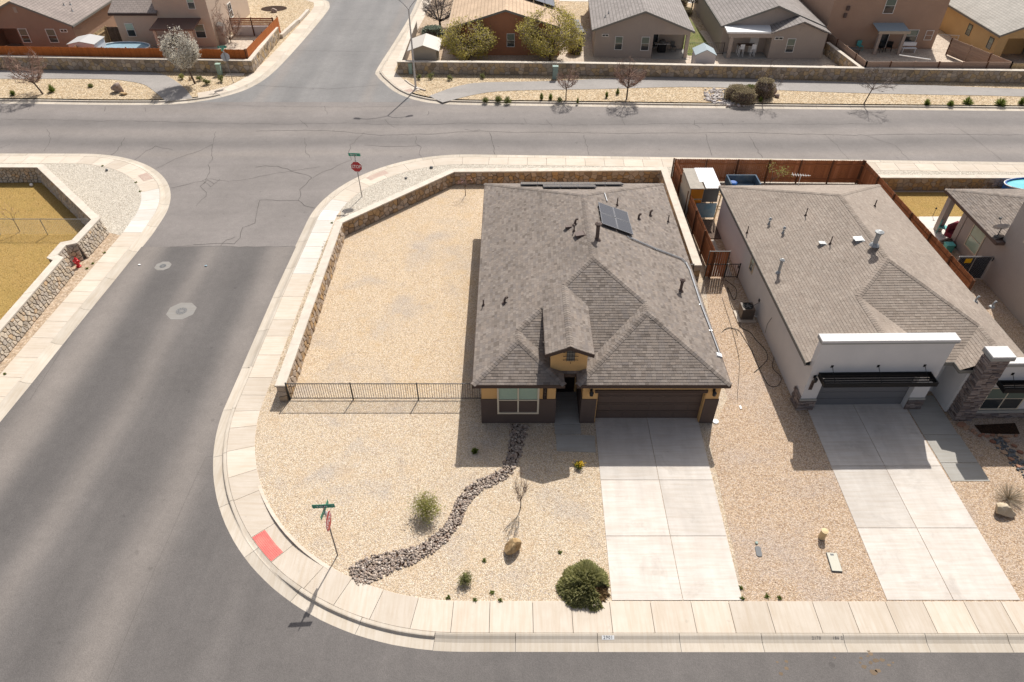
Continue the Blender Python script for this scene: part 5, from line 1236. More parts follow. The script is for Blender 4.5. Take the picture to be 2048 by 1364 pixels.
def tree(label, base, h, trunk, k, spread, up, mx, mat_t='bark', mat_c='twig', r=.07, leaf=None, name='bare_tree', lean=(0, 0), L0=None, droop=0.0, group=None, rt=.66):
    o = thing(name, label, 'tree', tuple(base), group=group); tr, tw = MB(), MB(); tips = []
    p = Vector((0, 0, -.02)); d = Vector((lean[0], lean[1], 1)).normalized()
    e = p + d * trunk; tr.tube(p, e, r, r * .75, 7, caps=False)
    L = L0 or (h - trunk) * .36
    n = k[0]
    for i in range(n):
        ax = rot_about(d.orthogonal().normalized(), d, 2 * math.pi * (i + R.random() * .6) / n)
        nd = rot_about(d, ax, rad(spread[0]) * R.uniform(.6, 1.2)); grow(tr, tw, e, nd, L * R.uniform(.85, 1.1), r * rt, 1, mx, k[1:], spread[1:], up, None, droop, tips)
    tr.build('trunk', mat_t, o); c = tw.build('crown', mat_c, o)
    if leaf:
        lm, cnt, sz, jit = leaf; m = MB()
        for (q, dd) in tips:
            for i in range(cnt): leafq(m, q + rv(jit) - dd * R.uniform(0, L * .5), sz * R.uniform(.6, 1.3))
        m.build('leaves' if 'leaf' in lm else 'blossom', lm, c, kind='stuff')
    return o
def crown_tree(label, base, h, trunk, rx, n=(8, 9, 7), zc=.5, mat_t='bark', mat_c='twig', r=.08, leaf=None, name='bare_tree', lean=(0, 0), rough=.18, tw=.011, pear=0.0, ry=None, dense=1.0):
    """limbs, branches and twigs that fill an uneven ovoid crown; leaves, if any, sit on the twigs"""
    o = thing(name, label, 'tree', tuple(base)); tr, twg = MB(), MB(); ry = ry or rx; ch = h - trunk; top = Vector((lean[0] * h, lean[1] * h, trunk)); sh = Vector((lean[0] * h * 1.6, lean[1] * h * 1.6, 0))
    ph = [R.uniform(0, 6.28) for _ in range(4)]
    def surf(a, u):                                   # u 0 bottom .. 1 top
        w_ = math.sin(math.pi * min(.999, max(.02, u)) ** (1 - pear * .5)) ** .62
        k = 1 + rough * math.sin(3 * a + ph[0] + 4 * u) + rough * .7 * math.sin(5 * a + ph[1] - 7 * u)
        return sh + Vector((rx * w_ * k * math.cos(a), ry * w_ * k * math.sin(a), trunk * .92 + ch * u * (1 + rough * .4 * math.sin(2 * a + ph[2]))))
    def bez(p, q, bend, ra, rb, mb, k, s):
        mid = p.lerp(q, .5) + bend; pts = [p * (1 - t) ** 2 + mid * 2 * t * (1 - t) + q * t * t for t in [i / k for i in range(k + 1)]]
        rr = R.random()
        for i, (a, b) in enumerate(zip(pts, pts[1:])): mb.tube(a, b, ra + (rb - ra) * i / k, ra + (rb - ra) * (i + 1) / k, s, 0, rr, caps=False)
        return lambda t: p * (1 - t) ** 2 + mid * 2 * t * (1 - t) + q * t * t
    bez(Vector((0, 0, -.03)), top, rv(.03), r, r * .72, tr, 3, 7); tips = []
    for i in range(n[0]):
        a = 2 * math.pi * (i + R.random() * .7) / n[0]; u = (i * .618 + .2) % 1.0 * .62 + .30
        q = surf(a, u); q = top.lerp(q, .9); L1 = bez(top - Vector((0, 0, R.uniform(0, .18) * trunk)), q, Vector((0, 0, -.10 * ch)) + rv(.05), r * .5, r * .16, tr, 4, 5)
        for j in range(n[1]):
            t = R.uniform(.22, 1.0); p = L1(t); a2 = math.atan2(p.y - sh.y, p.x - sh.x) + R.gauss(0, .55) + (R.uniform(-2, 2) if t < .35 else 0); u2 = min(.98, max(.08, (p.z - trunk) / ch + R.uniform(-.12, .40)))
            q2 = p.lerp(surf(a2, u2), R.uniform(.75, 1.0)); 
            L2 = bez(p, q2, Vector((0, 0, -.04)) + rv(.05), r * .17, tw * 1.15, twg, 3, 3)
            for k in range(n[2]):
                t2 = R.uniform(.25, 1); p2 = L2(t2); u3 = min(1, max(.03, (p2.z - trunk) / ch + R.uniform(-.12, .28))); a3 = math.atan2(p2.y - sh.y, p2.x - sh.x) + R.gauss(0, .35); f = surf(a3, u3)
                dv = (f - p2); ln = min(dv.length, ch * .30); dv = (dv.normalized() + rv(.28)).normalized() * ln * R.uniform(.6, 1.0) if ln > .02 else rv(.1)
                q3 = p2 + dv; bez(p2, q3, rv(.02), tw * 1.05, tw * .6, twg, 2, 3); tips.append((p2, q3))
    tr.build('trunk', mat_t, o); c = twg.build('crown', mat_c, o)
    if leaf:
        lm, cnt, sz, jit = leaf; m = MB()
        for (p2, q3) in tips:
            if R.random() > dense: continue
            for i in range(cnt): leafq(m, p2.lerp(q3, R.uniform(.2, 1.05)) + rv(jit), sz * R.uniform(.6, 1.3))
        m.build('leaves' if 'leaf' in lm else 'blossom', lm, c, kind='stuff')
    return o
def spiky(label, base, r, h, n, mats, name='shrub', cat='shrub', flat=.5, wd=.02, inner=.2, group=None, droop=0.0, core=True, part='leaves'):
    """blades or sprigs radiating from the root"""
    o = thing(name, label, cat, tuple(base), group=group)
    if isinstance(mats, str): mats = [(mats, 1.0, None)]
    for (mt, frac, sel) in mats:
        m = MB()
        for i in range(int(n * frac)):
            a = R.uniform(0, 2 * math.pi)
            if sel and not (sel[0] < a < sel[1]): continue
            if not sel and any(s_[2] and s_[2][0] < a < s_[2][1] and R.random() < .85 for s_ in mats): continue
            el = math.asin(R.uniform(.05, 1)); d = Vector((math.cos(a) * math.cos(el), math.sin(a) * math.cos(el), math.sin(el)))
            f = R.uniform(.75, 1.05); tip = Vector((d.x * r, d.y * r, d.z * h)) * f; st = tip * inner * R.uniform(.6, 1.4); tip += rv(.02) - Vector((0, 0, droop * R.random()))
            sd = d.cross(rv()).normalized() * wd * R.uniform(.6, 1.3); mid = st.lerp(tip, .6)
            m.add([st - sd * .4, st + sd * .4, mid + sd, tip, mid - sd], [(0, 1, 2, 3, 4)])
        m.build(part if mt != 'dead_leaf' else 'dead_twigs', mt, o, kind='stuff')
    return o
def sprigs(label, base, r, h, n, mat, name='shrub', leaf=.05, group=None, stems=9, cat='shrub', stemmat='bark', lopsided=(0, 0)):
    """stems carrying clouds of small leaves, gaps between them"""
    o = thing(name, label, cat, tuple(base), group=group); st, m = MB(), MB()
    for i in range(stems):
        a = 2 * math.pi * (i + R.random() * .6) / stems; el = rad(R.uniform(25, 85)); d = Vector((math.cos(a) * math.cos(el) + lopsided[0], math.sin(a) * math.cos(el) + lopsided[1], math.sin(el)))
        tip = Vector((d.x * r, d.y * r, d.z * h)) * R.uniform(.65, 1.0); st.tube((0, 0, 0), tip, .012, .004, 4, caps=False)
        cr = .34 * min(r, h) * R.uniform(.7, 1.2)
        for k in range(int(n / stems)):
            c = tip * R.uniform(.55, 1.0) + rv(cr * .5); c.z = max(.02, c.z); leafq(m, c, leaf * R.uniform(.6, 1.3))
    st.build('stems', stemmat, o); m.build('leaves', mat, o, kind='stuff'); return o
def mound(label, base, rx, ry, h, n, mat, leaf=.05, name='clipped_shrub', group=None):
    o = thing(name, label, 'shrub', tuple(base), group=group); core, m = MB(), MB()
    core.lathe((0, 0, 0), [(.7, .0), (.82, .25), (.85, .6), (.6, .84), (.1, .9)], 12)
    core.v = [(v[0] * rx, v[1] * ry, v[2] * h) for v in core.v]
    for i in range(n):
        a = R.uniform(0, 6.283); u = R.uniform(0, 1); z = u ** .8; rr = (1 - max(0, (z - .62) / .38) ** 2.2 * .8) * (.9 + .12 * math.sin(3 * a + 5 * z)) if z > .62 else .9 + .08 * z + .05 * math.sin(4 * a)
        if R.random() < .35: z = 1; rr = R.random() ** .5 * .75; 
        c = Vector((rx * rr * math.cos(a), ry * rr * math.sin(a), h * (z if z < 1 else (1 - .12 * rr ** 2)))) + rv(.03); leafq(m, c, leaf * R.uniform(.6, 1.4))
    core.build('branches', 'bark', o); m.build('leaves', mat, o, kind='stuff'); return o

# --- trees across the road
crown_tree('leaning reddish bare tree beside the footpath at the far left', g(86, 188), 4.3, 1.1, 1.75, (9, 10, 8), r=.085, lean=(-.12, .03), mat_c='red_twig', tw=.013, pear=.5)
crown_tree('white blossoming pear tree with egg shaped crown at the far corner', g(390, 167), 5.3, 1.55, 1.6, (11, 10, 8), r=.10, leaf=('blossom', 12, .066, .10), name='pear_tree', mat_c='grey_twig', lean=(-.05, .01), rough=.05, pear=-.5)
crown_tree('small bare rounded tree right of the green utility post', g(1132, 199), 3.3, 1.1, 1.0, (8, 9, 7), r=.06, mat_c='red_twig', tw=.010, rough=.1)
crown_tree('larger bare rounded tree casting a twiggy shadow on the road', g(1253, 198), 4.1, 1.15, 1.5, (9, 10, 8), r=.08, mat_c='red_twig', tw=.012, rough=.1)
crown_tree('thin bare young tree rising between the clipped mounds and boulder', g(1524, 208), 4.2, 1.2, 1.25, (5, 6, 4), r=.05, mat_c='grey_twig', lean=(.05, 0))
crown_tree('bent bare young tree alone in the gravel strip before the mocha house', g(1727, 209), 3.8, 1.55, 1.75, (6, 7, 4), r=.06, mat_c='grey_twig', lean=(.09, 0), pear=.6)
crown_tree('wide dark leafless tree with black limbs beside the tan ribbed roof', g(880, 55), 4.6, .8, 2.3, (9, 10, 9), r=.15, mat_t='door_dark', mat_c='grey_twig', tw=.016)
crown_tree('olive green leafy tree behind the tan shed', g(938, 121), 4.3, .35, 2.75, (12, 10, 8), r=.13, leaf=('olive_leaf', 10, .078, .17), name='olive_tree', mat_c='pale_twig', tw=.014, rough=.12, ry=2.2, dense=.8)
crown_tree('olive green leafy tree between the rust and taupe houses', g(1100, 121), 5.2, .6, 3.1, (13, 11, 8), r=.16, leaf=('olive_leaf', 10, .082, .19), name='olive_tree', mat_c='pale_twig', tw=.014, rough=.12, ry=2.4, dense=.8)
crown_tree('leafless dark street tree beyond the taupe houses near the top edge', g(1383, 22), 3.2, 1.0, 1.5, (8, 8, 6), r=.09, mat_t='door_dark', mat_c='grey_twig', tw=.014)
crown_tree('small bare brown tree beside the cream house wall', g(462, 85), 4.2, .3, 1.5, (9, 9, 6), r=.06, mat_c='red_twig', tw=.012)
crown_tree('slim bare sapling rising from the tan gravel above a boulder', g(1041, 1015), 2.9, .6, .30, (5, 7, 6), r=.028, mat_c='twig', name='sapling', tw=.005)
tree('pink budding sapling in the corner by the stone wall', g(931, 391), 1.8, .7, (4, 3, 2, 2), (42, 34, 30), .15, 4, r=.03, mat_c='twig', leaf=('pink_blossom', 2, .03, .06), L0=.38, name='sapling')
tree('thin staked sapling in the dry lawn behind the chain link fence', g(40, 463), 2.1, .9, (3, 2, 2, 2), (34, 30, 30), .2, 4, r=.025, mat_c='twig', leaf=('pink_blossom', 1, .03, .05), L0=.42, name='sapling')
tree('leaning yellow leaved sapling against the cedar fence', g(1528, 385), 2.6, 1.0, (3, 2, 2, 2), (30, 30, 30), .1, 4, r=.03, leaf=('yellow_leaf', 4, .06, .12), L0=.6, name='sapling', lean=(.3, 0))
# --- our yard
def dome_shrub(label, base, rx, h, n, mat, name, dead=None, ln=.17, core=True):
    """low dome packed with short upright sprigs, uneven outline, a bald side if dead=(a0,a1)"""
    o = thing(name, label, 'shrub', tuple(base)); m, dm, cr = MB(), MB(), MB(); p1, p2 = R.uniform(0, 6), R.uniform(0, 6)
    out = lambda a: rx * (1 + .07 * math.sin(3 * a + p1) + .05 * math.sin(7 * a + p2))
    for i in range(n):
        a = R.uniform(0, 6.2832); f = math.sqrt(R.random()); isd = dead and dead[0] < a < dead[1] and f > .38
        if isd and R.random() < .55: continue
        r = out(a) * f * (.86 if isd else 1); z = h * (1 - f ** 2.4) * (.35 if isd else 1) * (1 + .10 * math.sin(5 * a + 9 * f)) + R.gauss(0, .02); p = Vector((r * math.cos(a), r * math.sin(a), max(0, z - .10)))
        d = (Vector((math.cos(a) * f * 1.25, math.sin(a) * f * 1.25, 1.05 - f * .75)) + rv(.22)).normalized(); L = ln * R.uniform(.7, 1.35); rr = R.random()
        for k in range(3):
            sd = rot_about(d.orthogonal().normalized(), d, R.uniform(0, 6.28)) * L * .17; (dm if isd else m).add([p, p + d * L * .45 + sd, p + d * L, p + d * L * .45 - sd], [(0, 1, 2, 3)], 0, rr)
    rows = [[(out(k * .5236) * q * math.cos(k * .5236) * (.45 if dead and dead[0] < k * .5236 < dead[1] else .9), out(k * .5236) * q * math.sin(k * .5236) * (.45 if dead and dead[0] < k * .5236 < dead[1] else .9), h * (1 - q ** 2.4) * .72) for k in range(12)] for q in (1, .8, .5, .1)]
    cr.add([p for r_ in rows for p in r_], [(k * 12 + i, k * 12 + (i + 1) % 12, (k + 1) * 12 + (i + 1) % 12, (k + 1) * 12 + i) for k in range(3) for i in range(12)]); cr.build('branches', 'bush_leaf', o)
    m.build('leaves', mat, o, kind='stuff')
    if dead: dm.build('dead_twigs', 'dead_leaf', o, kind='stuff')
    return o
dome_shrub('large dome of green needle shrub with a dead brown side at the driveway corner', g(1170, 1172), .93, .66, 3800, 'juniper', 'juniper_shrub', dead=(5.35, 6.24))
sprigs('small dense green shrub between boulder and pavement', g(931, 1163), .40, .42, 900, 'bush_leaf', leaf=.032, stems=16)
sprigs('tall yellow green wispy shrub beside the dry stream bed', g(853, 1028), .92, 1.1, 2600, 'yellow_leaf', leaf=.033, stems=26)
spiky('tiny dark green plant in the house shade left of the stream bed', g(950, 903), .20, .20, 150, 'bright_leaf', wd=.03, inner=.1)
fl = sprigs('low plant with bright yellow flowers beside the driveway', g(1157, 934), .27, .30, 420, 'bright_leaf', leaf=.035, stems=8, name='flowering_plant')
m = MB()
for i in range(70): leafq(m, Vector((R.gauss(.06, .13), R.gauss(-.04, .1), R.uniform(.18, .36))), .035)
m.build('flowers', 'flower', fl, kind='stuff')
spiky('bare twiggy grey bush behind the golden boulder by the second driveway', g(2016, 998), .85, .95, 330, 'pale_twig', name='twiggy_bush', wd=.005, inner=.05, part='twigs')
wk = []
for i, (x, y, t_) in enumerate(((969, 1121, 'left of the juniper and right of the small shrub'), (897, 1195, 'at the kerb below the small shrub'), (950, 1200, 'at the pavement edge right of the small shrub'), (984, 1185, 'near the pavement midway to the juniper'), (1001, 1201, 'at the pavement edge left of the juniper'), (1120, 1104, 'above the juniper shrub'), (1484, 1196, 'at the corner of the first driveway and pavement'), (1482, 1176, 'on the right edge of the first driveway'), (1534, 1192, 'right of the first driveway foot'), (1559, 1196, 'further right of the first driveway foot'), (205, 332, 'at the far left corner pavement'), (272, 365, 'beside the left corner pavement bend'), (280, 383, 'under the bend of the left corner pavement'), (209, 506, 'below the red hydrant'), (186, 527, 'near the red hydrant foot'), (174, 537, 'left of the red hydrant'), (10, 748, 'at the left picture edge beside the pavement'), (664, 446, 'by the corner of the pale capped wall'))):
    wk.append(spiky('low green weed ' + t_, g(x, y), .12, .09, 45, 'bright_leaf', name='weed', cat='weed', wd=.018, inner=.1, group='weeds sprouting in the gravel'))
m = MB()
for k in range(150):
    t = R.random(); p = g(560 + 100 * t + R.gauss(0, 1.5), 735 - 175 * t * 1.0, 0) if k < 110 else g(R.uniform(470, 500), R.uniform(800, 900), 0)
    if k >= 110: continue
    p = Vector((-12.30 + R.uniform(-.16, .12), R.uniform(24.5, 38.5), 0))
    for j in range(9): d = Vector((R.gauss(0, .05), R.gauss(0, .05), R.uniform(.02, .08))); m.add([p, p + d * .5 + Vector((.008, 0, 0)), p + d], [(0, 1, 2)])
MATS['edge_weed'] = mk('edge_weed', None, pal=[(.20, .19, .06), (.32, .24, .10), (.14, .16, .05)], rv=.1, grain=0)
m.build('verge_grass', 'edge_weed', kind='stuff')
m = MB()
for k in range(620):                                 # wind blown leaves and bark bits
    p = (R.uniform(-11, 8.8), R.uniform(14.2, 22), 0) if k < 200 else (R.uniform(-11, -2), R.uniform(24.4, 39), 0) if k < 400 else (R.uniform(9.2, 14), R.uniform(13.6, 33), 0)
    if k < 200 and math.hypot(p[0] + 1.96, p[1] - 23.7) > 10.3 and p[0] < -2: continue
    if k < 200 and 3.7 < p[0] : continue
    leafq(m, Vector(p) + Vector((0, 0, .02)), R.uniform(.012, .035))
m.build('leaf_litter', 'dead_leaf', kind='stuff')
m = MB()
for k in range(5200):                                # clumps of dormant grass on the lawn
    p = Vector((R.uniform(-46, -28.2), R.uniform(20, 46.3), 0))
    if p.x + (p.y - 39.4) * 1.02 > -27.9 and p.y > 39: continue
    rr = R.random()
    for j in range(3): d = Vector((R.gauss(0, .05), R.gauss(0, .05), R.uniform(.03, .07))); sd = Vector((-d.y, d.x, 0)).normalized() * .012; m.add([p - sd, p + sd, p + d], [(0, 1, 2)], 0, rr)
mk('lawn_blade', None, pal=[(.40, .27, .08), (.56, .40, .15), (.33, .26, .08), (.62, .46, .2)], rv=.1, grain=0); m.build('lawn_grass', 'lawn_blade', kind='stuff')
# --- plants along the far road
def tuft(label, x, y, r, h, mat='bright_leaf', n=130, **k): return spiky(label, g(x, y), r, h, n, mat, name='yucca', cat='plant', wd=.022, inner=.05, group='tufts along the far road', **k)
tuft('green yucca tuft right of the leaning red tree', 105, 184, .45, .9); tuft('small green tuft left of the leaning red tree', 27, 190, .36, .6); tuft('small olive tuft between yucca and brown boulder', 182, 174, .36, .42, 'bush_leaf')
sprigs('olive shrub left of the pear tree trunk', g(364, 158), .45, .5, 260, 'yellow_leaf', leaf=.06); sprigs('small tan dry shrub at the pear tree foot', g(381, 160), .22, .35, 90, 'dead_leaf', leaf=.05)
sprigs('dark green shrub just right of the pear trunk', g(400, 161), .42, .5, 260, 'bush_leaf', leaf=.06); sprigs('bigger dark green shrub right of the pear tree', g(414, 169), .5, .62, 380, 'bush_leaf', leaf=.06); sprigs('dark green shrub under the back of the stop sign', g(444, 163), .5, .6, 360, 'bush_leaf', leaf=.06)
for x, y, s, t_ in ((839, 158, .4, 'at the street lamp foot'), (862, 157, .5, 'second right of the street lamp'), (899, 160, .42, 'third right of the street lamp'), (965, 156, .4, 'pale, by the wall under the olive tree')):
    sprigs('round green shrub ' + t_, g(x, y), s, s * 1.15, 260, 'bush_leaf', leaf=.055, group='round shrubs before the far wall')
for x, y, r, h, t_ in ((971, 204, .4, .62, 'first of the three by the footpath end'), (997, 203, .5, .75, 'second of the three by the footpath end'), (1015, 205, .5, .72, 'third of the three by the footpath end'), (1083, 199, .24, .8, 'slim, far left of the small bare tree'), (1101, 199, .24, .72, 'slim, just left of the small bare tree'), (1155, 206, .16, .6, 'thin, right of the small bare tree'), (1213, 195, .22, .7, 'slim, left of the larger bare tree'), (1235, 188, .22, .7, 'slim, beside the larger bare tree trunk')):
    tuft('green upright tuft ' + t_, x, y, r, h, 'bush_leaf' if x < 1020 else 'bright_leaf')
for x, y, r, h, t_ in ((1853, 209, .36, .6, 'first right of the bent young tree'), (1900, 211, .36, .6, 'second right of the bent young tree'), (1935, 207, .6, .72, 'rounded, third right of the bent young tree'), (2000, 210, .65, .8, 'big, near the right picture edge'), (2042, 208, .4, .8, 'cut by the right picture edge')):
    tuft('bright green tuft ' + t_, x, y, r, h, 'bright_leaf', 200)
tuft('small bright green tuft at the foot of the thin young tree', 1521, 203, .3, .5, 'bright_leaf', 90); sprigs('round dark shrub at the foot of the small bare tree', g(1119, 204), .42, .5, 260, 'bush_leaf', leaf=.055)
mound('grey brown clipped mound shrub in front, on pale river rock', g(1485, 205), 1.20, .9, 1.15, 2600, 'hedge_leaf'); mound('grey brown clipped mound shrub behind, touching the front mound', g(1472, 198), 1.25, .9, 1.2, 2600, 'hedge_leaf'); mound('taller grey brown clipped shrub right of the two mounds', g(1525, 193), 1.0, .85, 1.6, 2600, 'hedge_leaf'); mound('low dark green shrub showing behind the clipped mounds', g(1500, 184), .7, .5, .6, 900, 'bush_leaf')
mound('grey green sage bush beyond the tan shed', g(868, 78), 1.3, 1.0, 1.3, 1600, 'sage_leaf', leaf=.09, name='sage_bush')
sprigs('yellow green bush at the corner behind the tan shed roof', g(886, 92), .9, 1.1, 600, 'olive_leaf', leaf=.08)
mound('dark green bush left of the taupe house wall', g(1150, 105), .8, .9, 1.5, 1200, 'olive_leaf', leaf=.08, name='bush')
sprigs('low bare brown shrub beside the barred house fence', g(478, 62), .9, 1.0, 500, 'grey_twig', leaf=.05)
for x, y, s, t_ in ((1362, 12, .8, 'at the top edge beside the far street tree'), (1372, 30, .7, 'below the far street tree')): mound('dull round bush ' + t_, g(x, y), s, s, s * 1.1, 500, 'hedge_leaf', leaf=.08, name='bush')
sheet('tree_ring', [tuple(g(548, 17) + Vector((1.6 * math.cos(a * .4), 1.2 * math.sin(a * .4), 0)))[:2] for a in range(16)], .003, 'mulch')

# ================================================================ STONES
def rock(label, base, sx, sy, sz, mat='boulder', name='boulder', rz=0, seed=1, flat=.0, cuts=9):
    o = bmesh.new(); bmesh.ops.create_icosphere(o, subdivisions=3, radius=1); rr = random.Random(seed); pl = []
    for i in range(cuts):
        n = Vector((rr.gauss(0, 1), rr.gauss(0, 1), rr.gauss(0, .8))).normalized(); pl.append((n, rr.uniform(.55, .85)))
    for v in o.verts:
        for n, c in pl:
            t = v.co.dot(n) - c
            if t > 0: v.co -= n * t
        v.co += Vector((rr.gauss(0, .018), rr.gauss(0, .018), rr.gauss(0, .018)))
        v.co.x *= sx; v.co.y *= sy; v.co.z = (v.co.z + .55) * sz
    me = bpy.data.meshes.new(name); o.to_mesh(me); o.free(); me.materials.append(MATS[mat]); ob = link(name, me); ob.location = base; ob.rotation_euler = (0, 0, rz)
    return tag(ob, label, 'boulder')
rock('tan and brown weathered boulder in the gravel below the sapling', g(1026, 1100), .40, .34, .42, 'boulder', rz=.5, seed=4)
rock('golden angular boulder in front of the twiggy bush by the second driveway', g(2003, 1026), .52, .34, .34, 'pale_boulder', rz=-.2, seed=12)
rock('brown boulder in the far left gravel strip', g(238, 183), .62, .45, .55, 'brown_boulder', seed=6); rock('flat small tan rock below the far left brown boulder', g(248, 189), .4, .25, .16, 'boulder', seed=8)
rock('broad brown boulder beside the tall clipped shrub', g(1540, 189), .6, .42, .5, 'brown_boulder', seed=9); rock('small red brown rock right of the broad boulder', g(1554, 194), .3, .22, .2, 'brown_boulder', seed=10)
rock('rounded rock on the gravel of the cream house front yard', g(548, 24), .45, .4, .3, 'brown_boulder', seed=14); rock('small dark stone on grey gravel near the far corner pavement', g(863, 336), .16, .12, .1, 'lid_grey', name='stone', seed=15)
rock('dark lump on grey gravel right of the stop sign', g(812, 357), .12, .1, .08, 'lid_grey', name='stone', seed=16); rock('dark stone on the left corner grey gravel', g(214, 341), .12, .12, .1, 'lid_grey', name='stone', seed=17)
PEB = []
for s_ in range(10):
    o = bmesh.new(); bmesh.ops.create_icosphere(o, subdivisions=1, radius=1); rr = random.Random(50 + s_)
    for v in o.verts: v.co *= rr.uniform(.82, 1.12); v.co.z *= .72
    PEB.append(([tuple(v.co) for v in o.verts], [tuple(v.index for v in f.verts) for f in o.faces])); o.free()
def rock_bed(label, spine, mat, size, dens, z=.0, name='dry_stream_bed', limit=300, light=0.0):
    o = thing(name, label, 'rock bed', tuple(spine[0][0]), world=True); pts = []
    for (p, w0), (q, w1) in zip(spine, spine[1:]):
        L = (q - p).length; d = (q - p).normalized(); nn = Vector((-d.y, d.x, 0)); n = int(L * (w0 + w1) / 2 * dens)
        for i in range(n):
            t = R.random(); ww = w0 + (w1 - w0) * t; u = R.uniform(-1, 1); pts.append(p.lerp(q, t) + nn * ww / 2 * (u * (1 + abs(R.gauss(0, .10)))))
    vs = []
    fill = MB(); R.shuffle(pts)
    big = sorted(range(len(pts)), key=lambda i: pts[i].y)
    ms = []
    for vv, ff in PEB: me = MB().add([(a[0], a[1], a[2]) for a in vv], ff, 0, .0); ms.append(me)
    meshes = None
    for c, i in enumerate(big):
        p = pts[i]; s = size * R.choice((.6, .8, 1, 1, 1.25, 1.6)); vv, ff = R.choice(PEB); M = Matrix.Translation(p + Vector((0, 0, z + s * R.uniform(.0, .35)))) @ Matrix.Rotation(R.uniform(0, 6.3), 4, 'Z') @ Matrix.Rotation(R.gauss(0, .4), 4, 'X') @ Matrix.Diagonal((s * R.uniform(.8, 1.35), s, s, 1))
        w_ = [tuple(M @ Vector(a)) for a in vv]; rr = R.random()
        if c < limit: MB().add(w_, ff, 0, rr).build('stone', mat, o, smooth=True)
        else: fill.add(w_, ff, 0, rr)
    if fill.v: fill.build('stone_layer', mat, o, kind='stuff', smooth=True)
    return o
sp = [((1040, 849), 1.0), ((1034, 880), .78), ((1027, 915), .68), ((1012, 945), .62), ((985, 960), .62), ((958, 970), .66), ((935, 988), .7), ((922, 1012), .62), ((910, 1040), .62), ((895, 1062), .66), ((872, 1085), .68), ((845, 1102), .72), ((810, 1116), .85), ((775, 1125), 1.05), ((745, 1135), 1.25), ((718, 1148), 1.2), ((705, 1156), .8)]
spw = [(g(*p), w_ * .86) for p, w_ in sp]
m = MB()
for (p, w0), (q, w1) in zip(spw, spw[1:]):
    d = (q - p).normalized(); nn = Vector((-d.y, d.x, 0)); m.add([tuple(p + nn * w0 * .45)[:2] + (-.008,), tuple(p - nn * w0 * .45)[:2] + (-.008,), tuple(q - nn * w1 * .45)[:2] + (-.008,), tuple(q + nn * w1 * .45)[:2] + (-.008,)], [(3, 2, 1, 0)])
bed = rock_bed('winding dry stream bed of grey and brown river stones across the tan gravel', spw, 'river_stone', .040, 360)
m.build('bed_base', 'mulch', bed)
rock_bed('patch of pale river rock around the clipped mound shrubs', [(g(1408, 190), 2.2), (g(1430, 192), 3.2), (g(1465, 196), 3.6), (g(1500, 206), 2.0)], 'pale_river', .11, 34, name='rock_patch')
nb = [(g(x, y), w_) for x, y, w_ in ((1990, 875, .5), (2005, 892, .6), (2022, 912, .65), (2042, 932, .7), (2075, 965, .7))]
rock_bed('dark rock channel lined with red flagstones before the white house wing', nb, 'lid_grey', .055, 120, name='rock_channel', limit=150)
sheet('mulch_bed', px([(1948, 850), (2030, 846), (2040, 868), (1990, 868), (1962, 866)]), .003, 'mulch')
o = thing('flagstone_edging', 'red and tan flagstone edging round the mulch bed and rock channel', 'edging', tuple(g(1950, 868)), world=True)
for (x, y, a_, s_) in ((1922, 850, .0, .5), (1932, 856, .5, .42), (1945, 862, .6, .25), (1950, 867, .3, .22), (1960, 872, .5, .25), (1966, 869, .1, .2), (1974, 873, .0, .26), (1985, 871, .0, .26), (1998, 872, .1, .26), (2010, 874, .0, .25), (2020, 873, .1, .25), (2031, 872, .4, .22), (1985, 884, -.6, .3), (1996, 894, -.6, .25), (2008, 906, -.6, .34), (2022, 919, -.6, .3), (2037, 934, -.6, .3), (2012, 882, -.5, .3), (2028, 892, -.5, .3), (2040, 905, -.5, .3)):
    c = g(x, y); n = 6; ph = R.random(); pts = [(c.x + math.cos(a_) * s_ * .5 * R.uniform(.8, 1.1) * math.cos(k * 6.283 / n + ph) - math.sin(a_) * s_ * .3 * math.sin(k * 6.283 / n + ph), c.y + math.sin(a_) * s_ * .5 * math.cos(k * 6.283 / n + ph) + math.cos(a_) * s_ * .3 * R.uniform(.8, 1.1) * math.sin(k * 6.283 / n + ph)) for k in range(n)]
    MB().prism(pts, -.02, R.uniform(.05, .1)).build('flagstone', 'red_flag', o)

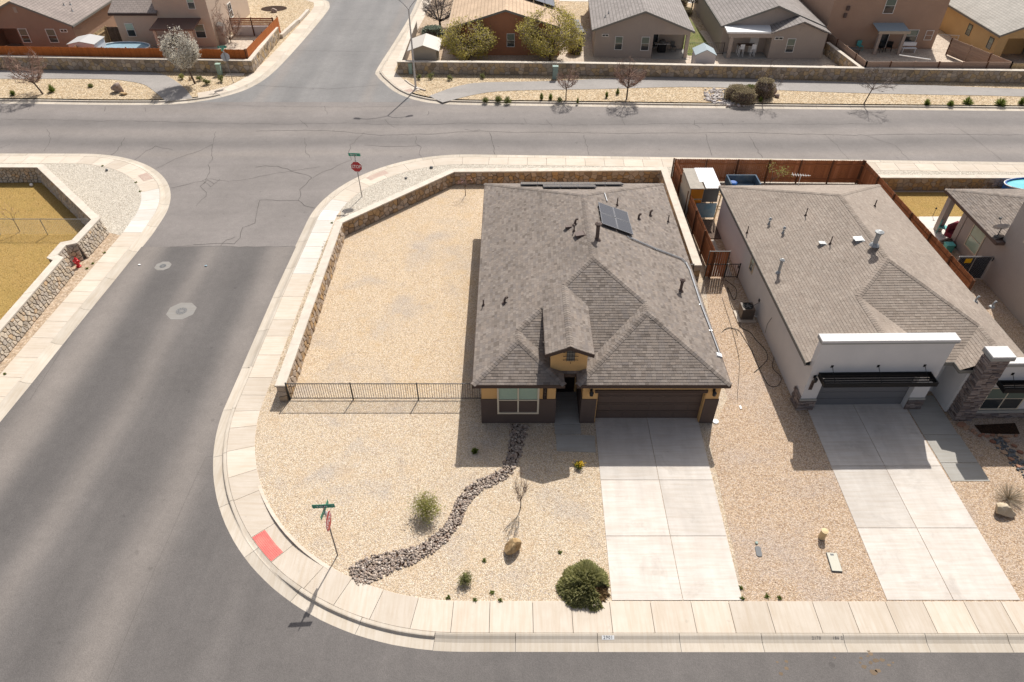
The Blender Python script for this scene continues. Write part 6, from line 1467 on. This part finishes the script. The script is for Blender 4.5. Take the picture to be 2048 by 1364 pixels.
# ================================================================ STREET FURNITURE AND YARD THINGS
def octa(r, y0, y1): 
    vs = [(r * math.cos(rad(22.5 + 45 * i)), y, r * math.sin(rad(22.5 + 45 * i))) for y in (y0, y1) for i in range(8)]
    return vs, [tuple(range(8)), tuple(range(8, 16))[::-1]] + [(i, i + 8, (i + 1) % 8 + 8, (i + 1) % 8) for i in range(8)]
def stop_sign(label, base, rz_stop, hz_, name1, suf, blades, lean=(0, 0), back=False):
    o = thing('stop_sign', label, 'sign', tuple(base)); d = Vector((lean[0], lean[1], 1)).normalized(); at = lambda z: d * (z / d.z)
    MB().tube((0, 0, -.1), at(hz_[1] - .1), .03, None, 8).build('post', 'post_metal', o)
    Mb = Matrix.Translation(at(hz_[0])) @ Matrix.Rotation(rz_stop, 4, 'Z')
    m = MB(); vs, fs = octa(.40, -.045, -.040); m.add([Mb @ Vector(v) for v in vs], fs); pl = m.build('stop_plate', 'sign_red', o)
    m = MB(); vs, fs = octa(.42, -.0395, -.034); m.add([Mb @ Vector(v) for v in vs], fs); m.build('plate_rim', 'white_metal', o)
    m = MB(); vs, fs = octa(.42, -.0335, -.031); m.add([Mb @ Vector(v) for v in vs], fs); m.build('plate_back', 'sign_grey', o)
    text('lettering', 'STOP', .31, 'white_paint', pl, Mb @ Matrix.Translation((0, -.048, 0)) @ FACE_S @ Matrix.Diagonal((.9, 1.12, 1, 1)), .002)
    for (ang, z, wd, nm, sx) in blades:
        Mb2 = Matrix.Translation(at(z)) @ Matrix.Rotation(ang, 4, 'Z'); m = MB(); m.box(-wd / 2, -.006, -.11, wd / 2, .006, .11); m.v = [tuple(Mb2 @ Vector(v)) for v in m.v]; b = m.build('name_blade', 'sign_green', o)
        if nm:
            for sd in (1, -1):
                Mt = Mb2 @ (Matrix.Identity(4) if sd > 0 else Matrix.Rotation(math.pi, 4, 'Z')) @ Matrix.Translation((0, -.009, 0)) @ FACE_S
                text('lettering', nm, .17, 'white_paint', b, Mt @ Matrix.Translation((-.07 * wd, 0, 0)), .002); text('lettering', sx, .075, 'white_paint', b, Mt @ Matrix.Translation((.41 * wd, .045, 0)), .002)
    m = MB(); c = at(hz_[0] + .46); m.box(c.x - .05, c.y - .05, c.z, c.x + .05, c.y + .05, c.z + .12); m.build('bracket', 'galv', o)
    return o
stop_sign('red stop sign under a green street name blade behind the far wall corner', g(724, 393), -.08, (2.38, 3.40), 'Brasos', 'St', [(-.06, 3.28, .84, 'Brasos', 'Ct')], lean=(-.015, 0))
stop_sign('stop sign turned edge on below a green Ysleta blade at the near corner', g(675, 1110), rad(91), (2.42, 3.5), 'Ysleta', 'Pl', [(.06, 3.38, .84, 'Ysleta', 'Pl'), (rad(82), 3.14, .8, None, None)], lean=(.012, 0))
stop_sign('back of a grey stop sign at the far left corner by the pear tree', g(467, 166), math.pi + .25, (2.45, 3.4), '', '', [(.2, 3.38, .8, 'Brasos', 'Ct'), (1.6, 3.2, .8, None, None)], lean=(-.05, 0))
o = thing('street_lamp', 'tall street lamp with two curved arms at the far corner', 'street lamp', tuple(g(832, 178)))
MB().lathe((0, 0, -.02), [(.17, 0), (.17, .18), (.10, .22), (.085, 3), (.055, 7.2)], 12).build('pole', 'lamp_metal', o); MB().lathe((0, 0, -.05), [(.42, 0), (.42, .09)], 14).build('footing', 'concrete', o)
for a_, in ((math.pi - .12,), (.35,)):
    m = MB(); pts = []
    for k in range(9): t = k / 8; pts.append(Vector((math.cos(a_) * (2.1 * t ** 1.15), math.sin(a_) * (2.1 * t ** 1.15), 7.05 + 1.15 * math.sin(min(1, t * 1.15) * math.pi / 2) - max(0, t - .8) * .25)))
    m.path(pts, .04, 6); arm = m.build('arm', 'lamp_metal', o)
    e = pts[-1]; d = Vector((math.cos(a_), math.sin(a_), -.05)); m = MB(); s = Vector((-d.y, d.x, 0)); m.obox(e - s * .12 - d * .05, d * .62, s * .24, (0, 0, .09)); m.obox(e - s * .17 + d * .12 - Vector((0, 0, .03)), d * .4, s * .34, (0, 0, .03)); hd = m.build('lamp_head', 'vent_light', o)
    MB().lathe(e + d * .3 + Vector((0, 0, .09)), [(.05, 0), (.05, .09)], 8).build('photocell', 'black', hd)
m = MB()
for z, mt in ((1.2, 1), (1.62, 0), (2.1, 1), (3.25, 1), (3.5, 0)): m.tube((0, 0, z), (0, 0, z + .10), .101 - z * .008, None, 10, mi=mt)
m.build('sticker', ['maroon', 'white_paint'], o)
o = thing('fire_hydrant', 'red fire hydrant in the notch of the left stone wall', 'hydrant', tuple(g(158, 533)))
MB().lathe((0, 0, -.05), [(.15, 0), (.15, .1), (.10, .12), (.10, .45), (.14, .47), (.14, .52), (.11, .54), (.10, .62), (.05, .70), (.02, .75)], 12).build('barrel', 'hydrant_red', o)
for d in ((1, 0, 0), (-1, 0, 0), (0, -1, 0)): v = Vector(d); MB().tube(v * .09 + Vector((0, 0, .40)), v * .2 + Vector((0, 0, .40)), .065, None, 8).build('outlet_cap', 'hydrant_red', o)
def util(label, base, w, d, h, mat, name='utility_box', rz=0, lid=.03, cat='utility box'):
    o = thing(name, label, cat, tuple(base), rz); MB().box(-w / 2, -d / 2, 0, w / 2, d / 2, h).build('cabinet', mat, o); MB().box(-w / 2 - lid, -d / 2 - lid, h + .001, w / 2 + lid, d / 2 + lid, h + .07).build('lid', 'box_green' if 'green' in mat else mat, o); return o
util('pale green utility pedestal at the far left corner before the stone wall', g(441, 149), .42, .38, 1.0, 'box_green'); util('green utility pedestal at the wall corner behind the street lamp', g(822, 147), .34, .3, .95, 'box_green'); util('grey green utility cabinet with pale lid before the wall', g(1110, 157), .5, .42, 1.15, 'sage_box')
o = thing('utility_pad', 'concrete pad beside the far left utility pedestal', 'pad', tuple(g(470, 150))); MB().box(-.9, -.35, 0, .9, .35, .05).build('slab', 'concrete', o)
o = thing('bollard', 'short tan bollard standing in the gravel between the driveways', 'bollard', tuple(g(1643, 1075))); MB().lathe((0, 0, 0), [(.135, 0), (.135, .46)], 18).build('post', 'bollard_tan', o); MB().lathe((0, 0, .4605), [(.142, 0), (.142, .03), (.05, .05)], 18).build('cap', 'bollard_tan', o)
o = thing('meter_box', 'cream rectangular meter box lid between the driveways', 'meter box', tuple(g(1668, 1125)), rad(-4)); MB().box(-.21, -.42, 0, .21, .42, .05).build('rim', 'lid_grey', o); b_ = MB().box(-.195, -.405, .0505, .195, .405, .062).build('lid', 'lid_cream', o); MB().box(-.08, .28, .0625, .06, .36, .066).build('reading_flap', 'lid_grey', b_)
o = thing('valve_box', 'small grey oval valve cover beside the first driveway', 'valve box', tuple(g(1517, 1103)), rad(-4)); MB().prism([(.12 * math.cos(a) if abs(math.cos(a)) < .9 else .12 * math.cos(a), .09 * math.sin(a) + (.15 if math.sin(a) > 0 else -.15)) for a in [k * 6.283 / 16 + .01 for k in range(16)]], 0, .02).build('lid', 'lid_grey', o)
o = thing('cleanout', 'small pale green cap above the oval valve cover', 'cap', tuple(g(1513, 1086))); MB().lathe((0, 0, 0), [(.06, 0), (.06, .05)], 10).build('cap', 'sage_box', o)
o = thing('cleanout', 'white round drain lid at the garage corner of the brown house', 'drain lid', tuple(g(1431, 843))); MB().lathe((0, 0, 0), [(.15, 0), (.15, .03), (.11, .035)], 18).build('lid', 'white_paint', o)
for (x, y, r_, lb) in ((363, 622, .85, 'large manhole in an octagonal concrete collar on the side street'), (326, 532, .52, 'small manhole in a concrete collar further up the side street')):
    o = thing('manhole', lb, 'manhole', tuple(g(x, y, -.134))); MB().prism([(r_ * math.cos(rad(22.5 + 45 * k)), r_ * math.sin(rad(22.5 + 45 * k))) for k in range(8)], -.05, .006).build('collar', 'collar_concrete', o)
    rl = r_ * .38; l_ = MB().lathe((0, 0, .0062), [(rl, 0), (rl, .005)], 20).build('cover', 'manhole_iron', o)
    m = MB()
    for q in (.55, .85):
        for k in range(12): a = k * 6.283 / 12; m.box(rl * q * math.cos(a) - .03, rl * q * math.sin(a) - .03, .0113, rl * q * math.cos(a) + .03, rl * q * math.sin(a) + .03, .018)
    m.build('cover_studs', 'lid_grey', l_)
for x, y, mt, lb in ((279, 530, 'white_paint', 'scrap of white litter on the side street near the left kerb'), (412, 532, 'pool_cover', 'scrap of blue litter on the side street'), (64, 372, 'white_paint', 'white ball lying on the dry lawn')):
    o = bmesh.new(); bmesh.ops.create_icosphere(o, subdivisions=2 if 'ball' in lb else 1, radius=.13 if 'ball' in lb else .07); me = bpy.data.meshes.new('litter'); 
    for v in o.verts:
        if 'ball' not in lb: v.co.z *= .4; v.co.x *= 1.5
    o.to_mesh(me); o.free(); me.materials.append(MATS[mt]); ob = link('ball' if 'ball' in lb else 'litter', me, None, None, lb, 'ball' if 'ball' in lb else 'litter'); ob.location = g(x, y, 0 if 'ball' in lb else -.13) + Vector((0, 0, .1 if 'ball' in lb else .03))
# painted kerb numbers
def kerbmark(body, px_, py_, size, plate, lab):
    p = g(px_, py_, -.05); t = PSE.near((p.x, 11.2)); q, n = PSE.at(t); o = thing('kerb_number', lab, 'painted number', (q.x, q.y, 0))
    a = math.atan2(.057, .10); M = Matrix.Translation((0, .555, -.040)) @ Matrix.Rotation(a, 4, 'X')
    if plate: m = MB(); m.box(-.23, -.075, 0, .23, .075, .004); m.v = [tuple(M @ Vector(v)) for v in m.v]; m.build('painted_panel', 'white_paint', o)
    text('lettering', body, size, 'black' if plate else 'post_metal', o, M @ Matrix.Translation((0, 0, .006)), .001, space=1.15)
kerbmark('2901', 1216, 1275, .16, True, 'white painted kerb panel reading 2901 before the first driveway'); kerbmark('2170', 1631, 1271, .15, False, 'faint dark hand painted 2170 on the kerb face'); kerbmark('186 2', 1673, 1270, .15, False, 'faint smudged paint marks right of the crack on the kerb')
# air conditioner, hoses
o = thing('air_conditioner', 'brown air conditioner on a concrete pad beside the white house', 'air conditioner', tuple(g(1492, 640) + Vector((0, .25, 0))))
MB().box(-.55, -.5, -.02, .5, .55, .07).build('pad', 'concrete', o)
ca = MB().box(-.34, -.30, .0705, .36, .40, .78).build('cabinet', 'ac_brown', o)
m = MB()
for k in range(9): m.box(-.30 + k * .075, -.312, .14, -.27 + k * .075, -.3005, .72)
m.build('grille', 'bin_grey', ca)
MB().lathe((.01, .05, .7805), [(.30, 0), (.30, .03), (.27, .03), (.27, .002)], 20).build('fan_ring', 'black', o)
m = MB()
for k in range(5): a = k * 1.257; m.obox((.01, .05, .795), (.24 * math.cos(a), .24 * math.sin(a), .0), (-.07 * math.sin(a), .07 * math.cos(a), .01), (0, 0, .004))
m.build('fan_blade', 'bin_grey', o)
MB().path([(.36, -.15, .3), (.55, -.2, .18), (.72, -.05, .2), (.74, .0, .6)], .028, 6).build('coolant_pipe', 'white_metal', o); MB().path([(.3, .3, .5), (.68, .25, .9), (.72, .3, 1.7)], .015, 5).build('power_cable', 'bin_grey', o)
def hose(label, pts, r=.016, mat='hose', name='hose'):
    c = catmull([g(x, y) + Vector((0, 0, .02)) for x, y in pts], 6); m = MB(); m.path(c, r, 5); o = m.build(name, mat, None, False, None, label, name); return o
hose('long black hose looped on the gravel from gate to second driveway', [(1450, 560), (1472, 578), (1468, 600), (1455, 575), (1462, 610), (1478, 640), (1482, 655), (1500, 665), (1512, 680), (1530, 700), (1535, 718), (1520, 735), (1508, 745)])
hose('black cable running down the gravel beside the brown house', [(1444, 595), (1452, 620), (1460, 645), (1472, 690), (1478, 720), (1478, 748), (1474, 800)], .009, name='cable'); hose('looped black hose in the white house shade', [(1448, 660), (1462, 656), (1478, 662), (1490, 680), (1505, 705), (1520, 740), (1537, 770), (1555, 772), (1562, 755), (1545, 735), (1550, 710), (1556, 700)], .014)
hose('thin black cable arching across the side yard gravel', [(1443, 665), (1455, 656), (1470, 660), (1475, 672)], .012, name='cable'); MB().box(0, 0, 0, .1, .22, .03).build('hose_end', 'white_metal', None, label='white hose end lying on the gravel', cat='hose end').location = g(1480, 818)
# back yard of the white house
o = thing('patchwork_shed', 'patched shed with corrugated roof and blue and orange boards behind the white house', 'shed', (13, 41.5, 0), world=True)
rz0, rz1 = 2.45, 2.30; x0, x1, y0, y1 = 12.0, 14.1, 41.2, 44.0
m = MB(); m.box(x0 + .1, y1 - .1, 0, x1, y1, 2.2); m.box(x0 + .05, y0 + .1, 0, x0 + .12, y1, 2.2); m.build('wall', 'worn_ply', o)
MB().obox((x0, y0, 2.32), ((x1 - x0) * .45, 0, 0), (0, y1 - y0, .06), (0, 0, .05)).build('roof_boards', 'worn_ply', o)
m = MB()
for k in range(16): xa = x0 + (x1 - x0) * (.38 + .62 * k / 16); ya = y0 + (.9 * (k < 3)); m.obox((xa, ya if k % 2 else ya + .0, 2.375), ((x1 - x0) * .62 / 16, 0, 0), (0, y1 - ya, .06), (0, 0, .03 if k % 2 else .015))
m.build('roof_sheet', 'corrugated', o)
m = MB(); m.box(x0 + .1, y0 + .1, 1.55, x0 + .95, y0 + .14, 2.25); m.build('door_board', 'orange_ply', o); MB().box(x0 + .1, y0 + .06, .95, x0 + .9, y0 + .1, 1.45).build('door_board', 'orange_ply', o)
MB().box(x0 + .6, y0 - .02, .15, x1 - .1, y0 + .03, 1.25).build('front_board', 'blue_ply', o); MB().box(x0 + .98, y0 + .1, 1.3, x1 - .1, y0 + .15, 2.25).build('front_panel', 'bin_grey', o); MB().beam((x1 - .05, y0, .02), (x1 + .1, y0 + .05, 2.3), .09, .05).build('post', 'pale_wood', o)
o = thing('plank_deck', 'brown plank floor in front of the patchwork shed', 'deck', (13, 40, 0), world=True)
for k in range(8): MB().box(12.45 + k * .19, 38.7, .0, 12.45 + k * .19 + .18, 41.1, .05).build('plank', 'bark', o)
o = thing('trailer', 'open blue utility trailer bed against the cedar fence', 'trailer', (17, 44.8, 0), world=True); c = Vector((16.6, 44.6, 0))
m = MB(); m.box(15.7, 44.2, .45, 17.9, 45.6, .55); m.box(15.7, 45.5, .55, 17.9, 45.6, 1.1); m.box(15.7, 44.2, .55, 15.8, 45.5, 1.1); m.box(17.8, 44.2, .55, 17.9, 45.5, 1.1); m.build('bed', 'blue_tarp', o)
for x in (15.9, 17.7): MB().tube((x, 44.05, .3), (x, 44.25, .3), .3, None, 14).build('wheel', 'rubber', o)
m = MB(); m.lathe((16.1, 44.9, .55), [(.25, 0), (.3, .3), (.22, .35)], 10); m.build('blue_barrel', 'pool_blue', o)
o = thing('wooden_frame', 'raw yellow timber bench frame by the shed', 'bench', (14.8, 43.4, 0), world=True)
m = MB(); m.beam((14.3, 43.2, .8), (15.7, 43.2, .8), .08, .06); m.beam((14.3, 43.6, .8), (15.7, 43.6, .8), .08, .06); [m.beam((x, y, 0), (x, y, .77), .07, .07, up=(1, 0, 0)) for x in (14.35, 15.65) for y in (43.2, 43.6)]; m.build('bench_frame', 'pale_wood', o)
# pools, sheds, bins, car
def pool(label, c, rx, ry, h, wall, top, cover=True):
    o = thing('pool', label, 'pool', tuple(c)); n = 28; ring = [(rx * math.cos(k * 6.2832 / n), ry * math.sin(k * 6.2832 / n)) for k in range(n)]
    m = MB(); vs = [(x * f, y * f, z) for (f, z) in ((1, 0), (1, h), (.93, h), (.93, h - .12)) for x, y in ring]; m.add(vs, [(k * n + i, k * n + (i + 1) % n, (k + 1) * n + (i + 1) % n, (k + 1) * n + i) for k in range(3) for i in range(n)]); m.build('pool_wall', wall, o)
    MB().add([(x * .93, y * .93, h - .1) for x, y in ring], [tuple(range(n))]).build('pool_cover' if cover else 'water', top, o)
    m = MB(); pr_ = [Vector((x, y, h)) for x, y in ring]; m.path(pr_ + pr_[:1], .04, 5); m.build('rim', 'white_metal', o)
    return o
pool('oval pool with blue grey cover behind the orange fence', (-40.3, 73.3, 0), 2.7, 1.55, 1.15, 'pool_cover', 'pool_cover'); pool('round turquoise pool with blue rim at the right edge', (37.6, 44.1, 0), 2.3, 1.0, 1.15, 'pool_blue', 'pool_water', False)
def shed(label, c, w, d, h, hp, wall, roof, rz=0, ov=.08):
    o = thing('shed', label, 'shed', tuple(c), rz); m = MB(); a, b = -w / 2, w / 2
    m.add([(a, 0, 0), (b, 0, 0), (b, 0, h), (0, 0, hp), (a, 0, h), (a, d, 0), (b, d, 0), (b, d, h), (0, d, hp), (a, d, h)], [(0, 1, 2, 3, 4), (9, 8, 7, 6, 5), (0, 4, 9, 5), (1, 6, 7, 2)]); m.build('wall', wall, o)
    for s in (-1, 1):
        sl = (hp - h) / (w / 2); MB().obox((s * (w / 2 + ov), -ov, h - sl * ov + .01), (-s * (w / 2 + ov), 0, hp - h + sl * ov), (0, d + 2 * ov, 0), (0, 0, .05)).build('roof_panel', roof, o)
    return o
shed('white plastic shed with blue grey roof behind the far stone wall', (19.1, 69.0, 0), 1.95, 1.9, 1.72, 2.2, 'shed_white', 'blue_grey_roof', rz=-.05); s_ = shed('tan shed with pale gable roof at the far wall corner', (-8.78, 69.9, 0), 2.45, 3.0, 2.0, 2.42, 'shed_tan', 'vent_light', ov=.35)
o = shed('low white metal carport roof shed behind the orange fence', (-43.6, 71.6, 0), 2.6, 2.2, 1.9, 2.15, 'corrugated', 'metal_roof', rz=rad(90) * 0, ov=.1)
util('grey plastic deck box with white lid beside the mocha house', (35.6, 73.6, 0), 1.3, .7, .8, 'bin_grey', name='deck_box', rz=-.3, cat='deck box')
for i, (x, y, mt, lb) in enumerate(((7.3, 82.3, 'bin_grey', 'grey wheeled bin against the taupe house wall, furthest back'), (7.4, 81.2, 'bin_grey', 'grey wheeled bin behind the blue bin'), (7.5, 80.0, 'bin_blue', 'dark blue wheeled bin beside the taupe house'), (7.6, 78.9, 'bin_grey', 'grey wheeled bin in front of the blue bin'))):
    o = thing('wheeled_bin', lb, 'bin', (x, y, 0), group='bins beside the taupe house'); MB().prism([(-.3, -.35), (.3, -.35), (.3, .35), (-.3, .35)], 0, .95).build('body', mt, o); MB().obox((-.33, -.4, .951), (.66, 0, 0), (0, .8, .05), (0, 0, .06)).build('lid', mt, o)
o = thing('van', 'silver van parked nose on beyond the mocha house', 'van', (35.3, 90.2, 0), rad(8)); prof = [(-.95, .35), (-.95, .95), (-.25, 1.05), (.55, 1.75), (.75, 1.8), (4.0, 1.78), (4.1, .35)]
m = MB(); n = len(prof); m.add([(-.88, y, z) for y, z in prof] + [(.88, y, z) for y, z in prof], [tuple(range(n)), tuple(range(n, 2 * n))[::-1]] + [(i, i + n, (i + 1) % n + n, (i + 1) % n) for i in range(n)]); m.build('body', 'car_silver', o)
m = MB(); m.add([(-.74, -.18, 1.135), (.74, -.18, 1.135), (.66, .48, 1.712), (-.66, .48, 1.712)], [(0, 1, 2, 3)]); m.build('windscreen', 'glass', o)
for x in (-.8, .8):
    for y in (-.2, 3.2): MB().tube((x - .1, y, .33), (x + .1, y, .33), .33, None, 14).build('wheel', 'rubber', o)
for x in (-.6, .6): MB().box(x - .16, -.97, .68, x + .16, -.951, .85).build('headlight', 'white_metal', o)
for s in (-1, 1): MB().box(s * .89 - .1, .2, 1.15, s * .89 + .1, .34, 1.32).build('mirror', 'rubber', o)
# patios
o = thing('barbecue', 'black barbecue with steel shelf on the taupe house corner patio', 'barbecue', (15.9, 75.0, .03)); MB().box(-.4, -.3, .05, .4, .3, .85).build('cabinet', 'black', o); MB().box(-.8, -.28, .86, .8, .28, .92).build('shelf', 'galv', o); MB().lathe((0, 0, .925), [(.36, 0), (.36, .2), (.25, .32), (.05, .36)], 12).build('hood', 'bin_grey', o)
o = thing('barbecue', 'black covered barbecue under the brown patio cover', 'barbecue', (-36.2, 75.8, 0)); MB().box(-.5, -.3, .05, .5, .3, .95).build('cabinet', 'black', o); MB().lathe((0, 0, .951), [(.4, 0), (.4, .2), (.2, .35)], 10).build('hood', 'black', o)
def chair(label, p, rz, mat, s=1.0, h=.45, name='patio_chair'):
    o = thing(name, label, 'chair', p, rz); MB().box(-.24 * s, -.24 * s, h, .24 * s, .24 * s, h + .04).build('seat', mat, o); MB().box(-.24 * s, .2 * s, h + .05, .24 * s, .24 * s, h + .5).build('backrest', mat, o)
    for x in (-.22, .22):
        for y in (-.22, .22): MB().box(x * s - .02, y * s - .02, 0, x * s + .02, y * s + .02, h - .001).build('leg', mat, o)
    return o
chair('black patio chair beside the barbecue', (17.2, 75.3, .03), .3, 'bin_grey'); chair('tall white framed stool at the patio table, left one', (24.0, 73.7, .04), 3.1, 'white_metal', .9, .75, 'bar_stool'); chair('tall white framed stool at the patio table, right one', (25.2, 73.7, .04), 3.1, 'white_metal', .9, .75, 'bar_stool')
o = thing('patio_table', 'high patio table behind the white stools', 'table', (24.6, 74.3, .04)); MB().box(-.9, -.35, .95, .9, .35, 1.0).build('tabletop', 'bark', o); [MB().box(x - .03, y - .03, 0, x + .03, y + .03, .949).build('leg', 'white_metal', o) for x in (-.8, .8) for y in (-.28, .28)]
chair('dark patio chair under the mocha house patio cover', (39.2, 75.2, 0), .5, 'black', 1.2); chair('black patio chair near the mocha house patio door', (40.2, 75.3, 0), -.4, 'black', 1.2); chair('teal chair against the mocha house wall', (37.2, 75.6, 0), .2, 'teal', 1.1)
o = thing('bench', 'white bench below the mocha house window', 'bench', (42.2, 75.0, 0)); MB().box(-.75, -.2, .42, .75, .2, .47).build('seat', 'white_paint', o); MB().box(-.75, .2, .6, .75, .24, .95).build('backrest', 'white_paint', o); [MB().box(x - .04, -.15, 0, x + .04, .15, .419).build('leg', 'white_paint', o) for x in (-.65, .65)]
o = thing('white_pole', 'white pole leaning over the brown plank fence', 'pole', (39.7, 69.5, 0), world=True); MB().tube((39.5, 71.5, .9), (40.6, 67.7, 1.75), .05, None, 6).build('shaft', 'white_paint', o)
# covered porch things of the grey house
chair('green and pink folding chair on the grey house patio', tuple(g(1882, 466)), .8, 'teal', 1.1); 
o = thing('lounge_chair', 'maroon lounge seat on the grey house patio', 'lounge', tuple(g(1905, 478) + Vector((0, 0, .02))), .5); MB().box(-.5, -.4, .2, .5, .4, .5).build('seat', 'maroon', o); MB().box(-.5, .3, .501, .5, .45, 1.0).build('backrest', 'maroon', o)
o = thing('timber_stack', 'stacked weathered boards on the grey house patio', 'boards', tuple(g(1895, 492) + Vector((0, 0, .02))), .35)
for k in range(7): MB().box(-.7, -.4 + k * .12, .02, .7, -.3 + k * .12, .25 + .04 * (k % 3)).build('board', 'bark', o)
util('small teal storage bin behind the white house eave', tuple(g(1893, 502)), .5, .4, .5, 'teal', name='storage_bin', cat='bin')
o = thing('garden_lamp', 'small black garden lamp at the golden lawn edge', 'lamp', tuple(g(1865, 433))); MB().tube((0, 0, 0), (0, 0, .6), .015, None, 5).build('stake', 'black', o); MB().lathe((0, 0, .6), [(.05, 0), (.07, .06), (.02, .12)], 8).build('lamp_head', 'black', o)
o = thing('tarp_heap', 'crumpled white and blue sheet heap beside the cream house', 'tarp', tuple(g(497, 66))); rr = random.Random(3); m = MB()
for i in range(26): c = Vector((rr.gauss(0, .5), rr.gauss(0, .3), rr.uniform(.05, .35))); a = Vector((rr.gauss(0, .4), rr.gauss(0, .3), rr.gauss(0, .15))); b = Vector((rr.gauss(0, .3), rr.gauss(0, .4), rr.gauss(0, .15))); m.add([c, c + a, c + a + b, c + b], [(0, 1, 2, 3)])
m.build('sheet', 'white_paint', o)
o = thing('slat_screen', 'brown slatted timber screen on a white wall beside the cream house', 'screen', (-28.6, 80.6, 0), world=True)
MB().box(-31.4, 80.5, 0, -26.5, 80.65, 1.0).build('base_wall', 'shed_white', o)
for k in range(4): MB().box(-31.4, 80.45, 1.05 + k * .22, -26.5, 80.49, 1.05 + k * .22 + .16).build('slat', 'cedar', o)
for x in (-31.3, -29, -26.6): MB().box(x - .06, 80.40, 0, x + .06, 80.449, 1.95).build('post', 'post_brown', o)
o = thing("pillar", 'short tan stucco pillar with slate cap beside the cream house corner', 'pillar', tuple(g(448, 86))); MB().box(-.4, -.4, 0, .4, .4, 1.9).build('shaft', 'house_taupe', o); MB().lathe((0, 0, 1.901), [(.7, 0), (.55, .1), (.05, .3)], 4).build('cap', 'grey_fascia', o)
